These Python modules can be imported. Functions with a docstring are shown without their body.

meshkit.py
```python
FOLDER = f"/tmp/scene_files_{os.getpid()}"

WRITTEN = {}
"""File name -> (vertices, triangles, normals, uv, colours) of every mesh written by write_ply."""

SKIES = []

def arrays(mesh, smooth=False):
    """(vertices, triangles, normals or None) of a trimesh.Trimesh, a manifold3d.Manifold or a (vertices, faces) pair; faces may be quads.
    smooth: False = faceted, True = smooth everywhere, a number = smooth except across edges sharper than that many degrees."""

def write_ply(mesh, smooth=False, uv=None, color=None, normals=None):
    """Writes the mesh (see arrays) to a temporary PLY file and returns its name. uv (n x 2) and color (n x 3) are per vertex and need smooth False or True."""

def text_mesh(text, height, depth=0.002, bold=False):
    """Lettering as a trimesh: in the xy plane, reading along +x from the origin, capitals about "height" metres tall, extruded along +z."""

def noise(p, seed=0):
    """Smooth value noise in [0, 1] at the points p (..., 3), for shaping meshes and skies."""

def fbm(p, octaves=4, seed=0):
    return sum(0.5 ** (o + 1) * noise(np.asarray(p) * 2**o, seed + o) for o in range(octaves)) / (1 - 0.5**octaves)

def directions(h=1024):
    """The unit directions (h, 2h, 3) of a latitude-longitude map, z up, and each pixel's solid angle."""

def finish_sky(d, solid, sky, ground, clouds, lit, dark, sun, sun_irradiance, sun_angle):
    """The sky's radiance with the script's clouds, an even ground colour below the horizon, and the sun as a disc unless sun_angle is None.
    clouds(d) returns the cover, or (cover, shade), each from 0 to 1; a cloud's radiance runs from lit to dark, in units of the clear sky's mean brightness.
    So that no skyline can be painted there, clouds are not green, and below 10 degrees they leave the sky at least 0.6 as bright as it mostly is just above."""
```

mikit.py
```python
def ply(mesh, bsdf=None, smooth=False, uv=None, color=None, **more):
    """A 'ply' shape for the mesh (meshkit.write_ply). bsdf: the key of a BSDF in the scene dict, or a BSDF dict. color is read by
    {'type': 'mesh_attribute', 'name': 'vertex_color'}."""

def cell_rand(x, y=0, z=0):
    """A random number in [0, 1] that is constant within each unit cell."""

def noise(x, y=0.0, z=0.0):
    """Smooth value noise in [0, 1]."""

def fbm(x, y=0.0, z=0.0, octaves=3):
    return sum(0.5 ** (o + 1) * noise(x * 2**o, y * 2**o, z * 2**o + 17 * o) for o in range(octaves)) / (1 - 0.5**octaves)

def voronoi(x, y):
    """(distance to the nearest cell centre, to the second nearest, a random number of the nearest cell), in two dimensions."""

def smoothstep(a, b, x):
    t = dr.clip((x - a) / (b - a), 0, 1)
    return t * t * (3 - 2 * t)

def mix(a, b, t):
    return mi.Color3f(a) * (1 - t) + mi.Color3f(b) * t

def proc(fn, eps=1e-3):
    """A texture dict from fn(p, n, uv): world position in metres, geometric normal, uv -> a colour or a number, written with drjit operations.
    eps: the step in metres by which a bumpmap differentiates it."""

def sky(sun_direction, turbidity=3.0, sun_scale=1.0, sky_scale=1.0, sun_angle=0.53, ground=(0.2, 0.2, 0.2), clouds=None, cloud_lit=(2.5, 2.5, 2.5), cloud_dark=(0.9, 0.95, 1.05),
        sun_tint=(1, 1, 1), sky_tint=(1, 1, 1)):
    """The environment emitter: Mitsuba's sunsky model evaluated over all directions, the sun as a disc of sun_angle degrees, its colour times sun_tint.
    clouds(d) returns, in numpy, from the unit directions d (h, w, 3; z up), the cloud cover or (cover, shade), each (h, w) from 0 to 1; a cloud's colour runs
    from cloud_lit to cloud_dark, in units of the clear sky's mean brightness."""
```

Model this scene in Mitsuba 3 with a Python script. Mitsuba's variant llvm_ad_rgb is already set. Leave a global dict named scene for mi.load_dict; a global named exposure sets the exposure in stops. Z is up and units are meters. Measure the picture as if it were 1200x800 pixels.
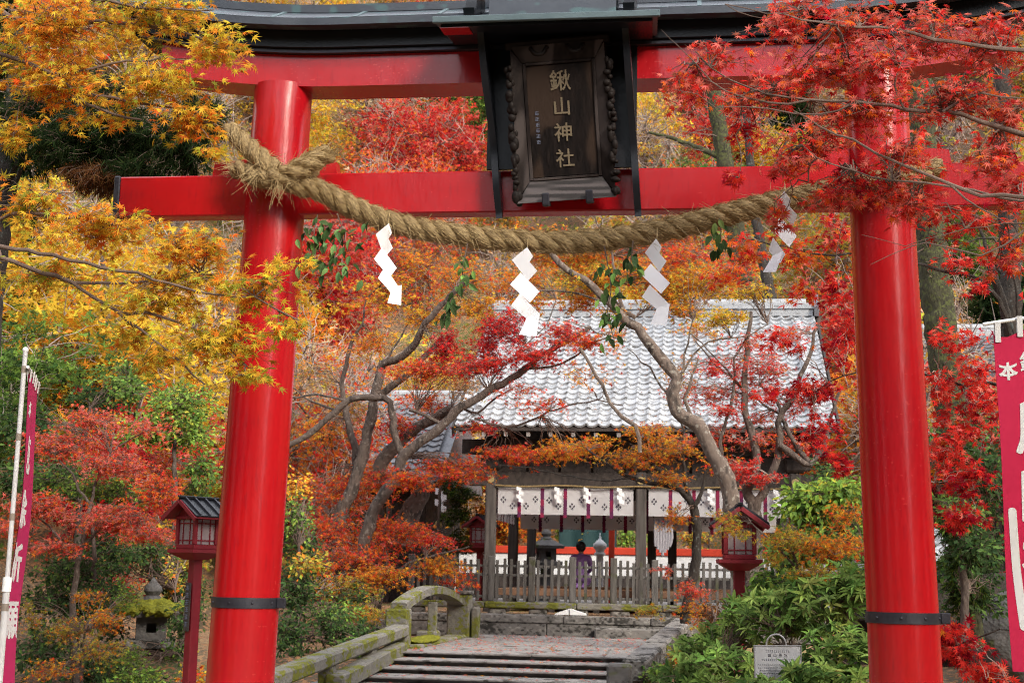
import math, numpy as np, trimesh, manifold3d, shapely
import drjit as dr, mitsuba as mi, mikit, meshkit
from mikit import proc, noise, fbm, voronoi, smoothstep, mix, cell_rand
T = mi.ScalarTransform4f
scene, labels = {}, {}
# ---------------------------------------------------------------- camera, light, exposure
YAW, PITCH, ROLL = -0.1302, 0.1611, 0.0197
EYE = np.array([1.0421, -11.5565, 1.65])
_f = np.array([math.sin(YAW) * math.cos(PITCH), math.cos(YAW) * math.cos(PITCH), math.sin(PITCH)])
_r = np.cross(_f, [0, 0, 1]); _r /= np.linalg.norm(_r); _u = np.cross(_r, _f)
_up = -math.sin(ROLL) * _r + math.cos(ROLL) * _u
scene['camera'] = {'type': 'thinlens', 'fov': 39.966, 'fov_axis': 'x', 'near_clip': 0.1, 'far_clip': 600.0, 'aperture_radius': 0.006, 'focus_distance': 12.2,
                   'to_world': T().look_at(origin=EYE.tolist(), target=(EYE + _f).tolist(), up=_up.tolist())}
scene['sky'] = mikit.sky((0.56, -0.66, 0.50), turbidity=3, sun_scale=0.34, sky_scale=1.0, sun_angle=20, sun_tint=(0.84, 0.97, 1.20), clouds=lambda d: 1.0,
                         cloud_lit=(1.82, 1.90, 2.05), cloud_dark=(0.9, 0.95, 1.05))
exposure = 3.55
# ---------------------------------------------------------------- keys, things, parts
def uniq(k):
    if k not in scene and k not in labels and not any(False for _ in ()):
        return k
    i = COUNT.get(k, 0) + 1
    COUNT[k] = i
    return f'{k}_{i:03d}'
COUNT = {}
USED = set()
def newkey(k):
    if k not in USED:
        USED.add(k); return k
    i = COUNT.get(k, 0) + 1
    COUNT[k] = i
    k = f'{k}_{i:03d}'; USED.add(k)
    return k
def thing(name, label, cat, group=None, kind=None):
    k = newkey(name)
    labels[k] = {'label': label, 'category': cat}
    if group: labels[k]['group'] = group
    if kind: labels[k]['kind'] = kind
    return k
def put(k, mesh, mat, smooth=30, **kw):
    scene[k] = mikit.ply(mesh, mat, smooth, **kw)
    return k
def part(parent, name, mesh, mat, smooth=30, label=None, kind=None, **kw):
    k = newkey(parent + '__' + name)
    scene[k] = mikit.ply(mesh, mat, smooth, **kw)
    if label or kind:
        labels[k] = {}
        if label: labels[k]['label'] = label
        if kind: labels[k]['kind'] = kind
    return k
def ref(parent, name, ply, m=None):
    k = newkey(parent + '__' + name)
    scene[k] = dict(ply) if m is None else {**ply, 'to_world': T(m)}
    return k
def structure(name, mesh, mat, label, smooth=30, **kw):
    k = newkey(name)
    scene[k] = mikit.ply(mesh, mat, smooth, **kw)
    labels[k] = {'label': label, 'category': name.replace('_', ' '), 'kind': 'structure'}
    return k
# ---------------------------------------------------------------- mesh helpers
def cat(ms): return trimesh.util.concatenate(ms)
def hull(pts): return trimesh.convex.convex_hull(np.asarray(pts, float))
def cb(c, s, b=0.006):
    """box with chamfered edges: centre, full size, chamfer"""
    h = np.asarray(s, float) / 2; b = min(b, h.min() * 0.45)
    P = []
    for x in (-1, 1):
        for y in (-1, 1):
            for z in (-1, 1):
                q = np.array([x, y, z]) * h
                for k in range(3):
                    d = np.array([x, y, z]) * b; d[k] = 0
                    P.append(q - d)
    return hull(np.array(P) + c)
def bx(x0, x1, y0, y1, z0, z1, b=0.006): return cb(((x0 + x1) / 2, (y0 + y1) / 2, (z0 + z1) / 2), (abs(x1 - x0), abs(y1 - y0), abs(z1 - z0)), b)
def orient(m, R=None, t=(0, 0, 0)):
    m = m.copy(); M = np.eye(4)
    if R is not None: M[:3, :3] = R
    M[:3, 3] = t; m.apply_transform(M); return m
def rot(ax, a): return trimesh.transformations.rotation_matrix(a, ax)[:3, :3]
def beam(a, b, w, h, ch=0.006, up=(0, 0, 1)):
    """box from a to b, w across, h along up"""
    a, b = np.asarray(a, float), np.asarray(b, float); d = b - a; L = np.linalg.norm(d); d /= L
    s = np.cross(d, up); s /= np.linalg.norm(s); u = np.cross(s, d)
    return orient(cb((0, 0, 0), (L, w, h), ch), np.stack([d, s, u], 1), (a + b) / 2)
def smoothline(pts, step=None, n=None, jit=0, rng=None):
    p = np.asarray(pts, float)
    if len(p) > 2:
        q = np.vstack([2 * p[0] - p[1], p, 2 * p[-1] - p[-2]]); out = []
        for i in range(len(p) - 1):
            L = np.linalg.norm(p[i + 1] - p[i]); k = max(2, int(L / step)) if step else n
            t = np.linspace(0, 1, k, endpoint=False)[:, None]
            a, b, c, d = q[i], q[i + 1], q[i + 2], q[i + 3]
            out.append(0.5 * (2 * b + (c - a) * t + (2 * a - 5 * b + 4 * c - d) * t ** 2 + (3 * b - a - 3 * c + d) * t ** 3))
        p = np.vstack(out + [p[-1:]])
    elif step:
        k = max(2, int(np.linalg.norm(p[1] - p[0]) / step)); p = p[0] + (p[1] - p[0]) * np.linspace(0, 1, k + 1)[:, None]
    if jit: p[1:-1] += rng.normal(0, jit, p[1:-1].shape)
    return p
def frames(p):
    t = np.gradient(p, axis=0); t /= np.linalg.norm(t, axis=1, keepdims=True) + 1e-12
    a = np.zeros_like(p); ref = np.array([0.3, 0.2, 1.0]) if abs(t[0][2]) < 0.85 else np.array([1.0, 0.3, 0])
    a[0] = np.cross(t[0], ref); a[0] /= np.linalg.norm(a[0])
    for i in range(1, len(p)):
        v = a[i - 1] - t[i] * (a[i - 1] @ t[i]); a[i] = v / (np.linalg.norm(v) + 1e-12)
    return t, a, np.cross(t, a)
def tube(p, r, sides=8, cap=True, lump=0, rng=None):
    p = np.asarray(p, float); r = np.broadcast_to(r, (len(p),)).astype(float)
    t, a, b = frames(p); ang = np.arange(sides) * 2 * np.pi / sides
    rr = r[:, None] * np.ones(sides)
    if lump: rr = rr * (1 + rng.normal(0, lump, rr.shape))
    v = p[:, None] + rr[..., None] * (np.cos(ang)[None, :, None] * a[:, None] + np.sin(ang)[None, :, None] * b[:, None])
    i, j = np.meshgrid(np.arange(len(p) - 1), np.arange(sides), indexing='ij'); j2 = (j + 1) % sides
    q = np.stack([i * sides + j, i * sides + j2, (i + 1) * sides + j2, (i + 1) * sides + j], -1).reshape(-1, 4)
    f = np.vstack([q[:, [0, 1, 2]], q[:, [0, 2, 3]]]); V = v.reshape(-1, 3); n = len(V)
    if cap:
        V = np.vstack([V, p[:1], p[-1:]]); k = np.arange(sides); e = (len(p) - 1) * sides
        f = np.vstack([f, np.stack([np.full(sides, n), (k + 1) % sides, k], 1), np.stack([np.full(sides, n + 1), e + k, e + (k + 1) % sides], 1)])
    return trimesh.Trimesh(V, f, process=False)
def twigmesh(L):
    """many thin 3-sided tubes at once: L = list of (pts (k,3), r0, r1), equal k"""
    p = np.array([x[0] for x in L]); N, k, _ = p.shape; r0 = np.array([x[1] for x in L]); r1 = np.array([x[2] for x in L])
    t = np.gradient(p, axis=1); t /= np.linalg.norm(t, axis=2, keepdims=True) + 1e-9
    a = np.cross(t, np.where(np.abs(t[..., 2:]) < 0.9, [0, 0, 1.0], [1.0, 0, 0])); a /= np.linalg.norm(a, axis=2, keepdims=True) + 1e-9
    b = np.cross(t, a); r = r0[:, None] + (r1 - r0)[:, None] * np.linspace(0, 1, k)
    ang = np.arange(3) * 2 * np.pi / 3
    v = p[:, :, None] + r[..., None, None] * (np.cos(ang)[:, None] * a[:, :, None] + np.sin(ang)[:, None] * b[:, :, None])
    i, j = np.meshgrid(np.arange(k - 1), np.arange(3), indexing='ij'); j2 = (j + 1) % 3
    q = np.stack([i * 3 + j, i * 3 + j2, (i + 1) * 3 + j2, (i + 1) * 3 + j], -1).reshape(-1, 4)
    f = np.vstack([q[:, [0, 1, 2]], q[:, [0, 2, 3]]])
    F = (f[None] + (np.arange(N) * 3 * k)[:, None, None]).reshape(-1, 3)
    return trimesh.Trimesh(v.reshape(-1, 3), F, process=False)
def lathe(prof, n=24, c=(0, 0, 0)):
    m = trimesh.creation.revolve(np.array(prof, float), sections=n); m.apply_translation(c); return m
def prism(poly, d, R=None, t=(0, 0, 0)):
    if not isinstance(poly, (shapely.Polygon, shapely.MultiPolygon)): poly = shapely.Polygon(poly)
    ms = [trimesh.creation.extrude_polygon(g, d, engine='earcut') for g in getattr(poly, 'geoms', [poly])]
    return orient(cat(ms), R, t)
XZ = np.array([[1, 0, 0], [0, 0, -1], [0, 1, 0]], float)       # polygon (x,z), extruded towards -y
YZ = np.array([[0, 0, 1], [1, 0, 0], [0, 1, 0]], float)        # polygon (y,z), extruded towards +x
GLYPHS = {'kuwa': [[[[4,49],[2,58],[11,67],[18,82],[21,82],[25,79],[24,74],[35,64],[36,65],[34,70],[59,80],[65,74],[54,69],[54,53],[63,52],[64,60],[71,60],[71,80],[78,81],[79,42],[81,42],[85,60],[88,61],[93,59],[85,34],[79,35],[84,13],[89,3],[94,-2],[90,-10],[82,-2],[76,13],[76,17],[75,17],[67,-2],[60,-10],[55,-5],[53,-10],[46,-10],[45,22],[38,8],[34,6],[33,1],[9,-6],[4,-6],[3,2],[16,6],[16,9],[11,7],[8,8],[8,15],[6,22],[6,27],[11,29],[14,19],[14,13],[16,13],[16,32],[4,32],[4,40],[16,40],[16,48],[8,50]],[[55,36],[65,24],[65,21],[62,17],[59,17],[57,22],[54,23],[55,-1],[62,6],[69,23],[71,35],[71,49],[69,49],[69,44],[64,33],[58,35],[61,44],[54,44]],[[24,31],[23,17],[25,17],[26,27],[28,30],[33,28],[33,23],[31,18],[31,15],[33,15],[39,26],[44,41],[44,44],[35,44],[35,52],[46,52],[46,65],[36,63],[32,55],[32,49],[23,49],[23,40],[34,40],[34,32]],[[30,11],[29,9],[32,9],[32,11]],[[18,66],[15,57],[29,58],[20,67]],[[25,9],[23,10],[23,7],[25,7]]]], 'yama': [[[[9,-1],[9,61],[19,61],[20,7],[43,7],[44,81],[53,80],[53,7],[77,7],[77,61],[78,62],[87,61],[87,-9],[77,-9],[76,-2]]]], 'kami': [[[[2,26],[3,29],[9,32],[18,41],[27,54],[26,56],[4,57],[4,65],[21,65],[21,68],[14,76],[14,78],[18,81],[22,81],[29,72],[30,67],[28,67],[28,65],[36,65],[39,62],[40,62],[40,66],[60,66],[61,82],[69,81],[69,66],[90,65],[90,14],[81,14],[80,17],[69,17],[68,-10],[60,-9],[60,17],[50,17],[49,13],[40,13],[40,25],[38,25],[38,23],[34,20],[27,29],[26,-9],[18,-10],[17,27],[15,27],[7,19],[5,20]],[[69,27],[81,26],[81,37],[79,38],[70,38],[69,36]],[[69,47],[81,46],[81,57],[69,57]],[[49,27],[60,26],[60,38],[49,38]],[[49,47],[60,46],[60,57],[49,57]],[[28,42],[36,31],[40,29],[40,60],[38,60],[35,51]]]], 'yashiro': [[[[36,3],[61,3],[61,42],[41,42],[40,50],[61,51],[61,81],[70,82],[71,51],[91,51],[91,42],[71,42],[71,3],[93,3],[93,-6],[36,-6]]],[[[4,20],[2,28],[9,32],[22,45],[28,54],[27,56],[4,57],[4,65],[22,65],[20,71],[14,77],[15,79],[21,82],[31,70],[31,67],[29,67],[29,65],[37,65],[40,63],[40,59],[29,41],[42,28],[42,26],[36,20],[29,29],[27,29],[26,-10],[18,-9],[18,27],[16,27],[7,19]]]], 'yaku': [[[[29,2],[30,60],[82,59],[82,25],[81,22],[76,18],[53,17],[49,25],[49,28],[51,30],[69,30],[69,47],[42,47],[42,6],[44,4],[79,4],[81,6],[82,17],[86,19],[95,14],[94,3],[89,-6],[82,-9],[41,-9],[32,-5]]],[[[1,-6],[1,-2],[8,13],[10,25],[12,79],[92,78],[93,69],[91,66],[24,66],[24,32],[19,3],[12,-11],[8,-11]]]], 'jo': [[[[4,-8],[5,79],[31,80],[35,78],[38,75],[38,73],[31,58],[32,55],[45,63],[55,73],[62,84],[71,82],[73,79],[72,74],[82,64],[96,56],[96,51],[90,45],[86,45],[85,42],[71,41],[71,36],[94,35],[95,33],[94,24],[83,23],[83,21],[92,10],[96,3],[96,0],[86,-5],[83,-2],[79,7],[72,15],[71,-3],[69,-8],[64,-11],[50,-12],[47,-10],[45,-1],[39,-6],[37,-6],[29,0],[30,4],[35,8],[43,22],[42,23],[37,23],[35,17],[32,14],[28,12],[17,12],[16,-11],[5,-11]],[[54,55],[55,54],[73,55],[64,64]],[[28,51],[35,36],[58,36],[58,42],[43,42],[42,45],[36,44],[31,51]],[[46,2],[58,1],[58,23],[53,23],[55,20],[55,17]],[[18,43],[17,24],[24,24],[24,34],[21,41]],[[17,58],[19,57],[21,67],[17,67]]]], 'ki': [[[[5,17],[0,28],[9,34],[24,51],[24,54],[5,54],[3,56],[4,67],[18,67],[18,70],[12,76],[12,78],[18,83],[23,83],[32,72],[33,67],[38,67],[42,64],[43,72],[46,74],[69,78],[81,83],[85,83],[92,76],[92,72],[88,70],[57,63],[56,61],[56,52],[95,51],[94,39],[81,38],[80,-11],[68,-10],[68,39],[56,39],[56,26],[53,8],[50,-1],[44,-11],[41,-11],[33,-5],[39,8],[41,20],[35,18],[31,23],[29,23],[29,-10],[26,-12],[19,-12],[16,-10],[16,22],[12,21],[8,17]],[[32,42],[41,31],[43,31],[43,58],[41,58],[37,48]]]], 'gan': [[[[1,-5],[1,0],[3,2],[6,18],[7,78],[93,78],[94,76],[93,68],[77,68],[75,64],[91,62],[91,8],[85,6],[96,-4],[95,-7],[87,-11],[76,1],[73,2],[74,7],[70,7],[70,3],[64,-3],[57,-8],[49,-11],[43,-5],[44,-2],[48,0],[44,1],[40,13],[39,-5],[35,-10],[24,-11],[22,-9],[21,-3],[13,0],[9,-9]],[[62,18],[81,17],[81,23],[62,23]],[[62,33],[80,32],[81,33],[81,38],[62,38]],[[62,48],[80,47],[81,48],[81,53],[62,53]],[[40,68],[38,62],[50,62],[50,23],[46,22],[51,13],[52,62],[64,63],[65,67]],[[53,3],[57,5],[57,7],[53,7]],[[39,20],[43,21],[43,23],[39,23]],[[28,33],[40,32],[40,38],[28,38]],[[29,53],[28,47],[40,47],[40,53]],[[23,0],[29,-1],[29,14],[27,14]],[[23,22],[28,20],[29,21],[28,23]],[[17,62],[27,62],[28,68],[17,68]],[[15,12],[17,11],[20,22],[18,23],[17,26],[16,25]]]], 'hon': [[[[1,11],[1,15],[8,19],[18,29],[30,49],[29,50],[4,50],[3,61],[5,63],[41,63],[41,82],[54,83],[55,63],[91,63],[93,61],[92,50],[66,49],[69,41],[77,30],[96,14],[95,11],[88,4],[84,5],[78,10],[76,7],[55,7],[55,-10],[52,-12],[44,-12],[41,-10],[41,7],[20,7],[18,10],[12,5],[7,4]],[[55,21],[67,21],[56,38],[55,37]],[[28,21],[41,20],[41,39],[39,39],[35,30]]]], 'chin': [[[[1,55],[1,58],[5,60],[13,69],[21,83],[28,81],[28,74],[39,66],[40,66],[41,73],[60,73],[61,82],[71,82],[71,73],[91,73],[92,72],[91,63],[69,63],[68,62],[88,61],[88,19],[94,18],[94,8],[83,8],[82,7],[94,-2],[93,-6],[89,-11],[86,-11],[78,-3],[68,3],[69,8],[64,8],[63,4],[42,-11],[40,-11],[37,-8],[33,-1],[10,-7],[5,-7],[3,-3],[3,3],[10,4],[10,5],[8,9],[8,15],[5,27],[8,29],[14,29],[15,21],[16,21],[17,30],[4,31],[3,39],[4,41],[17,41],[17,47],[8,48],[5,47]],[[54,40],[77,39],[78,40],[76,42],[55,42]],[[54,51],[77,50],[78,51],[55,52]],[[77,18],[77,20],[54,19],[55,18]],[[77,29],[77,31],[54,30],[55,29]],[[28,47],[27,41],[39,41],[40,33],[39,31],[35,31],[35,30],[39,28],[37,18],[43,18],[43,59],[44,61],[56,61],[57,63],[42,63],[42,60],[37,54],[37,49]],[[40,6],[42,3],[45,4],[48,8],[41,8]],[[36,13],[35,11],[36,10],[37,12]],[[18,59],[19,58],[30,59],[26,64],[23,65]],[[27,23],[29,22],[30,31],[27,30]],[[16,8],[16,6],[17,7]],[[13,7],[13,5],[14,6]]]]}
def glyph(name, h, d=0.004):
    """the character as a thin relief, h high, centred, in the xz plane facing -y"""
    s = h / 100.0
    P = shapely.union_all([shapely.Polygon(g[0], g[1:]).buffer(0) for g in GLYPHS[name]])
    P = shapely.affinity.affine_transform(P, [s, 0, 0, s, -48 * s, -36 * s])
    return prism(P, d, XZ)
# ---------------------------------------------------------------- materials
def RGB(c): return {'type': 'rgb', 'value': list(c)}
def mat(name, col, rough=0.6, bump=None, bscale=0.004, **kw):
    b = {'type': 'principled', 'base_color': proc(col) if callable(col) else RGB(col), 'roughness': proc(rough) if callable(rough) else rough, **kw}
    if bump: b = {'type': 'bumpmap', 'tex': proc(bump, 2e-3), 'scale': bscale, 'bsdf': b}
    scene[name] = b if not kw.get('two') else {'type': 'twosided', 'b': b}
def c_red(p, n, uv):
    g = noise(p.x * 3, p.y * 3, p.z * 1.1); c = mix((0.41, 0.0032, 0.0055), (0.33, 0.0026, 0.009), g)
    f = noise(p.x * 40, p.y * 40, p.z * 50); c = mix(c, (0.52, 0.06, 0.055), 0.45 * smoothstep(0.84, 0.88, f) * smoothstep(0.5, 0.6, g))
    return mix(c, (0.25, 0.003, 0.009), 0.35 * smoothstep(0.66, 0.9, noise(p.x * 60, p.y * 60, p.z * 6)))
mat('red_paint', c_red, 0.22, lambda p, n, uv: 0.35 * noise(p.x * 60, p.y * 60, p.z * 9) + noise(p.x * 9, p.y * 9, p.z * 4), 0.0020, specular=0.5, clearcoat=0.5, clearcoat_gloss=0.95)
mat('lantern_red', lambda p, n, uv: mix((0.2167, 0.004335, 0.01445), (0.1445, 0.005058, 0.01156), fbm(p.x * 9, p.y * 9, p.z * 5)), 0.55)
mat('vermilion', lambda p, n, uv: mix((0.5419, 0.04335, 0.01445), (0.448, 0.03613, 0.01445), fbm(p.x * 6, p.y * 6, p.z * 6)), 0.5)
mat('black_lacquer', lambda p, n, uv: mix((0.006, 0.0066, 0.0096), (0.012, 0.0126, 0.0168), fbm(p.x * 8, p.y * 8, p.z * 3)), 0.34, specular=0.3)
mat('steel_band', lambda p, n, uv: mix((0.0245, 0.0245, 0.035), (0.0525, 0.0525, 0.0665), fbm(p.x * 22, p.y * 22, p.z * 22)), 0.45, metallic=0.5)
mat('copper_sheet', lambda p, n, uv: mix(mix((0.0396, 0.04554, 0.0594), (0.06732, 0.07524, 0.09108), fbm(p.x * 5, p.y * 9, p.z * 9)), (0.06336, 0.1069, 0.1148), smoothstep(0.6, 0.8, noise(p.x * 9, p.y * 14, p.z * 14))), 0.42, metallic=0.35)
mat('copper_patina', lambda p, n, uv: mix((0.0585, 0.09, 0.1035), (0.099, 0.1395, 0.153), fbm(p.x * 9, p.y * 15, p.z * 15)), 0.5, metallic=0.2)
def grain(p, a, b, fx, fz): return mix(a, b, smoothstep(0.2, 0.8, fbm(p.x * fx, p.y * fx, p.z * fz, 2)))
mat('plaque_wood', lambda p, n, uv: mix(grain(p, (0.00768, 0.00512, 0.00512), (0.02048, 0.01472, 0.01344), 26, 2.5), (0.0544, 0.04352, 0.04224), smoothstep(0.62, 0.78, noise(p.x * 7, p.y * 7, p.z * 1.5))), 0.62, specular=0.12)
mat('plaque_panel', lambda p, n, uv: mix(grain(p, (0.00544, 0.00374, 0.00374), (0.01224, 0.00816, 0.00748), 34, 2.0), (0.034, 0.02108, 0.01564), smoothstep(0.60, 0.72, noise(p.x * 9 + 3, p.y * 9, p.z * 1.1))), 0.6, lambda p, n, uv: fbm(p.x * 70, p.y * 70, p.z * 5), 0.005, specular=0.12)
mat('carved_wood', lambda p, n, uv: mix((0.00704, 0.00512, 0.00512), (0.0192, 0.01472, 0.01344), fbm(p.x * 14, p.y * 14, p.z * 9)), 0.6, specular=0.12)
mat('bottom_board', lambda p, n, uv: mix((0.0252, 0.02088, 0.02088), (0.0936, 0.0792, 0.08136), smoothstep(0.3, 0.7, noise(p.x * 4 + 1.5 * fbm(p.x * 4, p.y * 4, p.z * 4), p.y * 4, p.z * 34))), 0.55, specular=0.2)
mat('grey_wood', lambda p, n, uv: grain(p, (0.06011, 0.05481, 0.05127), (0.1202, 0.1114, 0.1061), 30, 3), 0.8)
mat('grey_wood_worn', lambda p, n, uv: mix(grain(p, (0.05236, 0.04675, 0.04114), (0.101, 0.09166, 0.08418), 30, 3), (0.04488, 0.04862, 0.0187), 0.8 * smoothstep(0.58, 0.75, fbm(p.x * 9, p.y * 9, p.z * 5))), 0.85)
mat('post_wood', lambda p, n, uv: grain(p, (0.0459, 0.0378, 0.03564), (0.0918, 0.07826, 0.07294), 26, 1.6), 0.75)
mat('dark_wood', lambda p, n, uv: grain(p, (0.0225, 0.0165, 0.015), (0.0525, 0.039, 0.0345), 16, 7), 0.75)
mat('brown_wood', lambda p, n, uv: grain(p, (0.096, 0.048, 0.027), (0.162, 0.084, 0.048), 9, 9), 0.6)
mat('tan_wood', lambda p, n, uv: grain(p, (0.42, 0.27, 0.12), (0.55, 0.36, 0.18), 9, 9), 0.6)
def c_stone(p, n, uv):
    a = fbm(p.x * 5, p.y * 5, p.z * 5, 4); b = fbm(p.x * 21 + 4, p.y * 21, p.z * 21, 2)
    c = mix((0.0765, 0.0697, 0.0663), (0.2295, 0.2125, 0.1997), 0.6 * a + 0.4 * b); c = mix(c, (0.306, 0.2975, 0.2805), 0.55 * smoothstep(0.60, 0.72, b) * smoothstep(0.45, 0.6, a))
    return mix(c, (0.02975, 0.0272, 0.0238), smoothstep(0.50, 0.36, 0.55 * a + 0.45 * b))
def b_stone(p, n, uv): return fbm(p.x * 24, p.y * 24, p.z * 24, 2)
mat('stone', c_stone, 0.85, b_stone, 0.02)
mat('step_stone', lambda p, n, uv: mix(mix((0.1464, 0.1324, 0.1255), (0.2509, 0.2335, 0.223), fbm(p.x * 5, p.y * 5, p.z * 5, 4)), (0.0697, 0.06273, 0.05576), smoothstep(0.55, 0.75, fbm(p.x * 8 + 5, p.y * 8, p.z * 8, 3))), 0.8, b_stone, 0.016)
mat('moss', lambda p, n, uv: mix((0.0765, 0.085, 0.0085), (0.238, 0.2295, 0.01275), fbm(p.x * 22, p.y * 22, p.z * 22, 3)), 0.95, lambda p, n, uv: fbm(p.x * 45, p.y * 45, p.z * 45, 3), 0.03)
def c_mossy(p, n, uv):
    a = fbm(p.x * 5, p.y * 5, p.z * 4 + 3, 3); b = fbm(p.x * 27, p.y * 27, p.z * 27, 3)
    return mix(mix((0.085, 0.078, 0.07), (0.24, 0.225, 0.20), b), mix((0.045, 0.055, 0.006), (0.17, 0.165, 0.018), b), smoothstep(0.47, 0.58, 0.6 * a + 0.4 * b))
mat('mossy_stone', c_mossy, 0.92, lambda p, n, uv: fbm(p.x * 30, p.y * 30, p.z * 30, 2), 0.022)
mat('dark_stone', lambda p, n, uv: mix(mix((0.0425, 0.03995, 0.03825), (0.136, 0.1275, 0.1275), fbm(p.x * 9, p.y * 9, p.z * 9, 4)), (0.0595, 0.068, 0.01275), 0.8 * smoothstep(0.6, 0.75, fbm(p.x * 6 + 3, p.y * 6, p.z * 6))), 0.85, b_stone, 0.02)
for _i, _k in enumerate((0.90, 1.0, 1.08)):
    mat(f'roof_tile_{_i}', (lambda k: lambda p, n, uv: mi.Color3f(k) * mix(mix((0.28, 0.29, 0.31), (0.44, 0.45, 0.475), fbm(p.x * 5, p.y * 5, p.z * 5)), (0.19, 0.19, 0.195), smoothstep(0.62, 0.8, noise(p.x * 13, p.y * 13, p.z * 13))))(_k), 0.38, specular=0.8, metallic=0.15)
mat('dark_tile', lambda p, n, uv: mix((0.08, 0.08, 0.092), (0.16, 0.16, 0.18), fbm(p.x * 6, p.y * 6, p.z * 6)), 0.45)
mat('straw', lambda p, n, uv: mix((0.1156, 0.06864, 0.02601), (0.3612, 0.2564, 0.1193), fbm(p.x * 45, p.y * 45, p.z * 60, 2)), 0.75, lambda p, n, uv: fbm(p.x * 90, p.y * 90, p.z * 140, 2), 0.004)
mat('straw_pale', lambda p, n, uv: mix((0.1904, 0.119, 0.0476), (0.5032, 0.3808, 0.1972), noise(p.x * 48, p.y * 48, p.z * 48)), 0.7)
scene['paper'] = {'type': 'twosided', 'b': {'type': 'principled', 'base_color': RGB((0.80, 0.80, 0.84)), 'roughness': 0.7}}
scene['cloth_white'] = {'type': 'principledthin', 'base_color': RGB((0.74, 0.72, 0.76)), 'roughness': 0.8, 'diff_trans': 0.8, 'spec_trans': 0.0}
mat('cloth_red', lambda p, n, uv: mix((0.38, 0.006, 0.042), (0.43, 0.009, 0.050), fbm(p.x * 4, p.y * 4, p.z * 2)), 0.75, specular=0.25)
mat('drape_grey', (0.30, 0.285, 0.32), 0.8)
mat('cloth_crimson', lambda p, n, uv: mix((0.33, 0.007, 0.070), (0.40, 0.010, 0.085), fbm(p.x * 4, p.y * 4, p.z * 2)), 0.6)
mat('strap', lambda p, n, uv: mix((0.20, 0.006, 0.045), (0.085, 0.006, 0.05), smoothstep(0.4, 0.6, noise(p.x * 4, p.y * 4, p.z * 7))), 0.8)
mat('crest_print', (0.07, 0.065, 0.085), 0.85)
mat('white_print', (0.5202, 0.5057, 0.5057), 0.7)
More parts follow.
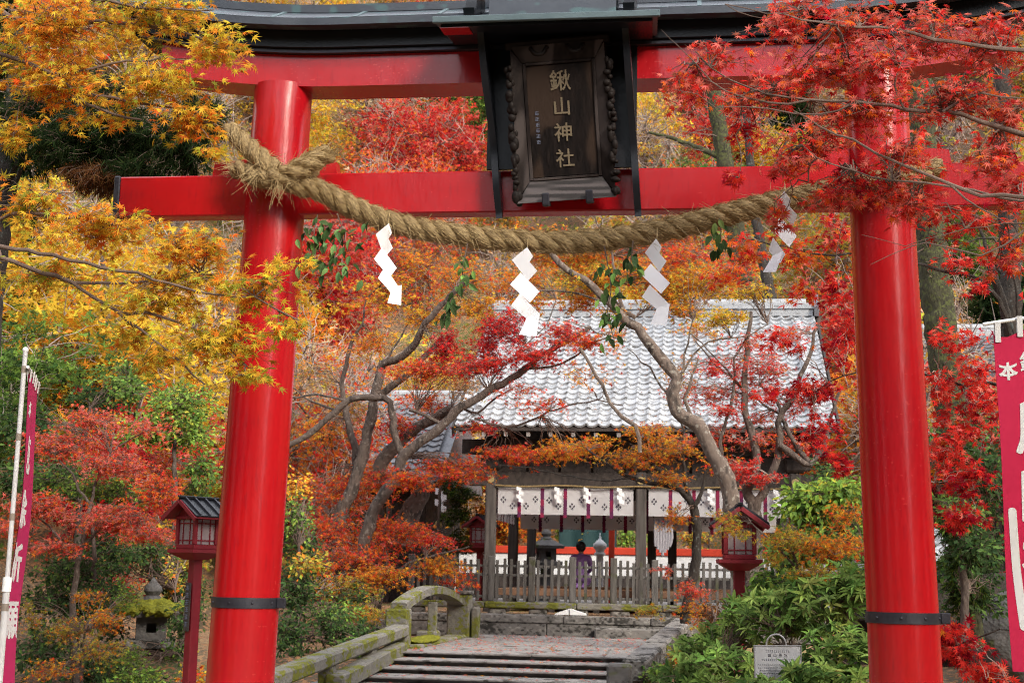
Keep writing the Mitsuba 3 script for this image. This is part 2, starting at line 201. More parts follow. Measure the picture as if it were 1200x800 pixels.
mat('gold_print', (0.15, 0.118, 0.080), 0.6, specular=0.2)
mat('label_print', (0.112, 0.126, 0.182), 0.5)
mat('ink', (0.07, 0.07, 0.09), 0.7)
mat('white_paint', lambda p, n, uv: mix((0.684, 0.684, 0.702), (0.756, 0.756, 0.765), fbm(p.x * 8, p.y * 8, p.z * 8)), 0.5)
mat('pole_white', lambda p, n, uv: mix((0.4335, 0.419, 0.4335), (0.5346, 0.5202, 0.5346), fbm(p.x * 12, p.y * 12, p.z * 6)), 0.4)
mat('tape', (0.21, 0.168, 0.14), 0.6)
mat('sign_board', lambda p, n, uv: mix((0.306, 0.3145, 0.3485), (0.3825, 0.391, 0.425), fbm(p.x * 9, p.y * 9, p.z * 9)), 0.5)
mat('metal_grey', (0.35, 0.35, 0.37), 0.4, metallic=0.6)
mat('gold', (0.48, 0.368, 0.176), 0.45, metallic=0.4)
mat('teal_cloth', lambda p, n, uv: mix((0.004, 0.026, 0.030), (0.012, 0.05, 0.052), fbm(p.x * 2, p.y * 2, p.z * 1)), 0.8)
mat('purple_cloth', lambda p, n, uv: mix((0.22, 0.11, 0.34), (0.30, 0.17, 0.42), fbm(p.x * 6, p.y * 6, p.z * 4)), 0.8)
mat('skin', (0.50, 0.30, 0.22), 0.6)
mat('hair', (0.012, 0.010, 0.010), 0.5)
mat('shoji', (0.2601, 0.2023, 0.2095), 0.7)
def c_bark(a, b, lich, th):
    def f(p, n, uv):
        g = fbm(p.x * 13, p.y * 13, p.z * 5, 2); q = fbm(p.x * 26, p.y * 26, p.z * 21 + 5, 2); c = mix(a, b, 0.5 * g + 0.5 * q); c = mix(c, (0.012, 0.010, 0.009), 0.7 * smoothstep(0.55, 0.75, g))
        return mix(c, lich, 0.7 * smoothstep(th, th + 0.08, q) * smoothstep(0.38, 0.5, g))
    return f
def b_bark(p, n, uv): return fbm(p.x * 34, p.y * 34, p.z * 10, 2)
mat('bark', c_bark((0.0468, 0.03354, 0.02808), (0.156, 0.117, 0.09984), (0.2106, 0.1872, 0.1677), 0.66), 0.9, b_bark, 0.02)
mat('bark_pale', c_bark((0.0936, 0.0663, 0.05304), (0.2106, 0.1599, 0.1326), (0.312, 0.2808, 0.2418), 0.62), 0.9, b_bark, 0.014)
mat('bark_dark', c_bark((0.01716, 0.01404, 0.01248), (0.0546, 0.0429, 0.0351), (0.117, 0.1326, 0.1248), 0.68), 0.9, b_bark, 0.02)
mat('bark_moss', c_bark((0.02184, 0.02028, 0.01248), (0.0663, 0.0624, 0.0273), (0.078, 0.0897, 0.0234), 0.50), 0.92, b_bark, 0.025)
mat('twig', lambda p, n, uv: mix((0.07, 0.045, 0.035), (0.19, 0.13, 0.105), noise(p.x * 4, p.y * 4, p.z * 4)), 0.85)
mat('twig_pale', lambda p, n, uv: mix((0.17, 0.125, 0.105), (0.42, 0.34, 0.30), noise(p.x * 3, p.y * 3, p.z * 3)), 0.85)
VC = {'type': 'mesh_attribute', 'name': 'vertex_color'}
scene['leaf'] = {'type': 'principledthin', 'base_color': VC, 'roughness': 0.45, 'diff_trans': 1.0, 'spec_trans': 0.0, 'eta': 1.16}
scene['leaf_glossy'] = {'type': 'principledthin', 'base_color': VC, 'roughness': 0.30, 'diff_trans': 0.5, 'spec_trans': 0.0, 'eta': 1.36}
def c_ground(p, n, uv):
    g = fbm(p.x * 1.3, p.y * 1.3, p.z * 1.3, 3); c = mix(mix((0.050, 0.038, 0.026), (0.17, 0.12, 0.075), g), (0.085, 0.105, 0.032), smoothstep(0.5, 0.62, fbm(p.x * 0.45 + 5, p.y * 0.45, p.z * 0.45, 2)))
    l = noise(p.x * 26, p.y * 26, p.z * 26); return mix(c, mix((0.26, 0.085, 0.03), (0.30, 0.20, 0.11), noise(p.x * 4, p.y * 4, p.z * 4)), smoothstep(0.50, 0.62, l))
mat('ground_mat', c_ground, 0.95)
mat('gravel', lambda p, n, uv: mix((0.1344, 0.126, 0.1204), (0.2352, 0.224, 0.2156), fbm(p.x * 20, p.y * 20, p.z * 20, 3)), 0.9)
# ---------------------------------------------------------------- terrain
def sstep(a, b, x):
    t = np.clip((x - a) / (b - a), 0, 1); return t * t * (3 - 2 * t)
def zg(x, y):
    x, y = np.asarray(x, float), np.asarray(y, float)
    z = 0.42 * sstep(6.6, 9.0, y) + 0.42 * sstep(14.75, 15.0, y)
    hy = np.maximum(y - 31, 0); z = z + 0.85 * np.minimum(hy, 75) * sstep(0, 3, hy + 0.0) + 0.1 * np.maximum(hy - 75, 0)
    sl = np.maximum(-x - 9 - 0.0 * y, 0); z = z + 0.55 * np.minimum(sl, 30) * sstep(2, 9, y)
    sr = np.maximum(x - 11, 0); z = z + 0.5 * np.minimum(sr, 30) * sstep(6, 14, y)
    b = 0.9 * (meshkit.fbm(np.stack([x * 0.14, y * 0.14, x * 0], -1), 3, 5) - 0.5) * sstep(30, 38, y)
    return z + b
def axis(a, b, fine0, fine1, df, dc): return np.unique(np.round(np.concatenate([np.arange(a, fine0, dc), np.arange(fine0, fine1, df), np.arange(fine1, b + dc, dc)]), 4))
def gridmesh(xs, ys, zf):
    X, Y = np.meshgrid(xs, ys, indexing='ij'); V = np.stack([X, Y, zf(X, Y)], -1).reshape(-1, 3)
    i, j = np.meshgrid(np.arange(len(xs) - 1), np.arange(len(ys) - 1), indexing='ij'); q = i * len(ys) + j
    q = np.stack([q, q + len(ys), q + len(ys) + 1, q + 1], -1).reshape(-1, 4)
    return trimesh.Trimesh(V, np.vstack([q[:, [0, 1, 2]], q[:, [0, 2, 3]]]), process=False)
structure('ground', gridmesh(axis(-260, 260, -45, 45, 0.8, 12), np.unique(np.concatenate([np.arange(-260, -14, 10), np.arange(-14, 14.5, 0.5), np.arange(14.5, 15.5, 0.08), np.arange(15.5, 110, 0.8), np.arange(110, 300, 12)])), zg), 'ground_mat', 'wooded ground strewn with fallen leaves rising to a hillside', True)
# ---------------------------------------------------------------- torii
tg = thing('torii_gate', 'large red shrine gate with black capped roof framing the path', 'gate')
S, K = 2.70, 0.0262
def pillar(s):
    zs = np.linspace(-0.2, 5.80, 25); p = np.stack([s * (S - K * zs), 0 * zs, zs], 1)
    return tube(p, 0.283 - 0.006 * zs / 1.0 * 0.9, 56)
for s in (-1, 1):
    part(tg, 'pillar', pillar(s), 'red_paint', 50, 'red pillar on the left' if s < 0 else 'red pillar on the right')
    zb = 1.347; r = 0.283 - 0.0054 * zb
    for _b in (0,):
        c = np.array([s * (S - K * zb), 0, zb]); th = np.linspace(0, 2 * np.pi, 65)
        out = shapely.Point(0, 0).buffer(r + 0.010, 32).difference(shapely.Point(0, 0).buffer(r + 0.0005, 32))
        m = prism(out, 0.085, None, c - [0, 0, 0.0425])
        bk = part(tg, 'metal_band', m, 'steel_band', 40)
        for a in np.radians([-140, -100, -62, -25, 20, 60]):
            d = np.array([math.cos(a), math.sin(a), 0])
            q = trimesh.creation.icosphere(2, 0.011); q.apply_translation(c + d * (r + 0.011)); part(bk, 'bolt', q, 'steel_band', True)
        part(bk, 'clasp', cb(c + [0.298 + 0.02, -0.05, 0], (0.075, 0.03, 0.085), 0.006), 'steel_band')
ZN = 4.82
part(tg, 'tie_beam', bx(-3.97, 3.97, -0.09, 0.09, ZN - 0.182, ZN + 0.182, 0.012), 'red_paint', 30, 'lower red beam running through both pillars')
for s in (-1, 1): part(tg, 'beam_end_cap', bx(s * 3.965, s * 4.02, -0.098, 0.098, ZN - 0.19, ZN + 0.19, 0.01), 'steel_band')
for s in (-1, 1):
    xc = s * (S - K * ZN)
    for t in (-1, 1):
        x0 = xc + t * 0.255; x1 = xc + t * 0.56
        pr = prism([(x0, ZN + 0.178), (x1, ZN + 0.178), (x1 - t * 0.02, ZN + 0.30), (x0, ZN + 0.325)], 0.15, XZ, (0, 0.075, 0))
        part(tg, 'wedge', pr, 'red_paint')
def sori(x): return 0.20 * (np.maximum(np.abs(x) - 2.0, 0) / 1.8) ** 2
def longbeam(prof, x0, x1, n=48, skew=0.0):
    """sweep a (y,z) profile along x with the upward curve of the ends"""
    xs = np.linspace(x0, x1, n); prof = np.asarray(prof, float); k = len(prof)
    V = np.stack([np.repeat(xs, k), np.tile(prof[:, 0], n), np.tile(prof[:, 1], n) + np.repeat(sori(xs), k)], 1)
    V[:, 0] += np.tile(prof[:, 1] - prof[0, 1], n) * skew * np.sign(V[:, 0])
    i, j = np.meshgrid(np.arange(n - 1), np.arange(k), indexing='ij'); j2 = (j + 1) % k
    q = np.stack([i * k + j, i * k + j2, (i + 1) * k + j2, (i + 1) * k + j], -1).reshape(-1, 4)
    f = [q[:, [0, 2, 1]], q[:, [0, 3, 2]]]
    e = np.array([[0, a, a + 1] for a in range(1, k - 1)]); f += [e, e[:, ::-1] + (n - 1) * k]
    m = trimesh.Trimesh(V, np.vstack(f), process=False); m.fix_normals(); return m
part(tg, 'upper_beam', longbeam([(-0.175, 5.755), (0.175, 5.755), (0.175, 6.035), (-0.175, 6.035)], -3.62, 3.62), 'red_paint', 30, 'upper red beam under the black cap')
part(tg, 'cap_beam', longbeam([(-0.22, 6.037), (0.22, 6.037), (0.22, 6.07), (0.27, 6.075), (0.27, 6.235), (-0.27, 6.235), (-0.27, 6.075), (-0.22, 6.07)], -3.85, 3.85, skew=0.3), 'black_lacquer', 30, 'black cap beam curving up at the ends')
part(tg, 'cap_moulding', longbeam([(-0.20, 6.036), (-0.20, 6.066), (-0.235, 6.066), (-0.235, 6.036)], -3.8, 3.8), 'steel_band', 30)
part(tg, 'roof_edge', longbeam([(-0.46, 6.20), (-0.46, 6.262), (-0.43, 6.272), (-0.29, 6.25), (-0.29, 6.22)], -3.98, 3.98), 'copper_sheet', 30)
part(tg, 'roof_edge', longbeam([(0.29, 6.22), (0.29, 6.25), (0.43, 6.272), (0.46, 6.262), (0.46, 6.20)], -3.98, 3.98), 'copper_sheet', 30)
xs = np.linspace(-4.0, 4.0, 12)
for i in range(11):
    part(tg, 'roof_sheet', longbeam([(-0.44, 6.274), (0, 6.50), (0.44, 6.274), (0.43, 6.237), (-0.43, 6.237)], xs[i] + 0.003, xs[i + 1] - 0.003, 6), 'copper_sheet', 30)
    if i: part(tg, 'roof_seam', longbeam([(-0.445, 6.276), (0, 6.513), (0.445, 6.276), (0.44, 6.262), (0, 6.495), (-0.44, 6.262)], xs[i] - 0.018, xs[i] + 0.018, 2), 'copper_patina', 30)
part(tg, 'ridge_cap', longbeam([(-0.07, 6.47), (-0.07, 6.545), (0.07, 6.545), (0.07, 6.47)], -4.02, 4.02), 'copper_sheet', 30)
# housing of the plaque: back panel, two curved cheeks, small roof
hx = -0.03
part(tg, 'back_panel', bx(hx - 0.66, hx + 0.60, -0.205, -0.18, 4.975, 6.05, 0.004), 'black_lacquer', 30, 'dark panel behind the plaque')
def cheek(x, sx):
    Y = lambda z: -0.20 - 0.55 * np.clip((z - 4.58) / 1.45, 0, 1) ** 1.6 - 0.05 * np.sin((z - 4.58) * 7.5)
    zz = np.linspace(4.60, 6.02, 40); fr = [(Y(z), z) for z in zz]
    poly = [(-0.10, 6.02), (-0.10, 5.01), (-0.10, 4.66), (-0.16, 4.58), (-0.22, 4.55)] + fr
    m = prism(shapely.Polygon(poly).buffer(0), 0.055, YZ, (x - 0.0275, 0, 0))
    v = m.vertices.copy(); v[:, 0] += sx * (v[:, 2] - 4.58); m.vertices = v; return m
for x, sx in ((-0.575, -0.085), (0.585, -0.065)): part(tg, 'cheek_board', cheek(x, sx), 'black_lacquer', 40, 'black curved bracket board beside the plaque')
hr = part(tg, 'plaque_roof', hull([(-1.03, -0.92, 6.00), (0.76, -0.92, 6.00), (-1.03, -0.92, 6.05), (0.76, -0.92, 6.05), (-1.0, -0.30, 6.08), (0.74, -0.30, 6.08), (-1.0, -0.30, 6.22), (0.74, -0.30, 6.22)]), 'copper_patina', 30, 'small patinated copper roof over the plaque')
part(hr, 'edge_trim', bx(-1.05, 0.78, -0.94, -0.905, 5.993, 6.048, 0.006), 'copper_patina')
part(hr, 'soffit', hull([(-0.99, -0.88, 5.975), (0.72, -0.88, 5.975), (-0.99, -0.88, 5.998), (0.72, -0.88, 5.998), (-0.97, -0.30, 6.05), (0.70, -0.30, 6.05), (-0.97, -0.30, 6.07), (0.70, -0.30, 6.07)]), 'black_lacquer')
for a, b in ((-0.995, -0.76),): part(hr, 'soffit_board', hull([(a, -0.885, 5.966), (b, -0.885, 5.966), (a, -0.885, 5.973), (b, -0.885, 5.973), (a, -0.66, 5.994), (b, -0.66, 5.994), (a, -0.66, 6.0), (b, -0.66, 6.0)]), 'red_paint')
part(hr, 'top_panel', hull([(-0.62, -0.74, 6.08), (0.42, -0.74, 6.08), (-0.62, -0.68, 6.62), (0.42, -0.68, 6.62), (-0.62, -0.25, 6.30), (0.42, -0.25, 6.30), (-0.62, -0.25, 6.66), (0.42, -0.25, 6.66)]), 'copper_sheet')
for x in (-0.76, 0.53):
    zz = np.linspace(0, 1, 14); pl = [(-0.93 + 0.06 * math.sin(a * 3), 6.02 + 0.10 * a) for a in zz] + [(-0.80 + 0.32 * a, 6.16 + 0.38 * a ** 0.7) for a in zz] + [(-0.35, 6.60), (-0.3, 6.3), (-0.6, 6.10), (-0.85, 6.03)]
    part(hr, 'roof_bracket', prism(shapely.Polygon(pl).buffer(0), 0.09, YZ, (x - 0.045, 0, 0)), 'black_lacquer', 40)
# ---------------------------------------------------------------- plaque
pq = thing('shrine_plaque', 'dark carved wooden plaque with four golden characters hanging under the gate roof', 'plaque')
tilt = math.atan2(0.34, 1.36); RP = rot([0, 1, 0], -0.060) @ rot([1, 0, 0], tilt)
PO = np.array([-0.035, -0.40, 5.33])
def pl(m): return orient(m, RP, PO)
part(pq, 'backboard', pl(bx(-0.40, 0.40, 0.0, 0.03, -0.62, 0.62, 0.006)), 'carved_wood')
part(pq, 'panel', pl(bx(-0.275, 0.275, -0.022, 0.004, -0.46, 0.46, 0.004)), 'plaque_panel', 30, 'inner board with the golden characters')
def strip(x0, z0, x1, z1, w0, w1, y=-0.03, th=0.05, lift=0.05):
    """a bevelled frame moulding rising outwards, from (x0,z0) to (x1,z1)"""
    a, b = np.array([x0, 0, z0]), np.array([x1, 0, z1]); d = (b - a) / np.linalg.norm(b - a); s = np.array([d[2], 0, -d[0]])
    return hull([q + s * w + np.array([0, yy, 0]) for q, o in ((a, 0), (b, 0)) for w, yy in ((-w0, y), (w0, y - lift), (-w0, 0.02), (w0, 0.02))])
part(pq, 'inner_frame', pl(cat([bx(-0.30, -0.272, -0.04, 0, -0.48, 0.48, 0.005), bx(0.272, 0.30, -0.04, 0, -0.48, 0.48, 0.005), bx(-0.272, 0.272, -0.04, 0, 0.462, 0.485, 0.005), bx(-0.272, 0.272, -0.04, 0, -0.485, -0.462, 0.005)])), 'plaque_wood')
def qhull(P): return pl(hull(P))
def flare(inner, outer, yi, yo, yb=0.02):
    return qhull([(x, yi, z) for x, z in inner] + [(x, yo, z) for x, z in outer] + [(x, yb, z) for x, z in inner + outer])
part(pq, 'frame_side', flare([(-0.30, 0.48), (-0.30, -0.48)], [(-0.385, 0.60), (-0.40, -0.62)], -0.03, -0.085), 'plaque_wood')
part(pq, 'frame_side', flare([(0.30, 0.48), (0.30, -0.48)], [(0.385, 0.60), (0.40, -0.62)], -0.03, -0.085), 'plaque_wood')
part(pq, 'frame_top', flare([(-0.30, 0.485), (0.30, 0.485)], [(-0.385, 0.62), (0.385, 0.62)], -0.03, -0.075), 'plaque_wood')
part(pq, 'frame_bottom', flare([(-0.30, -0.485), (0.30, -0.485)], [(-0.41, -0.66), (0.41, -0.66)], -0.03, -0.105), 'bottom_board', 30, 'pale weathered bottom rail of the plaque frame')
rng = np.random.default_rng(5)
for s in (-1, 1):
    z = -0.60
    while z < 0.50:   # carved scroll wings of uneven size
        q = rng.uniform(0.75, 1.5); sc = []
        for k in range(4):
            b = trimesh.creation.icosphere(2, 1.0); b.apply_scale([0.026 * rng.uniform(.7, 1.3), 0.030, 0.036 * q * rng.uniform(.6, 1.2)]); b.apply_translation([s * (0.405 + rng.uniform(-0.018, 0.022)), -0.055 - 0.012 * k, z + 0.05 * q * rng.uniform(-0.7, 0.9)]); sc.append(b)
        part(pq, 'carved_scroll', pl(cat(sc)), 'carved_wood', True); z += 0.085 * q
for x in (-0.15, 0.15):
    c = [tube(smoothline([(x - 0.07, -0.07, 0.60), (x - 0.03, -0.10, 0.545), (x + 0.03, -0.10, 0.545), (x + 0.07, -0.07, 0.60)], 0.02), 0.017, 8)]
    part(pq, 'cloud_carving', pl(cat(c)), 'carved_wood', True)
part(pq, 'top_crest_board', pl(bx(-0.43, 0.43, -0.06, 0.02, 0.60, 0.665, 0.012)), 'carved_wood')
for x in (-0.17, 0.19): part(pq, 'support_hook', pl(cat([bx(x - 0.03, x + 0.03, -0.16, 0.02, -0.70, -0.655, 0.008), bx(x - 0.03, x + 0.03, -0.165, -0.125, -0.69, -0.59, 0.008)])), 'steel_band')
for i, c in enumerate(('kuwa', 'yama', 'kami', 'yashiro')):
    g = glyph(c, 0.185 if i == 0 else 0.165, 0.006); g.apply_translation([0.005, -0.0245, 0.325 - 0.212 * i])
    part(pq, 'character', pl(g), 'gold_print', False)
rng = np.random.default_rng(8)
for i in range(6):
    z = 0.07 - i * 0.047; st = []
    for k in range(3): st.append(bx(-0.205 - 0.016, -0.205 + 0.016, -0.0255, -0.021, z - 0.012 + k * 0.012 - 0.002, z - 0.012 + k * 0.012 + 0.002, 0.0005))
    st.append(bx(-0.207, -0.203, -0.0258, -0.021, z - 0.016, z + 0.016, 0.0005)); st.append(bx(-0.218, -0.214, -0.0258, -0.021, z - 0.014, z + 0.006, 0.0005))
    part(pq, 'small_mark', pl(cat(st)), 'label_print', False)
# ---------------------------------------------------------------- straw rope
rp = thing('straw_rope', 'thick twisted straw rope slung between the gate pillars', 'rope')
RNG = np.random.default_rng(11)
def rope_strands(center, rad, pitch, ph0=0, strands=3, fray=True):
    c = smoothline(center, 0.03); t, a, b = frames(c)
    s = np.concatenate([[0], np.cumsum(np.linalg.norm(np.diff(c, axis=0), axis=1))]); R = np.interp(s / s[-1], np.linspace(0, 1, len(rad)), rad)
    fib = []
    for k in range(strands):
        ph = ph0 + 2 * np.pi * k / strands + 2 * np.pi * s / pitch
        p = c + (np.cos(ph) * R * 0.52)[:, None] * a + (np.sin(ph) * R * 0.52)[:, None] * b
        part(rp, 'strand', tube(p, R * 0.56, 18, lump=0.05, rng=RNG), 'straw', 60)
        tt = np.gradient(p, axis=0); tt /= np.linalg.norm(tt, axis=1, keepdims=True)
        n = int(s[-1] * 900)
        idx = RNG.integers(2, len(p) - 2, n); w = RNG.normal(0, 1, (n, 3)); w -= tt[idx] * (w * tt[idx]).sum(1, keepdims=True); w /= np.linalg.norm(w, axis=1, keepdims=True)
        q0 = p[idx] + w * (R[idx] * 0.545)[:, None]; L = RNG.uniform(0.035, 0.10, n); long = RNG.random(n) < 0.045; L = np.where(long, L * 1.8, L)
        out = np.where(long, RNG.uniform(0.2, 0.9, n), RNG.uniform(0.01, 0.20, n))
        sg = np.where(RNG.random(n) < 0.8, 1, -1)
        d = tt[idx] * sg[:, None] + w * out[:, None]; d[:, 2] -= np.where(long, 0.25, 0)
        fib += [(np.array([q0[i], q0[i] + d[i] * L[i] * 0.5, q0[i] + d[i] * L[i] - [0, 0, 0.006 * long[i]]]), 0.0028, 0.0010) for i in range(n)]
    return fib
def brush(c, d, n, L, spread):
    o = []
    for i in range(n):
        v = d / np.linalg.norm(d) + RNG.normal(0, spread, 3); q = c + RNG.normal(0, 0.035, 3); o.append((np.array([q - v * 0.06, q + v * L * 0.5, q + v * L * RNG.uniform(0.7, 1.2) - [0, 0, 0.02]]), 0.0028, 0.001))
    return o
FB = rope_strands([(-2.927,-0.3,5.359),(-2.679,-0.4,5.126),(-2.456,-0.44,4.931),(-2.273,-0.44,4.816),(-2.102,-0.36,4.784),(-1.88,-0.26,4.682),(-1.623,-0.24,4.572),(-1.327,-0.24,4.48),(-0.889,-0.24,4.408),(-0.456,-0.24,4.353),(-0.029,-0.24,4.334),(0.394,-0.24,4.365),(0.813,-0.24,4.432),(1.16,-0.24,4.514),(1.47,-0.24,4.596),(1.745,-0.24,4.657),(2.051,-0.26,4.718),(2.312,-0.36,4.751),(2.538,-0.42,4.765),(2.812,-0.36,4.82),(3.004,-0.22,4.928)], [0.070, 0.084, 0.088, 0.086, 0.086, 0.088, 0.090, 0.090, 0.088, 0.086, 0.082, 0.075], 0.42)
FB += rope_strands([(-2.812,-0.36,4.99),(-2.582,-0.43,4.876),(-2.333,-0.52,4.861),(-2.166,-0.48,4.966),(-2.019,-0.36,5.095)], [0.066, 0.078, 0.082, 0.084, 0.078], 0.38, 1.0)
e1, e2 = np.array((-2,-0.35,5.105)), np.array((-2.83,-0.35,4.986))
FB += brush(e1, np.array([1, 0.1, 0.45]), 80, 0.10, 0.30) + brush(e2, np.array([-1, -0.1, 0.05]), 60, 0.09, 0.30)
FB += brush(np.array((-2.359,-0.55,4.809)), np.array([-0.2, -0.4, -1]), 26, 0.13, 0.45) + brush(np.array((-2.598,-0.5,4.879)), np.array([-0.8, -0.4, -0.6]), 16, 0.12, 0.45)
part(rp, 'straw_fibres', twigmesh(FB), 'straw_pale', False, kind='stuff')
part(rp, 'pillar_loop', cat([tube(np.stack([-(S - K * 5.0) + (0.33 + 0.02) * np.cos(a), 0.35 * np.sin(a), 5.02 + 0.03 * np.sin(2 * a + ph)], 1), 0.062, 10) for ph in (0, 2.5) for a in [np.linspace(-0.3, np.pi + 0.3, 26)]]), 'straw', 60)
# ---------------------------------------------------------------- paper streamers on the rope
SH = [[(625, 155), (530, 230), (630, 362), (688, 300), (640, 245), (662, 212)], [(585, 310), (524, 388), (650, 505), (708, 435)], [(582, 450), (530, 525), (655, 622), (708, 572)], [(708, 572), (628, 598), (584, 704), (690, 712)]]
def streamer(top, label, yaw, sc=1.0, sx=1.0, bend=0.0, seed=0):
    r = np.random.default_rng(seed); k = thing('paper_streamer', label, 'paper streamer', 'paper streamers hanging from the straw rope')
    R = rot([0, 0, 1], yaw)
    for i, P in enumerate(SH):
        q = np.array([((x - 625) / 5.333 * sx, -(y - 155) / 5.333) for x, y in P]) * sc / 140.0
        poly = shapely.Polygon(q); tri = trimesh.creation.extrude_polygon(poly, 0.0016, engine='earcut')
        m = orient(tri, XZ).subdivide().subdivide()
        v = m.vertices.copy(); cz = v[:, 2].mean(); v[:, 1] += -0.016 * i + (v[:, 2] - cz) * (0.18 if i % 2 else -0.12) + 0.5 * (v[:, 0] - v[:, 0].mean()) ** 2 * r.choice([-1, 1]) + bend * v[:, 2] * (i - 1.5) * 0.3
        a = yaw + r.normal(0, 0.22 if bend else 0.08); v2 = v @ rot([0, 0, 1], a).T
        m.vertices = v2 + top; part(k, 'paper_fold', m, 'paper', 25)
    cord = np.array([top, top + np.array([0, 0.03, 0.10])]); part(k, 'cord', tube(cord, 0.004, 5), 'straw_pale')
    return k
streamer(np.array((-1.483,-0.36,4.481)), 'crumpled white zigzag paper nearest the left pillar, hanging from the straw rope', 0.35, 0.98, 0.8, 0.6, 1)
streamer(np.array((-0.312,-0.36,4.265)), 'white zigzag paper at the lowest sag of the straw rope, below the plaque', 0.03, 1.0, 1.0, 0, 2)
streamer(np.array((0.746,-0.36,4.326)), 'white zigzag paper hanging in front of the grey tiled roof, right of the plaque', 0.05, 0.98, 0.95, 0.1, 3)
streamer(np.array((1.771,-0.38,4.704)), 'white zigzag paper partly covered by red maple leaves near the right pillar', -0.5, 0.98, 0.8, 0.8, 4)
# ---------------------------------------------------------------- leaves
def star(angles, lens, notch=0.34, droop=0.22):
    pts = []; n = len(angles)
    for i in range(n):
        pts.append((math.radians(angles[i]), lens[i]))
        if i < n - 1: pts.append((math.radians((angles[i] + angles[i + 1]) / 2), notch * (lens[i] + lens[i + 1]) / 2))
    V = [(0, 0, 0)] + [(r * math.cos(a), r * math.sin(a), -droop * r * r + (0.06 if k % 2 else -0.0)) for k, (a, r) in enumerate(pts)]
    F = [(0, k + 1, k + 2) for k in range(len(pts) - 1)]
    return np.array(V), np.array(F)
def with_stem(VF, L=0.55, w=0.035):
    V, F = VF; n = len(V); return np.vstack([V, [(0.02, w, 0.01), (0.02, -w, 0.01), (-L, 0, 0.10)]]), np.vstack([F, [(n, n + 1, n + 2)]])
LEAF = {'maple7': with_stem(star([-125, -80, -40, 0, 40, 80, 125], [0.45, 0.75, 0.93, 1.0, 0.93, 0.75, 0.45], 0.33)),
        'maple5': star([-105, -52, 0, 52, 105], [0.6, 0.9, 1.0, 0.9, 0.6], 0.30),
        'maple3': star([-80, 0, 80], [0.85, 1.0, 0.85], 0.34, 0.15)}
_t = np.linspace(0, 1, 6)
def blade(w, fold=0.12, droop=0.25, n=6):
    t = np.linspace(0, 1, n); h = w * np.sin(np.pi * np.clip(t, 0.02, 0.995) ** 0.8) + 0.004
    mid = np.stack([t, 0 * t, -droop * t * t], 1); L = mid + np.stack([0 * t, h, fold * h / w], 1); R = mid + np.stack([0 * t, -h, fold * h / w], 1)
    V = np.vstack([mid, L, R]); F = []
    for i in range(n - 1): F += [(i, i + 1, n + i + 1), (i, n + i + 1, n + i), (i, 2 * n + i, 2 * n + i + 1), (i, 2 * n + i + 1, i + 1)]
    return V, np.array(F)
LEAF['long'] = blade(0.15, 0.10, 0.22, 6); LEAF['oval'] = blade(0.24, 0.10, 0.25, 5); LEAF['small'] = blade(0.28, 0.06, 0.1, 3)
LEAF['needle'] = (np.array([(0, 0.02, 0), (0, -0.02, 0), (1, 0, -0.1)]), np.array([(0, 1, 2)]))
LEAF['clump'] = (np.array([(0, 0, 0), (1, 0.35, 0.1), (0.9, -0.4, -0.1), (-0.6, 0.8, 0.1), (-0.9, -0.1, -0.15), (0.0, -0.95, 0.1), (0.3, 0.9, -0.1)]), np.array([(0, 1, 2), (0, 3, 2), (0, 5, 6)]))
def basis(nrm, head):
    nrm = nrm / (np.linalg.norm(nrm, axis=1, keepdims=True) + 1e-9); x = head - nrm * (head * nrm).sum(1, keepdims=True); x /= np.linalg.norm(x, axis=1, keepdims=True) + 1e-9
    return np.stack([x, np.cross(nrm, x), nrm], 2)
def scatter(kind, pos, nrm, head, size, col):
    V, F = LEAF[kind]; B = basis(nrm, head); N = len(pos)
    v = pos[:, None] + np.einsum('nij,kj->nki', B, V) * size[:, None, None]
    f = (F[None] + (np.arange(N) * len(V))[:, None, None]).reshape(-1, 3)
    return trimesh.Trimesh(v.reshape(-1, 3), f, process=False), np.repeat(col, len(V), 0)
Y_, O_, YG, DO, RD, PK, CR, OL, GD, GB, GM, TN = (0.92, 0.63, 0.075), (0.92, 0.37, 0.05), (0.54, 0.56, 0.08), (0.90, 0.21, 0.04), (0.90, 0.065, 0.050), (0.94, 0.25, 0.19), (0.45, 0.017, 0.040), (0.56, 0.42, 0.08), (0.06, 0.105, 0.04), (0.30, 0.46, 0.085), (0.14, 0.235, 0.06), (0.76, 0.53, 0.32)
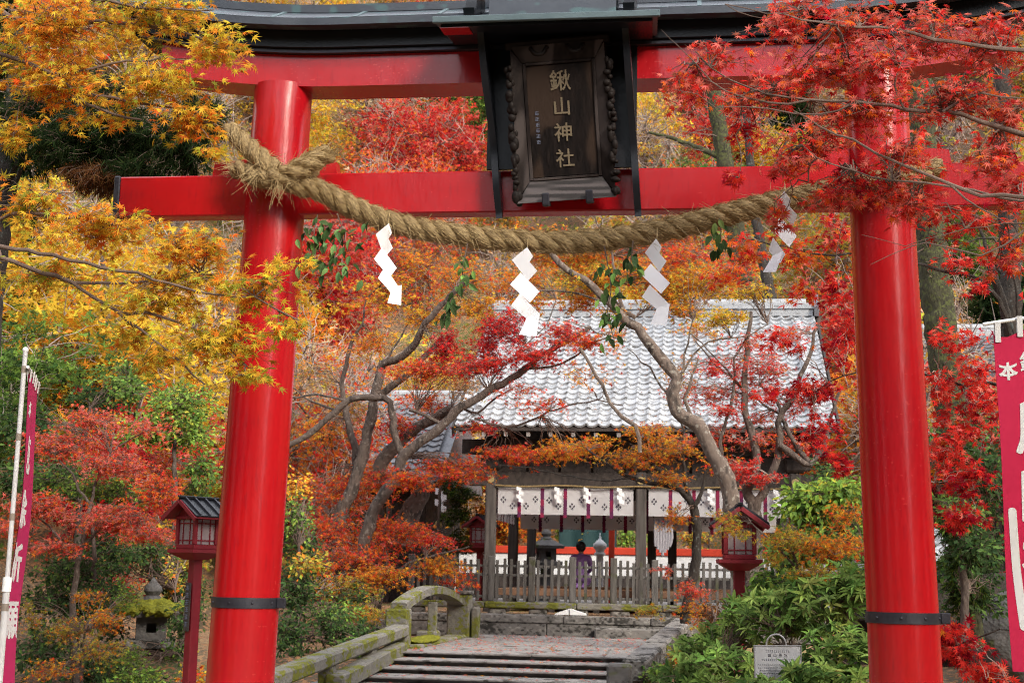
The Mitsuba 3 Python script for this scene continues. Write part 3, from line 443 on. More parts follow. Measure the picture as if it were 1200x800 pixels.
PAL = {'gold': [(Y_, 6), (O_, 3.4), (YG, 2.2), (DO, 0.6)], 'gold_g': [(Y_, 2), (O_, 2), (YG, 2), (DO, 0.5)], 'gold_o': [(Y_, 5), (O_, 5), (DO, 1.0), (YG, 1.2)], 'yel': [(Y_, 6), (O_, 1.5), (YG, 1)],
       'red': [(RD, 4.5), (PK, 3.2), (CR, 3), (O_, 0.3), (DO, 0.8)], 'scar': [(RD, 4), (PK, 5), (CR, 0.9), (DO, 1.6), (O_, 0.4), ((0.42, 0.15, 0.09), 0.6)], 'red_o': [(RD, 4), (DO, 5), (O_, 2.5), (PK, 1.5)], 'crim': [(CR, 3.6), (RD, 4.4), (PK, 0.6)], 'bright': [(RD, 6), (PK, 1.5), (CR, 0.9), (DO, 0.7)],
       'org': [(O_, 5), (DO, 2), (Y_, 1.4), (RD, 0.8)], 'org_y': [(O_, 5), (Y_, 5), (DO, 1.5)], 'pink': [(PK, 5), (RD, 2), (DO, 2), (O_, 0.8)], 'olive': [(OL, 5), (O_, 1.5), (YG, 2), (DO, 1)], 'tan': [(TN, 5), (O_, 2), (OL, 2)],
       'dkgreen': [(GD, 6), (GM, 2)], 'green': [(GM, 5), (GB, 3), (GD, 2)], 'bgreen': [(GB, 5), (GM, 3), (YG, 1)], 'rhodo': [((0.17, 0.27, 0.07), 5), ((0.27, 0.39, 0.10), 3.5), ((0.08, 0.14, 0.04), 2.5), ((0.40, 0.44, 0.12), 0.8)], 'pine': [((0.05, 0.09, 0.022), 2), ((0.16, 0.24, 0.03), 2), ((0.03, 0.05, 0.02), 3)],
       'cedar': [((0.025, 0.045, 0.018), 5), ((0.05, 0.075, 0.025), 3)], 'brown': [((0.17, 0.07, 0.03), 2), ((0.26, 0.13, 0.06), 2)]}
def colours(pal, pos, rng, freq=1.6):
    cs = np.array([c for c, _ in PAL[pal]]); w = np.cumsum([x for _, x in PAL[pal]]); w = w / w[-1]
    u = 0.5 * meshkit.noise(pos * freq, 3) + 0.5 * rng.random(len(pos)); u = np.argsort(np.argsort(u)) / max(len(u), 1)
    perm = rng.random(len(pos)); u = np.where(perm < 0.45, rng.random(len(pos)), u)
    c = cs[np.minimum(np.searchsorted(w, u), len(cs) - 1)]
    c = c * rng.uniform(0.50, 1.15, (len(pos), 1)) * (1 + rng.normal(0, 0.07, (len(pos), 3)))
    return np.clip(c, 0.003, 0.93)
def unit(v): return v / (np.linalg.norm(v, axis=-1, keepdims=True) + 1e-9)
FILL = lambda n: np.zeros((n, 3))
def foliage(key, nodes, pads, kind, size, seed, indiv=0, twig='twig', leafmat='leaf', tr=0.004, per=9, updown=0.75, anchor=True, density=1.0, side=0.0, reach=1.0):
    """twigs and leaves of one plant. nodes: points twigs may start from; pads: (x,y,z,rx,rz,ry,palette,n)"""
    rng = np.random.default_rng(seed); nodes = np.asarray(nodes, float); TW, LP, LN, LH, LS, LC = [], [], [], [], [], []
    for (x, y, z, rx, rz, ry, pal, n) in pads:
        c = np.array([x, y, z]); n = int(n * density); nt = max(3, n // per)
        d = np.linalg.norm(nodes - c, axis=1); a = nodes[np.argmin(d + 0.6 * np.maximum(nodes[:, 2] - z - 0.3, 0))]
        v = c - a; L = np.linalg.norm(v)
        if anchor and L > 0.05:
            nsub = max(1, nt // 5)
            hubs = c + (rng.random((nsub, 3)) - 0.5) * 1.2 * np.array([rx, ry, rz])
            for h in hubs:
                w = h - a; q = a + w * np.linspace(0, 1, 7)[:, None] + rng.normal(0, 0.035 * min(L, 2), (7, 3)) * np.array([0, 1, 1, 1, 1, 1, 0.3])[:, None] + np.array([0, 0, 0.10 * min(L, 1.5)]) * np.sin(np.pi * np.linspace(0, 1, 7))[:, None]
                r0 = tr * (1.2 + 0.8 * min(L, 3)); TW.append((q, r0, tr * 0.8))
        else: hubs = c[None]
        # twigs fan out from hubs to the rim of the flat pad
        e = rng.normal(0, 1, (nt, 3)); e = unit(e) * (rng.random((nt, 1)) ** 0.45); tip = c + e * np.array([rx, ry, rz]) * reach
        hi = rng.integers(0, len(hubs), nt); hs = hubs[hi] * 0.75 + tip * 0.25 * 0 + c * 0.25
        for i in range(nt):
            w = tip[i] - hs[i]; m = np.linspace(0, 1, 7)[:, None]; q = hs[i] + w * m + rng.normal(0, 0.03 * np.linalg.norm(w) + 0.004, (7, 3)) * np.sqrt(m); q[:, 2] -= 0.10 * np.linalg.norm(w) * m[:, 0] ** 2
            TW.append((q, tr * 0.75, tr * 0.3)); k = per
            f = rng.random(k) ** 0.7; j = np.minimum((f * 6).astype(int), 5); fr = (f * 6 - j)[:, None]; p = q[j] * (1 - fr) + q[j + 1] * fr
            hd = unit(w)[None] + rng.normal(0, 0.8, (k, 3)); hd[:, 2] -= 0.35
            nn = np.array([0, -side, updown])[None] + rng.normal(0, 0.55, (k, 3))
            off = unit(hd) * size * rng.uniform(0.3, 1.0, (k, 1)); LP.append(p + off); LN.append(nn); LH.append(hd); LS.append(size * rng.uniform(0.62, 1.2, k)); LC.append(colours(pal, p, rng))
    LP, LN, LH, LS, LC = map(np.concatenate, (LP, LN, LH, LS, LC))
    if TW: part(key, 'twigs', twigmesh(TW), twig, False, kind='stuff')
    leaves(key, kind, LP, LN, LH, LS, LC, indiv, leafmat)
def in_view(p):
    d = p - EYE; z = d @ _f; a = (d @ np.cross(_f, _up)) / z; b = (d @ _up) / z
    return (z > 0) & (np.abs(a) < 0.365) & (np.abs(b) < 0.245), z
def leaves(key, kind, LP, LN, LH, LS, LC, indiv=0, leafmat='leaf', name='leaf'):
    keep = np.ones(len(LP), bool)
    if indiv:
        ok, z = in_view(LP); vis = np.where(ok, LS / z, -1); B = basis(LN, LH); facing = np.abs(((EYE - LP) * LN).sum(1)) / (np.linalg.norm(EYE - LP, axis=1) * np.linalg.norm(LN, axis=1))
        pick = np.argsort(-vis * (0.4 + facing))[:indiv]; pick = pick[vis[pick] > 0]; keep[pick] = False
        kc = 10; cents = LC[np.random.default_rng(1).choice(pick, kc)]; V, F = LEAF[kind]
        plies = [mikit.ply(trimesh.Trimesh(V, F, process=False), leafmat, False, color=np.repeat(c[None], len(V), 0)) for c in cents]
        for i in pick:
            m = np.eye(4); m[:3, :3] = B[i] * LS[i]; m[:3, 3] = LP[i]
            ref(key, name, plies[int(np.argmin(np.abs(cents - LC[i]).sum(1)))], m)
    m, col = scatter(kind, LP[keep], LN[keep], LH[keep], LS[keep], LC[keep])
    part(key, 'foliage', m, leafmat, False, kind='stuff', color=col)
def limbs(key, L, bark, seed=0, sides=10, trunk_first=True):
    """L: list of (points, r0, r1); the first is the trunk. Returns all nodes of the limbs."""
    rng = np.random.default_rng(seed); N = []
    for i, (p, r0, r1) in enumerate(L):
        q = smoothline(p, 0.12, jit=0.010, rng=rng); r = np.linspace(r0, r1, len(q)) * (1 + 0.05 * np.sin(np.arange(len(q)) * 1.3 + i))
        part(key, 'trunk' if i == 0 and trunk_first else 'branch', tube(q, r, sides if r0 > 0.03 else 6, lump=0.04, rng=rng), bark, 50); N.append(q)
    return np.vstack(N)
# ---------------------------------------------------------------- paved landing, steps, kerbs
rng = np.random.default_rng(21)
lp = 'paved_landing'; USED.add(lp); labels[lp] = {'label': 'stone paved landing at the top of the steps before the fence', 'category': 'paving', 'kind': 'structure'}
part(lp, 'bed', bx(-3.3, 0.75, 8.80, 14.70, 0.30, 0.466, 0.01), 'dark_stone')
ys = [8.70, 9.55, 10.75, 11.6, 12.8, 13.6, 14.68]
for r in range(6):
    cut = np.sort(np.concatenate([[-3.22, 0.62], np.linspace(-3.22, 0.62, 5)[1:-1] + rng.uniform(-0.28, 0.28, 3)]))
    for a, b in zip(cut[:-1], cut[1:]):
        part(lp, 'slab', bx(a + 0.011, b - 0.011, ys[r] + 0.011 + (0 if r else -0.06), ys[r + 1] - 0.011, 0.456, 0.482 + rng.uniform(-0.006, 0.006), 0.012), 'step_stone')
st = 'stone_steps'; USED.add(st); labels[st] = {'label': 'low wide stone steps with dark risers leading up to the landing', 'category': 'steps', 'kind': 'structure'}
for k in range(1, 7):
    yf = 8.70 - 0.60 * k; zt = 0.482 - 0.076 * k; xl = -3.22 - 0.16 * k; xr = 0.52 - 0.09 * k
    part(st, 'riser', bx(xl, xr, yf + 0.13, yf + 0.74, zt - 0.30, zt - 0.014, 0.004), 'step_stone')
    cut = np.concatenate([[xl], np.sort(np.linspace(xl, xr, 4)[1:-1] + rng.uniform(-0.35, 0.35, 2)), [xr]])
    for a, b in zip(cut[:-1], cut[1:]):
        part(st, 'step_stone', bx(a + 0.004, b - 0.004, yf + rng.uniform(-0.01, 0.01), yf + 0.70, zt - 0.024, zt + rng.uniform(-0.004, 0.004), 0.007), 'step_stone')
part(st, 'riser', bx(-3.22, 0.56, 8.79, 9.0, 0.20, 0.455, 0.004), 'step_stone')
lw = thing('lower_path', 'stone flagged path below the steps passing under the gate', 'path', kind='structure')
part(lw, 'path_bed', bx(-3.6, 0.6, -12.0, 4.95, -0.15, 0.022, 0.004), 'gravel')
lk = thing('left_stair_kerb', 'sloping mossy stone kerb on the left side of the steps', 'kerb')
part(lk, 'kerb_stone', beam((-3.202,8.95,0.496), (-3.299,5.6,0.258), 0.24, 0.20, 0.02), 'mossy_stone'); 
rk = thing('right_stair_kerb', 'pale rough stone kerb along the right side of the landing', 'kerb')
_a, _b = np.array((0.285,7,0.408)), np.array((0.854,13.9,0.733))
for t0, t1 in ((0, 0.33), (0.335, 0.68), (0.685, 1)): part(rk, 'kerb_stone', beam(_a + (_b - _a) * t0, _a + (_b - _a) * t1, 0.34, 0.30, 0.03), 'stone')
part(rk, 'end_block', cb(np.array((0.11,6.6,0.367)) - [0, 0, 0.06], (0.31, 0.34, 0.44), 0.03), 'dark_stone')
# stone parapet of the bridge on the left
sr = thing('stone_parapet', 'mossy arched stone parapet with square posts left of the landing', 'parapet')
p1, p2 = np.array((-3.317,9.5,0.503)), np.array((-3.078,13.5,0.504))
part(sr, 'post', bx(p1[0] - 0.20, p1[0] + 0.14, p1[1] - 0.16, p1[1] + 0.18, 0.3, 1.06, 0.025), 'mossy_stone')
ps = part(sr, 'post', bx(p2[0] - 0.2, p2[0] + 0.2, p2[1] - 0.2, p2[1] + 0.2, 0.3, 1.22, 0.03), 'mossy_stone'); part(ps, 'post_cap', bx(p2[0] - 0.215, p2[0] + 0.215, p2[1] - 0.215, p2[1] + 0.215, 1.222, 1.285, 0.03), 'stone')
part(sr, 'small_post', bx(p2[0] + 0.23, p2[0] + 0.35, p2[1] - 0.15, p2[1] + 0.15, 0.3, 1.0, 0.02), 'mossy_stone')
pm = (p1 + p2) / 2; part(sr, 'middle_post', bx(pm[0] - 0.07, pm[0] + 0.07, pm[1] - 0.08, pm[1] + 0.08, 0.4, 1.12, 0.015), 'mossy_stone'); part(sr, 'middle_foot', bx(pm[0] - 0.22, pm[0] + 0.10, pm[1] - 0.25, pm[1] + 0.25, 0.4, 0.66, 0.03), 'mossy_stone')
tt = np.linspace(0, 1, 22); ax_ = p1[None] + (p2 - p1)[None] * (tt[:, None] * 1.04 - 0.03); az = 1.02 + 0.30 * np.sin(np.pi * np.clip(tt * 0.92 + 0.06, 0, 1)) ** 0.9
def barpath(P, w, h):
    t = np.gradient(P, axis=0); t /= np.linalg.norm(t, axis=1, keepdims=True); s = np.cross(t, [0, 0, 1]); s /= np.linalg.norm(s, axis=1, keepdims=True); u = np.cross(s, t)
    prof = [(-.5, -.5), (.5, -.5), (.5, .38), (.38, .5), (-.38, .5), (-.5, .38)]; k = len(prof)
    V = np.concatenate([P[:, None] + np.stack([s * a * w + u * b * h for a, b in prof], 1)]).reshape(-1, 3); n = len(P)
    i, j = np.meshgrid(np.arange(n - 1), np.arange(k), indexing='ij'); j2 = (j + 1) % k; q = np.stack([i * k + j, i * k + j2, (i + 1) * k + j2, (i + 1) * k + j], -1).reshape(-1, 4)
    e = np.array([[0, a + 1, a] for a in range(1, k - 1)]); m = trimesh.Trimesh(V, np.vstack([q[:, [0, 1, 2]], q[:, [0, 2, 3]], e, e[:, ::-1] + (n - 1) * k]), process=False); m.fix_normals(); return m
part(sr, 'arched_rail', barpath(np.stack([ax_[:, 0], ax_[:, 1], az], 1), 0.25, 0.13), 'mossy_stone', 30, 'arched stone top rail, pale on top and mossy below')
_c = np.array((-3.268,9.35,0.747)); _d = np.array((-3.549,3.6,0.416))
part(sr, 'sloping_rail', beam(_c, _d, 0.26, 0.17, 0.03), 'mossy_stone', 30, 'long mossy stone rail sloping down towards the gate')
for t in (0.3, 0.62, 0.93): q = _c + (_d - _c) * t; part(sr, 'rail_post', bx(q[0] - 0.09, q[0] + 0.09, q[1] - 0.12, q[1] + 0.12, -0.1, q[2] - 0.085, 0.02), 'mossy_stone')
part(sr, 'base_kerb', beam(np.array(p1) * [1, 1, 0] + [0.12, 0, 0.46], np.array(p2) * [1, 1, 0] + [0.0, 0, 0.46], 0.34, 0.14, 0.03), 'mossy_stone')
m = trimesh.creation.icosphere(3, 1.0); m.apply_scale([0.20, 0.85, 0.05]); v = m.vertices; v += (meshkit.fbm(v * 12, 3)[:, None] - 0.5) * 0.09; m.apply_translation([p1[0] + 0.16, 10.6, 0.56]); part(sr, 'moss_patch', m, 'moss', True)
# ---------------------------------------------------------------- plinth and picket fence
pn = thing('stone_plinth', 'weathered stone plinth of two courses under the wooden fence', 'plinth')
xx = [-4.6, -3.1, -1.35, 0.25, 1.9, 3.6]
for i in range(5):
    part(pn, 'upper_stone', bx(xx[i] + 0.006, xx[i + 1] - 0.006, 14.68, 15.05, 0.70, 0.845 + 0.01 * (i % 2), 0.02), 'stone'); part(pn, 'lower_stone', bx(xx[i] - 0.3, xx[i + 1] - 0.31, 14.70, 15.05, 0.44, 0.697, 0.015), 'stone')
    part(pn, 'sill_stone', bx(xx[i] + 0.2, xx[i + 1] + 0.19, 15.26, 15.5, 0.945, 1.07, 0.02), 'mossy_stone')
for i, x in enumerate(np.arange(-4.4, 3.4, 0.78)): part(pn, 'sill_block', bx(x, x + 0.34, 15.3, 15.46, 0.80, 0.943, 0.02), 'stone')
part(pn, 'front_block', bx(-0.75, 0.52, 14.36, 14.69, 0.44, 0.66, 0.03), 'stone')
wc = thing('white_cover', 'low white folded cover lying on the plinth below the fence', 'cover')
_q = np.array((-1.26,14.95,0.97))
put(wc, cat([hull([_q + d for y in (0, 0.25) for d in ((-0.27, y, -0.11), (-0.26, y, -0.085), (-0.012, y, 0.0), (-0.012, y, -0.11))]), hull([_q + d for y in (0, 0.25) for d in ((0.31, y, -0.11), (0.30, y, -0.085), (0.012, y, 0.0), (0.012, y, -0.11))])]), 'white_paint', False)
pf = thing('picket_fence', 'weathered grey wooden picket fence standing on the stone plinth', 'fence')
rng = np.random.default_rng(31)
posts = np.arange(-4.34, 3.3, 0.775)
for i, x in enumerate(posts):
    tall = i == 5
    part(pf, 'post', bx(x - 0.062, x + 0.062, 15.32, 15.44, 0.62 if tall else 1.072, 1.915 + rng.uniform(-0.015, 0.02) + 0.02 * tall, 0.012), 'grey_wood_worn' if i % 2 else 'grey_wood')
for x0, x1 in zip(posts[:-1], posts[1:]):
    for f in np.arange(1, 6) / 6.0:
        x = x0 + (x1 - x0) * f + rng.normal(0, 0.006); h = rng.uniform(-0.03, 0.025); pk = hull([(x - 0.028, 15.325, 1.085), (x + 0.028, 15.325, 1.085), (x - 0.028, 15.347, 1.085), (x + 0.028, 15.347, 1.085), (x - 0.028 + h * 0.2, 15.325, 1.855 + h), (x + 0.028 + h * 0.2, 15.325, 1.855 + h), (x - 0.028 + h * 0.2, 15.347, 1.835 + h), (x + 0.028 + h * 0.2, 15.347, 1.835 + h)])
        part(pf, 'picket', pk, 'grey_wood_worn' if rng.random() < 0.4 else 'grey_wood')
    for z, hh in ((1.735, 0.045), (1.565, 0.05), (1.16, 0.05)): part(pf, 'rail', bx(x0 + 0.064, x1 - 0.064, 15.352, 15.395, z - hh / 2, z + hh / 2, 0.006), 'grey_wood')
# ---------------------------------------------------------------- pavilion
pv = thing('shrine_pavilion', 'open wooden shrine pavilion with a silvery grey tiled roof behind the fence', 'pavilion')
PX, PY = 0.05, (16.56, 20.2, 23.84); RX0, RX1 = -3.60, 3.74
TH = math.atan2(7.42 - 4.42, 20.2 - 15.55); CS, SN = math.cos(TH), math.sin(TH)
for y in PY:
    for x in (-3.0, 0.0, 3.0): 
        if (x, y) != (0.0, PY[1]): part(pv, 'post', bx(x - 0.105, x + 0.105, y - 0.105, y + 0.105, 0.80, 3.62, 0.02), 'post_wood')
part(pv, 'post', bx(0.44, 0.64, 21.4, 21.6, 0.80, 3.6, 0.02), 'dark_wood')
for y in PY:
    part(pv, 'beam', bx(-3.45, 3.45, y - 0.09, y + 0.09, 3.32, 3.60, 0.01), 'dark_wood'); part(pv, 'upper_beam', bx(-3.6, 3.6, y - 0.11, y + 0.11, 3.95, 4.25, 0.01), 'dark_wood')
    for x in (-3, 0, 3): part(pv, 'bracket_block', cb((x, y, 3.79), (0.42, 0.30, 0.30), 0.05), 'dark_wood')
for x in (-3.0, 3.0):
    for y0, y1 in ((PY[0], PY[1]), (PY[1], PY[2])): part(pv, 'side_beam', bx(x - 0.08, x + 0.08, y0 + 0.11, y1 - 0.11, 3.35, 3.58, 0.01), 'dark_wood'); part(pv, 'side_beam', bx(x - 0.09, x + 0.09, y0 + 0.13, y1 - 0.13, 3.97, 4.22, 0.01), 'dark_wood')
for x in np.arange(-2.6, 2.7, 0.65): part(pv, 'transom_panel', bx(x - 0.30, x + 0.30, PY[0] - 0.03, PY[0] + 0.0, 3.602, 3.948, 0.006), 'dark_wood')
for x in (-3, 0, 3): part(pv, 'nail_cover', orient(trimesh.creation.cylinder(0.072, 0.05, sections=24), rot([1, 0, 0], math.pi / 2), (x, PY[0] - 0.105, 3.45)), 'gold', 30, 'round gilt nail cover')
fl = part(pv, 'floor', bx(-2.88, 2.88, 16.9, 23.6, 1.16, 1.30, 0.01), 'brown_wood')
for x in np.arange(-2.7, 2.8, 0.9): part(fl, 'floor_leg', bx(x - 0.06, x + 0.06, 16.95, 17.07, 0.8, 1.158, 0.008), 'dark_wood')
rf = part(pv, 'roof', cat([hull([(RX0, 15.55, 4.33), (RX1, 15.55, 4.33), (RX0, 15.55, 4.41), (RX1, 15.55, 4.41), (RX0, 20.2, 7.41), (RX1, 20.2, 7.41), (RX0, 20.2, 7.25), (RX1, 20.2, 7.25)]), hull([(RX0, 24.85, 4.33), (RX1, 24.85, 4.33), (RX0, 24.85, 4.41), (RX1, 24.85, 4.41), (RX0, 20.203, 7.41), (RX1, 20.203, 7.41), (RX0, 20.203, 7.25), (RX1, 20.203, 7.25)])]), 'dark_wood', 30, 'gabled roof of wavy silvery tiles')
for s, nm in ((RX0 + 0.5, 'left'), (RX1 - 0.5, 'right')): part(pv, 'gable_wall', hull([(s - 0.04, 16.4, 4.26), (s + 0.04, 16.4, 4.26), (s - 0.04, 24.0, 4.26), (s + 0.04, 24.0, 4.26), (s - 0.04, 20.2, 7.2), (s + 0.04, 20.2, 7.2)]), 'dark_wood')
for x in np.arange(RX0 + 0.12, RX1 - 0.05, 0.44):
    rr_ = beam((x, 15.60, 4.275), (x, 20.1, 7.18), 0.09, 0.11, 0.006); k = part(pv, 'rafter', rr_, 'dark_wood')
    part(k, 'rafter_end', beam((x, 15.592, 4.270), (x, 15.597, 4.2733), 0.075, 0.095, 0.002), 'white_print')
part(pv, 'eave_board', bx(RX0, RX1, 15.52, 15.548, 4.33, 4.425, 0.004), 'dark_wood')
# tiles
def tilemesh(w=0.230, L=0.30, th=0.042):
    u = np.concatenate([np.linspace(0, 0.72, 6), np.linspace(0.72, 1.0, 5)[1:]]); h = np.where(u <= 0.72, -0.026 * np.sin(np.pi * u / 0.72), 0.026 * np.sin(np.pi * (u - 0.72) / 0.28)); n = len(u)
    x = (u - 0.5) * (w + 0.014); V = np.vstack([np.stack([x, 0 * x, h + 0.046], 1), np.stack([x, 0 * x + L, h], 1), np.stack([x, 0 * x, h + 0.046 - th], 1)]); F = []
    for i in range(n - 1): F += [(i, i + 1, n + i + 1), (i, n + i + 1, n + i), (2 * n + i, 2 * n + i + 1, i + 1), (2 * n + i, i + 1, i)]
    return trimesh.Trimesh(V, F, process=False)
TM = tilemesh(); PLY_T = [mikit.ply(TM, f'roof_tile_{i}', 60) for i in range(3)]
FR = np.stack([[1, 0, 0], [0, CS, SN], [0, -SN, CS]], 1); BK = np.stack([[-1, 0, 0], [0, -CS, SN], [0, SN, CS]], 1)
rng = np.random.default_rng(41); nc, nr = 31, 23; rest = []; cnt = 0
SLOPE = math.hypot(7.42 - 4.42, 4.65)
for r in range(nr):
    for c in range(nc):
        x = RX0 + 0.13 + c * 0.2355; s = -0.05 + r * (SLOPE - 0.02) / nr; M = np.eye(4); M[:3, :3] = FR @ rot([0, 0, 1], rng.normal(0, 0.018)) @ rot([1, 0, 0], rng.normal(0, 0.02)); M[:3, 3] = [x, 15.55 + s * CS - SN * 0.03, 4.42 + s * SN + CS * 0.03]
        if cnt < 300: ref(rf, 'tile', PLY_T[rng.integers(3)], M); cnt += 1
        else: rest.append(trimesh.Trimesh(TM.vertices @ M[:3, :3].T + M[:3, 3], TM.faces, process=False))
        N = np.eye(4); N[:3, :3] = BK; N[:3, 3] = [x, 24.85 - s * CS + SN * 0.03, 4.42 + s * SN + CS * 0.03]; rest.append(trimesh.Trimesh(TM.vertices @ N[:3, :3].T + N[:3, 3], TM.faces, process=False))
part(rf, 'upper_tiles', cat(rest), 'roof_tile_1', False, kind='stuff')
rg = part(rf, 'ridge', cat([bx(RX0 + 0.05, RX1 - 0.05, 20.06, 20.34, 7.40, 7.56, 0.01), bx(RX0 + 0.02, RX1 - 0.02, 20.02, 20.38, 7.562, 7.60, 0.01), bx(RX0 + 0.05, RX1 - 0.05, 20.08, 20.32, 7.602, 7.70, 0.01)]), 'roof_tile_0', 30, 'ridge of stacked tiles')
x = RX0 + 0.02
while x < RX1 - 0.25: part(rg, 'ridge_cap', tube([(x, 20.2, 7.72), (x + 0.28, 20.2, 7.72)], 0.10, 14), 'roof_tile_1', 40); x += 0.285
for s in (RX0 - 0.02, RX1 + 0.02):
    og = prism([(-0.26, 0), (0.26, 0), (0.30, 0.20), (0.16, 0.30), (0.10, 0.52), (-0.10, 0.52), (-0.16, 0.30), (-0.30, 0.20)], 0.10, YZ, (s - 0.05, 20.2, 7.38)); part(rg, 'ridge_end_tile', og, 'dark_tile')
for xq in (RX0 + 0.42, RX1 - 0.42):
    for i in range(12):
        s0, s1 = 0.5 + i * 0.36, 0.5 + i * 0.36 + 0.35; P = lambda s: (xq, 15.55 + s * CS - SN * 0.13, 4.42 + s * SN + CS * 0.13); part(rf, 'hip_tile', tube([P(s0), P(s1)], 0.085, 12), 'roof_tile_2', 40)
    P0, P1_ = (xq, 15.55 + 0.4 * CS - SN * 0.07, 4.42 + 0.4 * SN + CS * 0.07), (xq, 15.55 + 4.9 * CS - SN * 0.07, 4.42 + 4.9 * SN + CS * 0.07); part(rf, 'hip_base', beam(P0, P1_, 0.22, 0.10, 0.01), 'roof_tile_0')
for s in (RX0 - 0.03, RX1 + 0.03):
    for a, b in (((s, 15.50, 4.30), (s, 20.2, 7.33)), ((s, 24.9, 4.30), (s, 20.2, 7.33))): part(pv, 'bargeboard', beam(a, b, 0.05, 0.22, 0.006), 'dark_wood')
# curtains
def wave(m, amp, seed):
    v = m.vertices; m.vertices = v + np.stack([0 * v[:, 0], amp * np.sin(v[:, 0] * 7 + seed) * (1 - 0.3 * np.sin(v[:, 2] * 3)), 0 * v[:, 0]], 1); return m
def diamond(cx, cz, s):
    P = [shapely.Polygon([(cx + dx, cz + dz + s * .42), (cx + dx + s * .34, cz + dz), (cx + dx, cz + dz - s * .42), (cx + dx - s * .34, cz + dz)]) for dx, dz in ((0, s * 0.62), (s * 0.52, 0), (-s * 0.52, 0), (0, -s * 0.62))]
    return shapely.union_all(P)
def curtain(label, P0, P1, n, z0, z1, seed, ends=True):
    k = thing('shrine_curtain', label, 'curtain'); P0, P1 = np.array(P0, float), np.array(P1, float); L = np.linalg.norm(P1 - P0); d = (P1 - P0) / L; nn = np.array([d[1], -d[0]])
    R = np.array([[d[0], -nn[0], 0], [d[1], -nn[1], 0], [0, 0, 1]]); w = L / n; r = np.random.default_rng(seed)
    def place(m): return orient(m, R, (P0[0], P0[1], 0))
    for i in range(n):
        x0 = i * w; g = gridmesh(np.linspace(x0 + 0.03, x0 + w - 0.03, 7), np.linspace(z0, z1, 5), lambda X, Y: 0 * X); g = orient(g, XZ); part(k, 'panel', place(wave(g, 0.010, seed)), 'cloth_white', 60)
        for cx, cz in ((x0 + w * 0.30, z0 + (z1 - z0) * (0.55 if i % 2 == 0 else 0.32)), (x0 + w * 0.70, z0 + (z1 - z0) * (0.32 if i % 2 == 0 else 0.58))):
            part(k, 'crest', place(wave(prism(diamond(cx, cz, 0.072), 0.004, XZ, (0, -0.002, 0)).subdivide(), 0.010, seed)), 'crest_print', False)
        if i: s = gridmesh(np.linspace(x0 - 0.036, x0 + 0.036, 3), np.linspace(z0 - 0.06, z1, 5), lambda X, Y: 0 * X); s = orient(s, XZ, (0, -0.004, 0)); b = s.copy(); b.vertices[:, 1] += 0.006; b.invert(); part(k, 'strap', place(wave(cat([s, b]), 0.010, seed)), 'strap', 60)
    part(k, 'hanging_rod', place(bx(0, L, 0.006, 0.03, z1 - 0.005, z1 + 0.03, 0.004)), 'grey_wood'); return k
curtain('white curtain with dark crests and purple straps in the left front bay of the pavilion', (-2.88, 16.50), (-0.12, 16.50), 6, 2.76, 3.28, 1)
curtain('white crested curtain in the right front bay of the pavilion, partly behind the maple', (0.12, 16.50), (2.88, 16.50), 6, 2.76, 3.28, 2)
curtain('second white crested curtain deeper inside the pavilion, showing below the front one', (-2.86, 20.12), (2.86, 20.12), 12, 2.58, 3.24, 3)
curtain('white side curtain running back along the left side of the pavilion', (-2.95, 16.72), (-2.95, 20.05), 7, 2.66, 3.28, 4)
tr_ = thing('thin_rope', 'thin straw rope strung along the front beam of the pavilion', 'rope'); xs_ = np.linspace(-2.9, 2.9, 60); put(tr_, tube(np.stack([xs_, 0 * xs_ + 16.42, 3.32 + 0.012 * np.cos(xs_ * 4)], 1), 0.018, 8), 'straw', 40)
for i, (x, nm) in enumerate(((-2.42, 'leftmost'), (-1.66, 'second from the left'), (-1.08, 'third from the left'), (-0.42, 'fourth from the left'), (1.35, 'near the pale maple trunk'), (2.62, 'rightmost'))):
    k = thing('small_streamer', f'small white zigzag streamer over the front curtain of the pavilion, {nm}', 'paper streamer', 'small streamers on the pavilion rope'); z = 3.31; Q = []
    for j in range(4): Q.append(prism([(x + 0.045 * (j % 2) - 0.05, z - 0.075 * j), (x + 0.045 * (j % 2) + 0.05, z - 0.075 * j - 0.03), (x + 0.045 * (j % 2) + 0.05, z - 0.075 * j - 0.11), (x + 0.045 * (j % 2) - 0.05, z - 0.075 * j - 0.08)], 0.002, XZ, (0, 16.40 - 0.004 * j, 0)))
    put(k, cat(Q), 'paper', False)
hd = thing('hanging_drape', 'pale grey wavy paper bundle hanging beside the right front post of the pavilion', 'drape'); r = np.random.default_rng(3)
put(hd, cat([tube(smoothline([(0.42 + 0.05 * (i - 3), 16.75 + 0.02 * (i % 2), 2.72), (0.42 + 0.055 * (i - 3) + 0.02, 16.75, 2.35), (0.42 + 0.045 * (i - 3), 16.75, 2.0 + 0.06 * abs(i - 3))], 0.06), 0.032, 7) for i in range(7)]), 'drape_grey', 40)
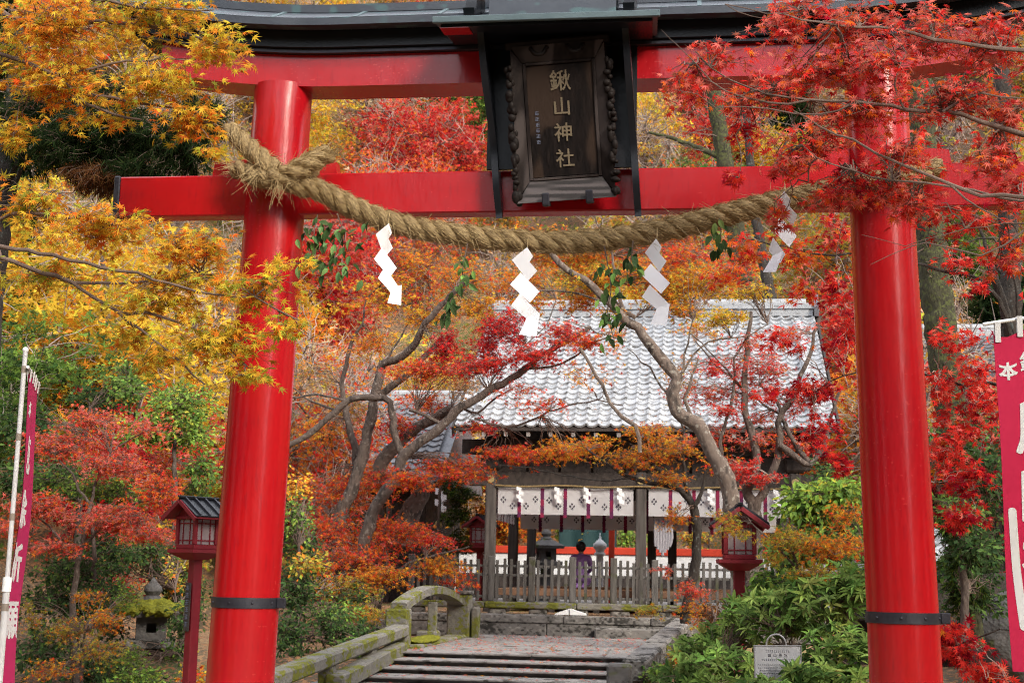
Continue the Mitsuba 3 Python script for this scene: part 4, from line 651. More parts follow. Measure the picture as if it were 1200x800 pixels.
# ---------------------------------------------------------------- lanterns
def red_lantern(label, x, y, zb, zp, yaw, s=1.0, plate=False):
    k = thing('red_lantern', label, 'lantern', 'red wooden post lanterns'); R = rot([0, 0, 1], yaw)
    O = lambda m: orient(m, R, (x, y, 0)); B = lambda *a: O(bx(*a))
    part(k, 'post', B(-0.075 * s, 0.075 * s, -0.075 * s, 0.075 * s, zb, zp - 0.05, 0.012), 'lantern_red')
    part(k, 'tray', O(hull([(a * w * s, b * w * s, zp + dz * s) for w, dz in ((0.12, -0.13), (0.27, -0.03), (0.29, -0.03), (0.29, 0.02)) for a in (-1, 1) for b in (-1, 1)])), 'lantern_red')
    part(k, 'sill', B(-0.21 * s, 0.21 * s, -0.21 * s, 0.21 * s, zp + 0.022 * s, zp + 0.085 * s, 0.006), 'lantern_red')
    z0, z1 = zp + 0.087 * s, zp + 0.44 * s
    for a in (-1, 1):
        for b in (-1, 1): part(k, 'corner_post', B(a * 0.19 * s - 0.028 * s, a * 0.19 * s + 0.028 * s, b * 0.19 * s - 0.028 * s, b * 0.19 * s + 0.028 * s, z0, z1, 0.004), 'lantern_red')
    for q in range(4):
        Rq = rot([0, 0, 1], q * math.pi / 2); W = lambda m: O(orient(m, Rq))
        pk = part(k, 'paper_pane', W(bx(-0.16 * s, 0.16 * s, -0.185 * s, -0.180 * s, z0 + 0.002, z1, 0.001)), 'shoji', 30, None)
        part(pk, 'lattice', W(cat([bx(c - 0.008 * s, c + 0.008 * s, -0.197 * s, -0.1855 * s, z0 + 0.002, z1, 0.001) for c in (-0.075 * s, 0.075 * s)] + [bx(-0.16 * s, 0.16 * s, -0.2 * s, -0.1975 * s, z0 + f * (z1 - z0) - 0.008 * s, z0 + f * (z1 - z0) + 0.008 * s, 0.001) for f in (0.16, 0.84)])), 'lantern_red')
    part(k, 'lintel', B(-0.225 * s, 0.225 * s, -0.225 * s, 0.225 * s, z1 + 0.002, z1 + 0.05 * s, 0.005), 'lantern_red')
    part(k, 'gable', O(prism([(-0.22 * s, z1 + 0.05 * s), (0.22 * s, z1 + 0.05 * s), (0, z1 + 0.21 * s)], 0.40 * s, XZ, (0, 0.20 * s, 0))), 'lantern_red')
    zr = z1 + 0.25 * s
    for a in (-1, 1):
        rfk = part(k, 'roof_slope', O(hull([(a * 0.006, yy * 0.34 * s, zr + dz) for yy in (-1, 1) for dz in (0, 0.028 * s)] + [(a * 0.37 * s, yy * 0.34 * s, z1 + 0.005 * s + dz) for yy in (-1, 1) for dz in (0, 0.028 * s)])), 'lantern_red')
        part(rfk, 'roof_skin', O(hull([(a * 0.004, yy * 0.345 * s, zr + 0.03 * s + dz) for yy in (-1, 1) for dz in (0, 0.014)] + [(a * 0.385 * s, yy * 0.345 * s, z1 + 0.032 * s + dz) for yy in (-1, 1) for dz in (0, 0.014)])), 'black_lacquer')
        for yy in (-0.26, -0.09, 0.09, 0.26): part(rfk, 'roof_batten', O(hull([(a * 0.02, (yy + e) * s, zr + 0.048 * s + dz) for e in (-0.012, 0.012) for dz in (-0.01, 0.02)] + [(a * 0.385 * s, (yy + e) * s, z1 + 0.05 * s + dz) for e in (-0.012, 0.012) for dz in (-0.01, 0.02)])), 'steel_band')
        for yy in (-0.335, 0.335): part(k, 'bargeboard', O(beam((a * 0.01, yy * s + np.sign(yy) * 0.012, zr + 0.0), (a * 0.375 * s, yy * s + np.sign(yy) * 0.012, z1 - 0.005), 0.03 * s, 0.06 * s, 0.004)), 'lantern_red')
    part(k, 'ridge', B(-0.03 * s, 0.03 * s, -0.355 * s, 0.355 * s, zr + 0.04 * s, zr + 0.085 * s, 0.008), 'black_lacquer')
    if plate:
        nb = part(k, 'name_board', B(-0.045, 0.045, -0.098, -0.078, zp - 0.95, zp - 0.38, 0.004), 'dark_wood'); r = np.random.default_rng(9)
        for i in range(6): z = zp - 0.44 - i * 0.085; part(nb, 'small_mark', O(cat([bx(-0.028, 0.028, -0.1005, -0.098, z + c - 0.004, z + c + 0.004, 0.0005) for c in (-0.022, 0.0, 0.022)] + [bx(-0.004, 0.004, -0.1008, -0.098, z - 0.028, z + 0.028, 0.0005)])), 'label_print', False)
    return k
_q = (-4.918,5,1.812); red_lantern('red post lantern with a dark roof, left of the left gate pillar', _q[0], _q[1], 0.0, _q[2], -0.55, 0.84, True)
_q = (1.595,6.4,1.822); red_lantern('red post lantern behind the pale maple trunk, above the rhododendron', _q[0], _q[1], 0.3, _q[2], 0.05, 0.92)
_q = (-3.788,20.5,2.177); red_lantern('small distant red lantern just left of the pavilion post', _q[0], _q[1], 0.8, _q[2], -0.15, 0.95)
def ngon(n, r, ph=0): return [(r * math.cos(2 * math.pi * (i + ph) / n), r * math.sin(2 * math.pi * (i + ph) / n)) for i in range(n)]
def frust(n, r0, z0, r1, z1, ph=0.5): return hull([(x, y, z0) for x, y in ngon(n, r0, ph)] + [(x, y, z1) for x, y in ngon(n, r1, ph)])
def stone_lantern(label, x, y, zb, h, mossy, yaw=0.4):
    k = thing('stone_lantern', label, 'stone lantern'); s = h / 1.75; R = rot([0, 0, 1], yaw); O = lambda m: orient(m, R, (x, y, zb)); m_ = 'dark_stone'
    part(k, 'base', O(cat([frust(6, 0.34 * s, 0, 0.33 * s, 0.12 * s), frust(6, 0.26 * s, 0.123 * s, 0.20 * s, 0.22 * s)])), m_)
    part(k, 'shaft', O(lathe([(0, 0.22 * s), (0.16 * s, 0.22 * s), (0.14 * s, 0.45 * s), (0.15 * s, 0.5 * s), (0.135 * s, 0.56 * s), (0.15 * s, 0.80 * s), (0, 0.80 * s)], 20)), m_, 40)
    part(k, 'platform', O(cat([frust(4, 0.24 * s, 0.802 * s, 0.46 * s, 0.88 * s), frust(4, 0.47 * s, 0.882 * s, 0.47 * s, 0.985 * s)])), 'stone')
    w, z0, z1, o = 0.205 * s, 0.988 * s, 1.30 * s, 0.07 * s
    wall = shapely.box(-w, z0, w, z1).difference(shapely.box(-o, z0 + 0.10 * s, o, z1 - 0.08 * s))
    for q in range(4): part(k, 'firebox_wall', O(orient(prism(wall if q != 2 else shapely.box(-w, z0, w, z1), 0.05 * s, XZ, (0, -w + 0.05 * s if q % 2 == 0 else -w + 0.0501 * s, 0)), rot([0, 0, 1], q * math.pi / 2))), m_)
    part(k, 'roof', O(cat([frust(4, 0.50 * s, 1.302 * s, 0.53 * s, 1.37 * s), frust(4, 0.53 * s, 1.373 * s, 0.16 * s, 1.53 * s)])), m_)
    if mossy:
        B = []
        r = np.random.default_rng(2)
        for i in range(40):
            a = r.uniform(0, 2 * np.pi); d = 0.43 * r.random() ** 0.6 * s; b = trimesh.creation.icosphere(3, 1.0); b.apply_scale([r.uniform(.09, .17) * s, r.uniform(.09, .17) * s, r.uniform(.06, .095) * s]); b.apply_translation([d * math.cos(a), d * math.sin(a), (1.53 - 0.30 * (d / s)) * s - 0.02]); B.append(b)
        mm = cat(B); v = mm.vertices; mm.vertices = v + (meshkit.fbm(v * 16, 3)[:, None] - 0.5) * 0.08; part(k, 'moss_cap', O(mm), 'moss', True, 'bright yellow green moss on the lantern roof')
    part(k, 'finial', O(lathe([(0, 1.52 * s), (0.15 * s, 1.53 * s), (0.13 * s, 1.57 * s), (0.09 * s, 1.60 * s), (0.13 * s, 1.66 * s), (0.12 * s, 1.72 * s), (0.05 * s, 1.79 * s), (0, 1.86 * s)], 20)), m_, 40)
    return k
_q = (-6.799,8.5,0.547); stone_lantern('old stone lantern with a moss covered roof among the bushes on the left', _q[0], 8.5, _q[2] - 1.0, 1.80, True)
_q = (-2.955,27,2.085); stone_lantern('distant grey stone lantern seen through the pavilion', _q[0], 27.0, 0.85, 1.9, False)
# ---------------------------------------------------------------- things behind and inside the pavilion
vw = thing('vermilion_railing_wall', 'long vermilion rail above a low white wall behind the pavilion', 'wall')
part(vw, 'wall', bx(-6.0, 6.5, 29.9, 30.1, 1.555, 2.16, 0.01), 'white_paint'); part(vw, 'base', bx(-6.0, 6.5, 29.88, 30.12, 0.7, 1.552, 0.01), 'dark_wood'); part(vw, 'rail', bx(-6.0, 6.5, 29.84, 30.16, 2.163, 2.37, 0.01), 'vermilion')
_q = (-1.146,26.5,2.857); vp = thing('vermilion_post', 'short vermilion post standing before the white wall', 'post'); put(vp, cat([bx(_q[0] - 0.075, _q[0] + 0.075, 26.42, 26.58, 0.8, 2.86, 0.01), frust(4, 0.12, 2.862, 0.02, 2.95).apply_translation([_q[0], 26.5, 0])]), 'vermilion')
_q = (-1.426,26,2.099); wf = thing('white_finial_post', 'white onion shaped finial on a post behind the fence', 'finial'); part(wf, 'post', bx(_q[0] - 0.09, _q[0] + 0.09, 25.91, 26.09, 0.8, 2.1, 0.01), 'white_paint'); part(wf, 'finial', lathe([(0, 2.1), (0.15, 2.103), (0.15, 2.15), (0.11, 2.17), (0.115, 2.22), (0.18, 2.30), (0.18, 2.38), (0.10, 2.46), (0.035, 2.52), (0.018, 2.62), (0, 2.70)], 24, (_q[0], 26, 0)), 'white_paint', 50)
tc = thing('teal_screen', 'dark teal cloth screen stretched behind the vermilion rail', 'screen')
g = gridmesh(np.linspace(-3.0, -1.3, 60), np.linspace(2.2, 3.2, 6), lambda X, Y: 0 * X); g = orient(g, XZ, (0, 31.2, 0)); v = g.vertices; v[:, 1] += 0.05 * np.sin(v[:, 0] * 9); g.vertices = v; b = g.copy(); b.vertices[:, 1] += 0.01; b.invert(); part(tc, 'cloth', cat([g, b]), 'teal_cloth', 60); part(tc, 'pole', cat([bx(x - 0.03, x + 0.03, 31.3, 31.36, 0.8, 3.3, 0.005) for x in (-3.0, -2.1, -1.3)]), 'dark_wood')
structure('gravel_court', gridmesh(np.linspace(-5.5, 5.8, 30), np.linspace(24.9, 29.8, 20), lambda X, Y: zg(X, Y) + 0.012), 'gravel', 'grey gravel court behind the pavilion', True)
# person kneeling on the pavilion floor, back to the viewer
def bones(J, L):
    m = manifold3d.Manifold()
    for a, b in L:
        pts = []
        for j in (a, b): s = trimesh.creation.icosphere(2, J[j][1]); pts.append(s.vertices + np.array(J[j][0]))
        h = hull(np.vstack(pts)); m += manifold3d.Manifold(manifold3d.Mesh(np.asarray(h.vertices, np.float32), np.asarray(h.faces, np.uint32)))
    m = m.refine_to_length(0.03).to_mesh(); t = trimesh.Trimesh(m.vert_properties[:, :3], m.tri_verts, process=True); trimesh.smoothing.filter_taubin(t, iterations=8); return t
_q = np.array((-1.316,18.2,1.295)); q0 = np.array([_q[0], 18.2, 1.31])
pe = thing('person', 'person with black hair in purple clothes kneeling on the pavilion floor, seen from behind', 'person')
J = {'pel': ((0, 0, .26), .13), 'waist': ((0, 0.02, .42), .12), 'chest': ((0, .05, .58), .13), 'neck': ((0, .06, .69), .055)}
for n, s in (('l', -1), ('r', 1)): J |= {'sh' + n: ((s * .16, .05, .63), .065), 'el' + n: ((s * .22, .10, .42), .05), 'wr' + n: ((s * .13, .27, .32), .038), 'hip' + n: ((s * .09, .02, .24), .11), 'kn' + n: ((s * .11, .40, .16), .085), 'an' + n: ((s * .08, -.06, .055), .05), 'toe' + n: ((s * .07, -.20, .04), .035)}
LB = [('pel', 'waist'), ('waist', 'chest'), ('chest', 'neck')] + [x for n in 'lr' for x in (('chest', 'sh' + n), ('sh' + n, 'el' + n), ('el' + n, 'wr' + n), ('pel', 'hip' + n), ('hip' + n, 'kn' + n), ('kn' + n, 'an' + n), ('an' + n, 'toe' + n))]
bd = bones(J, LB); bd.apply_translation(q0); part(pe, 'clothing', bd, 'purple_cloth', True)
H = {'neck': ((0, .06, .67), .05), 'nk2': ((0, .075, .76), .05), 'head': ((0, .085, .845), .085), 'jaw': ((0, .125, .80), .055), 'nose': ((0, .182, .825), .012), 'el': ((-.084, .085, .83), .018), 'er': ((.084, .085, .83), .018)}
LH_ = [('neck', 'nk2'), ('nk2', 'head'), ('head', 'jaw'), ('jaw', 'nose'), ('head', 'el'), ('head', 'er')]
for n, s in (('l', -1), ('r', 1)):
    H |= {'w' + n: ((s * .13, .27, .325), .028), 'p' + n: ((s * .11, .33, .30), .030)}; LH_.append(('w' + n, 'p' + n))
    for i in range(4): H[f'f{n}{i}'] = ((s * (.135 - .018 * i), .40 + .01 * math.sin(i), .275), .009); H[f'k{n}{i}'] = ((s * (.132 - .016 * i), .355, .30), .010); LH_ += [('p' + n, f'k{n}{i}'), (f'k{n}{i}', f'f{n}{i}')]
    H['t' + n] = ((s * .065, .35, .295), .010); LH_.append(('p' + n, 't' + n))
b2 = bones(H, LH_); b2.apply_translation(q0); part(pe, 'body', b2, 'skin', True)
hr_ = trimesh.creation.icosphere(3, 1.0); hr_.apply_scale([0.102, 0.105, 0.115]); v = hr_.vertices; v[:, 1] -= 0.012; hr_.vertices = v + (meshkit.noise(v * 40, 2)[:, None] - 0.5) * 0.012; hr_.apply_translation(q0 + [0, 0.065, 0.865]); part(pe, 'hair', hr_, 'hair', True)
# young pine with white wrapped pole, left of the pavilion
wp = thing('white_striped_pole', 'white wrapped pole standing among the pine left of the pavilion', 'pole'); _q = (-4.031,18.5,1.774); put(wp, tube(np.stack([np.full(30, _q[0]), np.full(30, 18.5), np.linspace(0.85, 3.6, 30)], 1), 0.055 + 0.012 * (np.arange(30) % 3 == 0), 12, lump=0.03, rng=np.random.default_rng(4)), 'white_paint', 40)
for (px, lab) in (((515, 583), 'x'),):
    k = thing('bell_streamer', 'white zigzag streamer with a small gilt bell left of the pavilion', 'paper streamer'); _q = np.array((-4.863,21,3.531)); Q = [prism([(_q[0] + 0.08 * (j % 2) - 0.1, _q[2] - 0.13 * j), (_q[0] + 0.08 * (j % 2) + 0.1, _q[2] - 0.13 * j - 0.05), (_q[0] + 0.08 * (j % 2) + 0.1, _q[2] - 0.13 * j - 0.2), (_q[0] + 0.08 * (j % 2) - 0.1, _q[2] - 0.13 * j - 0.15)], 0.003, XZ, (0, 21.0 - 0.006 * j, 0)) for j in range(4)]
    part(k, 'paper', cat(Q), 'paper', False); part(k, 'bell', lathe([(0, 0), (0.07, 0.01), (0.09, 0.06), (0.06, 0.17), (0, 0.19)], 16, (_q[0], 20.98, _q[2] - 0.95)), 'gold', 40)
# hall behind on the left and hall on the right
def hall(label, x0, x1, y0, y1, ze, zr, name, wall='dark_wood'):
    k = thing(name, label, 'building'); ym = (y0 + y1) / 2; part(k, 'wall', bx(x0 + 0.5, x1 - 0.5, y0 + 0.7, y1 - 0.7, 0.5, ze + 0.2, 0.02), wall)
    th = math.atan2(zr - ze, ym - y0); r = part(k, 'roof', hull([(x0, y0, ze), (x1, y0, ze), (x0, y0, ze + 0.12), (x1, y0, ze + 0.12), (x0, y1, ze), (x1, y1, ze), (x0, y1, ze + 0.12), (x1, y1, ze + 0.12), (x0, ym, zr), (x1, ym, zr)]), 'dark_tile'); L = math.hypot(zr - ze, ym - y0); Q = []
    for i in range(int(L / 0.28)):
        for j in range(int((x1 - x0) / 0.28)):
            Rr = np.stack([[1, 0, 0], [0, math.cos(th), math.sin(th)], [0, -math.sin(th), math.cos(th)]], 1); Q.append(trimesh.Trimesh((TM.vertices * [1.19, 1.1, 1]) @ Rr.T + [x0 + 0.14 + 0.28 * j, y0 + i * 0.28 * math.cos(th) - 0.05 * math.sin(th), ze + 0.12 + i * 0.28 * math.sin(th) + 0.05 * math.cos(th) - 0.02], TM.faces, process=False))
    part(r, 'tiles', cat(Q), 'dark_tile', False, kind='stuff'); part(r, 'ridge', cat([bx(x0 - 0.05, x1 + 0.05, ym - 0.16, ym + 0.16, zr - 0.05, zr + 0.22, 0.02), tube([(x0 - 0.08, ym, zr + 0.28), (x1 + 0.08, ym, zr + 0.28)], 0.12, 12)]), 'roof_tile_0', 40)
    for x in np.arange(x0 + 0.6, x1 - 0.4, 1.1): part(k, 'wall_post', bx(x - 0.07, x + 0.07, y0 + 0.62, y0 + 0.69, 0.5, ze - 0.02, 0.01), 'post_wood')
    return k
hall('side hall with a grey tiled roof, half hidden by maples left of the pavilion', -10.2, -4.9, 21.5, 28.0, 3.7, 5.9, 'side_hall')
_q = (8.366,27,8.302); hall('hall with a pale tiled ridge glimpsed behind the right gate pillar', 7.0, 14.0, 25.0, 31.0, _q[2] - 1.6, _q[2] - 0.1, 'right_hall')
# small shelter low on the right with votive plaques
sh = thing('small_shelter', 'small dark shelter with a tiled roof behind the right gate pillar', 'shelter')
_q = np.array((4.351,8.5,1.719)); X0 = _q[0]
part(sh, 'back_wall', bx(X0 - 1.2, X0 + 1.15, 9.6, 9.68, 0.0, 1.75, 0.01), 'dark_wood')
for x in (X0 - 1.15, X0 + 1.10): part(sh, 'post', bx(x - 0.06, x + 0.06, 8.55, 8.67, 0.0, 1.75, 0.01), 'dark_wood')
for z in (0.75, 1.05): part(sh, 'shelf', bx(X0 - 1.1, X0 + 1.05, 9.2, 9.58, z, z + 0.04, 0.005), 'dark_wood')
r_ = part(sh, 'roof', hull([(X0 - 0.5, 8.1, 1.70), (X0 + 0.30, 8.1, 1.70), (X0 - 0.5, 8.1, 1.76), (X0 + 0.30, 8.1, 1.76), (X0 - 0.5, 9.9, 2.35), (X0 + 0.30, 9.9, 2.35), (X0 - 0.5, 9.9, 2.29), (X0 + 0.30, 9.9, 2.29)]), 'dark_tile'); th = math.atan2(0.59, 1.8); Rr = np.stack([[1, 0, 0], [0, math.cos(th), math.sin(th)], [0, -math.sin(th), math.cos(th)]], 1)
for i in range(7):
    for j in range(3): M = np.eye(4); M[:3, :3] = Rr; M[:3, 3] = [X0 - 0.38 + 0.2355 * j, 8.08 + i * 0.26 * math.cos(th), 1.80 + i * 0.26 * math.sin(th)]; ref(r_, 'tile', PLY_T[(i + j) % 3], M)
_q = np.array((4.558,8.3,0.822))
for i, (dx, dz, dy) in enumerate(((0, 0, 0), (-0.12, 0.20, 0.3), (0.06, 0.34, 0.6))):
    k = thing('votive_plaque', ('small tan wooden votive plaque with a dark mark, lowest beside the red maple', 'brown votive plaque in the shelter, above the tan one', 'highest brown votive plaque hanging in the shelter')[i], 'plaque'); c = _q + [dx, dy, dz]
    part(k, 'board', prism([(c[0] - 0.075, c[2] - 0.06), (c[0] + 0.075, c[2] - 0.06), (c[0] + 0.075, c[2] + 0.05), (c[0], c[2] + 0.085), (c[0] - 0.075, c[2] + 0.05)], 0.012, XZ, (0, c[1], 0)), 'tan_wood' if i == 0 else 'brown_wood'); part(k, 'mark', cat([bx(c[0] - 0.03, c[0] + 0.03, c[1] - 0.0135, c[1] - 0.0125, c[2] - 0.025, c[2] - 0.012, 0.0004), bx(c[0] - 0.008, c[0] + 0.008, c[1] - 0.0138, c[1] - 0.0125, c[2] - 0.04, c[2] + 0.04, 0.0004), bx(c[0] - 0.03, c[0] + 0.03, c[1] - 0.0135, c[1] - 0.0125, c[2] + 0.01, c[2] + 0.022, 0.0004)]), 'ink', False); part(k, 'cord', tube([(c[0], c[1] - 0.006, c[2] + 0.08), (c[0], c[1] - 0.006, c[2] + 0.2)], 0.004, 5), 'straw_pale')
rk_ = thing('mossy_rock', 'large grey rock beside the shelter, behind the red banner', 'rock'); m = trimesh.creation.icosphere(4, 1.0); v = m.vertices * [0.6, 0.5, 0.7]; m.vertices = v * (1 + 0.35 * (meshkit.fbm(v * 2.2, 4, 3)[:, None] - 0.5)); m.apply_translation(np.array((4.903,8,1.031)) + [0.35, 0, -0.2]); put(rk_, m, 'dark_stone', 40)
# ---------------------------------------------------------------- banners
def banner(label, P0, d, wid, top, bot, slope, pole_base, pole_top, rodend, side, clothmat, chars, rodside):
    k = thing('banner', label, 'banner', 'tall banners beside the gate'); d = np.array(d, float) / np.linalg.norm(d); nrm = np.array([d[1], -d[0], 0.0]); P0 = np.array(P0, float)
    xs = np.linspace(0, wid, 15); zs = np.linspace(0, 1, 40)
    def surf(u, v):   # u along the rod in m, v 0 top .. 1 bottom
        u, v = np.asarray(u, float), np.asarray(v, float); zt = top + slope * u - 0.030 * np.sin(np.pi * np.clip(u / 0.16, 0, 1)) * (u < 0.16); z = zt + (bot - zt) * v
        off = 0.022 * np.sin(u * 9 + v * 5) * (0.3 + v) + 0.035 * np.sin(v * 7) * v; uu = u + 0.045 * v * (1 if side > 0 else -0.4)
        return P0[None] * [1, 1, 0] + uu[..., None] * d + off[..., None] * nrm + np.stack([0 * z, 0 * z, z], -1)
    U, Vv = np.meshgrid(xs, zs, indexing='ij'); V = surf(U.ravel(), Vv.ravel()); i, j = np.meshgrid(np.arange(14), np.arange(39), indexing='ij'); q = i * 40 + j; q = np.stack([q, q + 40, q + 41, q + 1], -1).reshape(-1, 4); F = np.vstack([q[:, [0, 2, 1]], q[:, [0, 3, 2]]])
    nV = len(V); back = V - nrm * 0.003; F = np.vstack([F, F[:, ::-1] + nV]); part(k, 'cloth', trimesh.Trimesh(np.vstack([V, back]), F, process=False), clothmat, True)
    for (nm, u, v, h, shear) in chars:
        if nm == 'bar': m = prism(shapely.LineString([(0, 0.5 * h), (0.012, 0), (0.035, -0.5 * h)]).buffer(0.026), 0.002, XZ)
        else: m = glyph(nm, h, 0.002)
        for _s in range(3): m = m.subdivide() if m.edges_unique_length.max() > 0.04 else m
        w = m.vertices; P = surf(u + w[:, 0], v - w[:, 2] / (top - bot)); m.vertices = P + nrm * (0.0015 - w[:, 1:2]); part(k, 'lettering', m, 'white_print', False)
    rod = surf(np.array([-0.06, wid + 0.06]), np.array([0.0, 0.0])) + [0, 0, 0.075 if side > 0 else 0.03]; part(k, 'cross_rod', tube(rod, 0.011, 10), 'white_paint', 40)
    for u in (0.025, 0.16, 0.30, 0.44, wid - 0.02):
        a = surf(np.array([u]), np.array([0.02]))[0]; b = surf(np.array([u]), np.array([0.0]))[0] + [0, 0, 0.09 if side > 0 else 0.04]; part(k, 'tab', cat([beam(a + nrm * 0.006, b + nrm * 0.014, 0.035, 0.006, 0.002, nrm), beam(a - nrm * 0.006, b - nrm * 0.014, 0.035, 0.006, 0.002, nrm)]), 'white_print')
    pb, pt_ = np.array(pole_base, float), np.array(pole_top, float); mid = pb + (pt_ - pb) * 0.47
    pk = part(k, 'pole', tube(np.array([pb, mid]), 0.024, 16), 'pole_white', 40); part(k, 'pole_upper', tube(np.array([mid, pt_]), 0.017, 16), 'pole_white', 40); dd = (pt_ - pb) / np.linalg.norm(pt_ - pb)
    part(pk, 'pole_joint', tube(np.array([mid - dd * 0.05, mid + dd * 0.05]), 0.031, 16), 'white_paint', 40)
    for f in (0.42, 0.62, 0.80, 0.955): c = pb + (pt_ - pb) * f; part(pk, 'pole_tape', tube(np.array([c - dd * 0.025, c + dd * 0.025]), 0.0265 if f < 0.47 else 0.0195, 16), 'tape', 40)
    tipm = trimesh.creation.icosphere(2, 0.022); tipm.apply_translation(pt_); part(k, 'pole_cap', tipm, 'white_paint', True); return k
_a = np.array((2.912,-2.5,3.174)); _z = np.array((2.881,-2.5,1.106))
HB = [('hon', 0.075, 0.105, 0.12, 0), ('chin', 0.21, 0.095, 0.13, 0), ('yaku', 0.255, 0.285, 0.34, 0), ('jo', 0.265, 0.485, 0.34, 0), ('ki', 0.265, 0.675, 0.34, 0), ('gan', 0.27, 0.875, 0.34, 0), ('bar', 0.055, 0.70, 0.70, 0)]
banner('red banner with white lettering at the right edge, seen nearly face on', _a, (1, 0.04, 0), 0.60, _a[2], _z[2], 0.16, (_a[0] + 0.66, -2.46, 0), (_a[0] + 0.66, -2.46, 3.55), 0, 1, 'cloth_red', HB, 1)
_a = np.array((-3.756,-2,3.046)); _z = np.array((-3.774,-2,1.038)); _t = np.array((-3.765,-2,3.158)); _dd = (_t - _z) / (_t[2] - _z[2])
HL = [('hon', 0.12, 0.09, 0.12, 0), ('yaku', 0.30, 0.22, 0.30, 0), ('jo', 0.30, 0.375, 0.30, 0), ('ki', 0.30, 0.53, 0.30, 0), ('bar', 0.10, 0.66, 0.60, 0), ('gan', 0.32, 0.69, 0.30, 0)]
kb = banner('crimson banner on a leaning white pole at the left edge, seen nearly edge on', _a + [0.02, 0.02, 0], (-0.33, 0.944, 0), 0.60, _a[2] - 0.05, 0.45, -0.06, _t - _dd * _t[2], _t, 0, -1, 'cloth_crimson', HL, -1)
for key in [k for k in scene if k.startswith(kb + '__') and k.split('__')[1].split('_0')[0] in ('cloth', 'lettering', 'tab', 'cross_rod')]:   # the cloth follows the lean of the pole
    sx = float(_dd[0]); scene[key]['to_world'] = T([[1, 0, sx, -sx * _a[2]], [0, 1, 0, 0], [0, 0, 1, 0], [0, 0, 0, 1]])
# ---------------------------------------------------------------- notice board
nbk = thing('notice_board', 'small grey notice board with a wire handle standing in the rhododendron', 'sign')
_a, _b, _c2 = np.array((1.604,2.2,0.997)), np.array((2.031,2.2,1)), np.array((1.617,2.2,0.652)); cx, w = (_a[0] + _b[0]) / 2, _b[0] - _a[0]; zt = (_a[2] + _b[2]) / 2; N = lambda m: orient(m, rot([0, 1, 0], -0.02), (cx, 2.2, zt))
part(nbk, 'board', N(bx(-w / 2, w / 2, -0.012, 0.012, -0.40, 0, 0.004)), 'sign_board'); part(nbk, 'rim', N(cat([bx(-w / 2 - 0.008, -w / 2 - 0.0005, -0.018, 0.014, -0.40, 0.008, 0.002), bx(w / 2 + 0.0005, w / 2 + 0.008, -0.018, 0.014, -0.40, 0.008, 0.002), bx(-w / 2, w / 2, -0.018, 0.014, 0.0005, 0.008, 0.002)])), 'metal_grey')
an = np.linspace(0, np.pi, 20); part(nbk, 'handle', N(tube(np.stack([-0.01 + 0.092 * np.cos(an), 0 * an, 0.008 + 0.10 * np.sin(an)], 1), 0.008, 8)), 'metal_grey', 40)
part(nbk, 'leg', N(cat([bx(s * 0.15 - 0.012, s * 0.15 + 0.012, 0.013, 0.03, -1.05, -0.02, 0.003) for s in (-1, 1)])), 'metal_grey')
for i, c in enumerate(('kuwa', 'yama', 'kami', 'yashiro')): g = glyph(c, 0.034, 0.002); g.apply_translation([-0.075 + 0.05 * i, -0.0122, -0.085]); part(nbk, 'title_character', N(g), 'ink', False)
r = np.random.default_rng(6)
for j, (z, n, hh) in enumerate(((-0.048, 12, 0.018), (-0.128, 16, 0.018), (-0.172, 20, 0.008), (-0.20, 20, 0.008), (-0.225, 18, 0.008), (-0.25, 19, 0.008))):
    Q = []
    for i in range(n):
        x = (i - n / 2 + 0.5) * 0.019
        for q in range(2): Q.append(bx(x - 0.006, x + 0.006, -0.0135, -0.0122, z + hh * (q - 0.5) * 0.7 - 0.0018, z + hh * (q - 0.5) * 0.7 + 0.0018, 0.0003))
        if j < 2: Q.append(bx(x - 0.0015, x + 0.0015, -0.0137, -0.0122, z - hh * 0.5, z + hh * 0.5, 0.0003))
    part(nbk, 'text_line', N(cat(Q)), 'ink', False)
# ---------------------------------------------------------------- leafy sprigs tied to the rope
def sprig(label, P, Y, n, seed, spread):
    n = int(n * 1.7); k = thing('leafy_sprig', label, 'sprig', 'evergreen sprigs tied to the straw rope'); r = np.random.default_rng(seed); p = smoothline(np.array(P), 0.04); part(k, 'stem', tube(p, np.linspace(0.006, 0.003, len(p)), 6), 'twig')
    idx = r.integers(len(p) // 5, len(p), n); LP = p[idx] + r.normal(0, 1, (n, 3)) * [spread, 0.04, 0.025]; hd = r.normal(0, 0.5, (n, 3)) + [0, 0, -1.0]; nn = r.normal(0, 0.5, (n, 3)) + [0, -1, 0.3]; leaves(k, 'oval', LP, nn, hd, r.uniform(0.075, 0.11, n), colours('dkgreen', LP, r) * r.choice([0.9, 1.6, 2.6], (n, 1)), n - 1, 'leaf_glossy')
sprig('large dark evergreen sprig hanging from the rope beside the left pillar', [(-1.919,-0.38,4.569),(-1.861,-0.38,4.386),(-1.926,-0.38,4.204),(-1.877,-0.38,4.073)], 0, 34, 1, 0.15)
sprig('small evergreen sprig hanging near the left pillar, left of the large one', [(-2.11,-0.3,4.578),(-2.132,-0.3,4.408),(-2.109,-0.3,4.224)], 0, 14, 6, 0.05)
sprig('long thin evergreen sprig hanging from the rope between the first two streamers', [(-0.809,-0.36,4.306),(-0.84,-0.36,4.127),(-0.857,-0.36,3.947),(-0.939,-0.36,3.827),(-0.992,-0.36,3.663)], 0, 20, 2, 0.035)
sprig('drooping evergreen sprig hanging from the rope left of the third streamer', [(0.318,-0.36,4.273),(0.354,-0.36,4.081),(0.376,-0.36,3.904),(0.35,-0.36,3.729),(0.407,-0.36,3.484)], 0, 22, 3, 0.05)
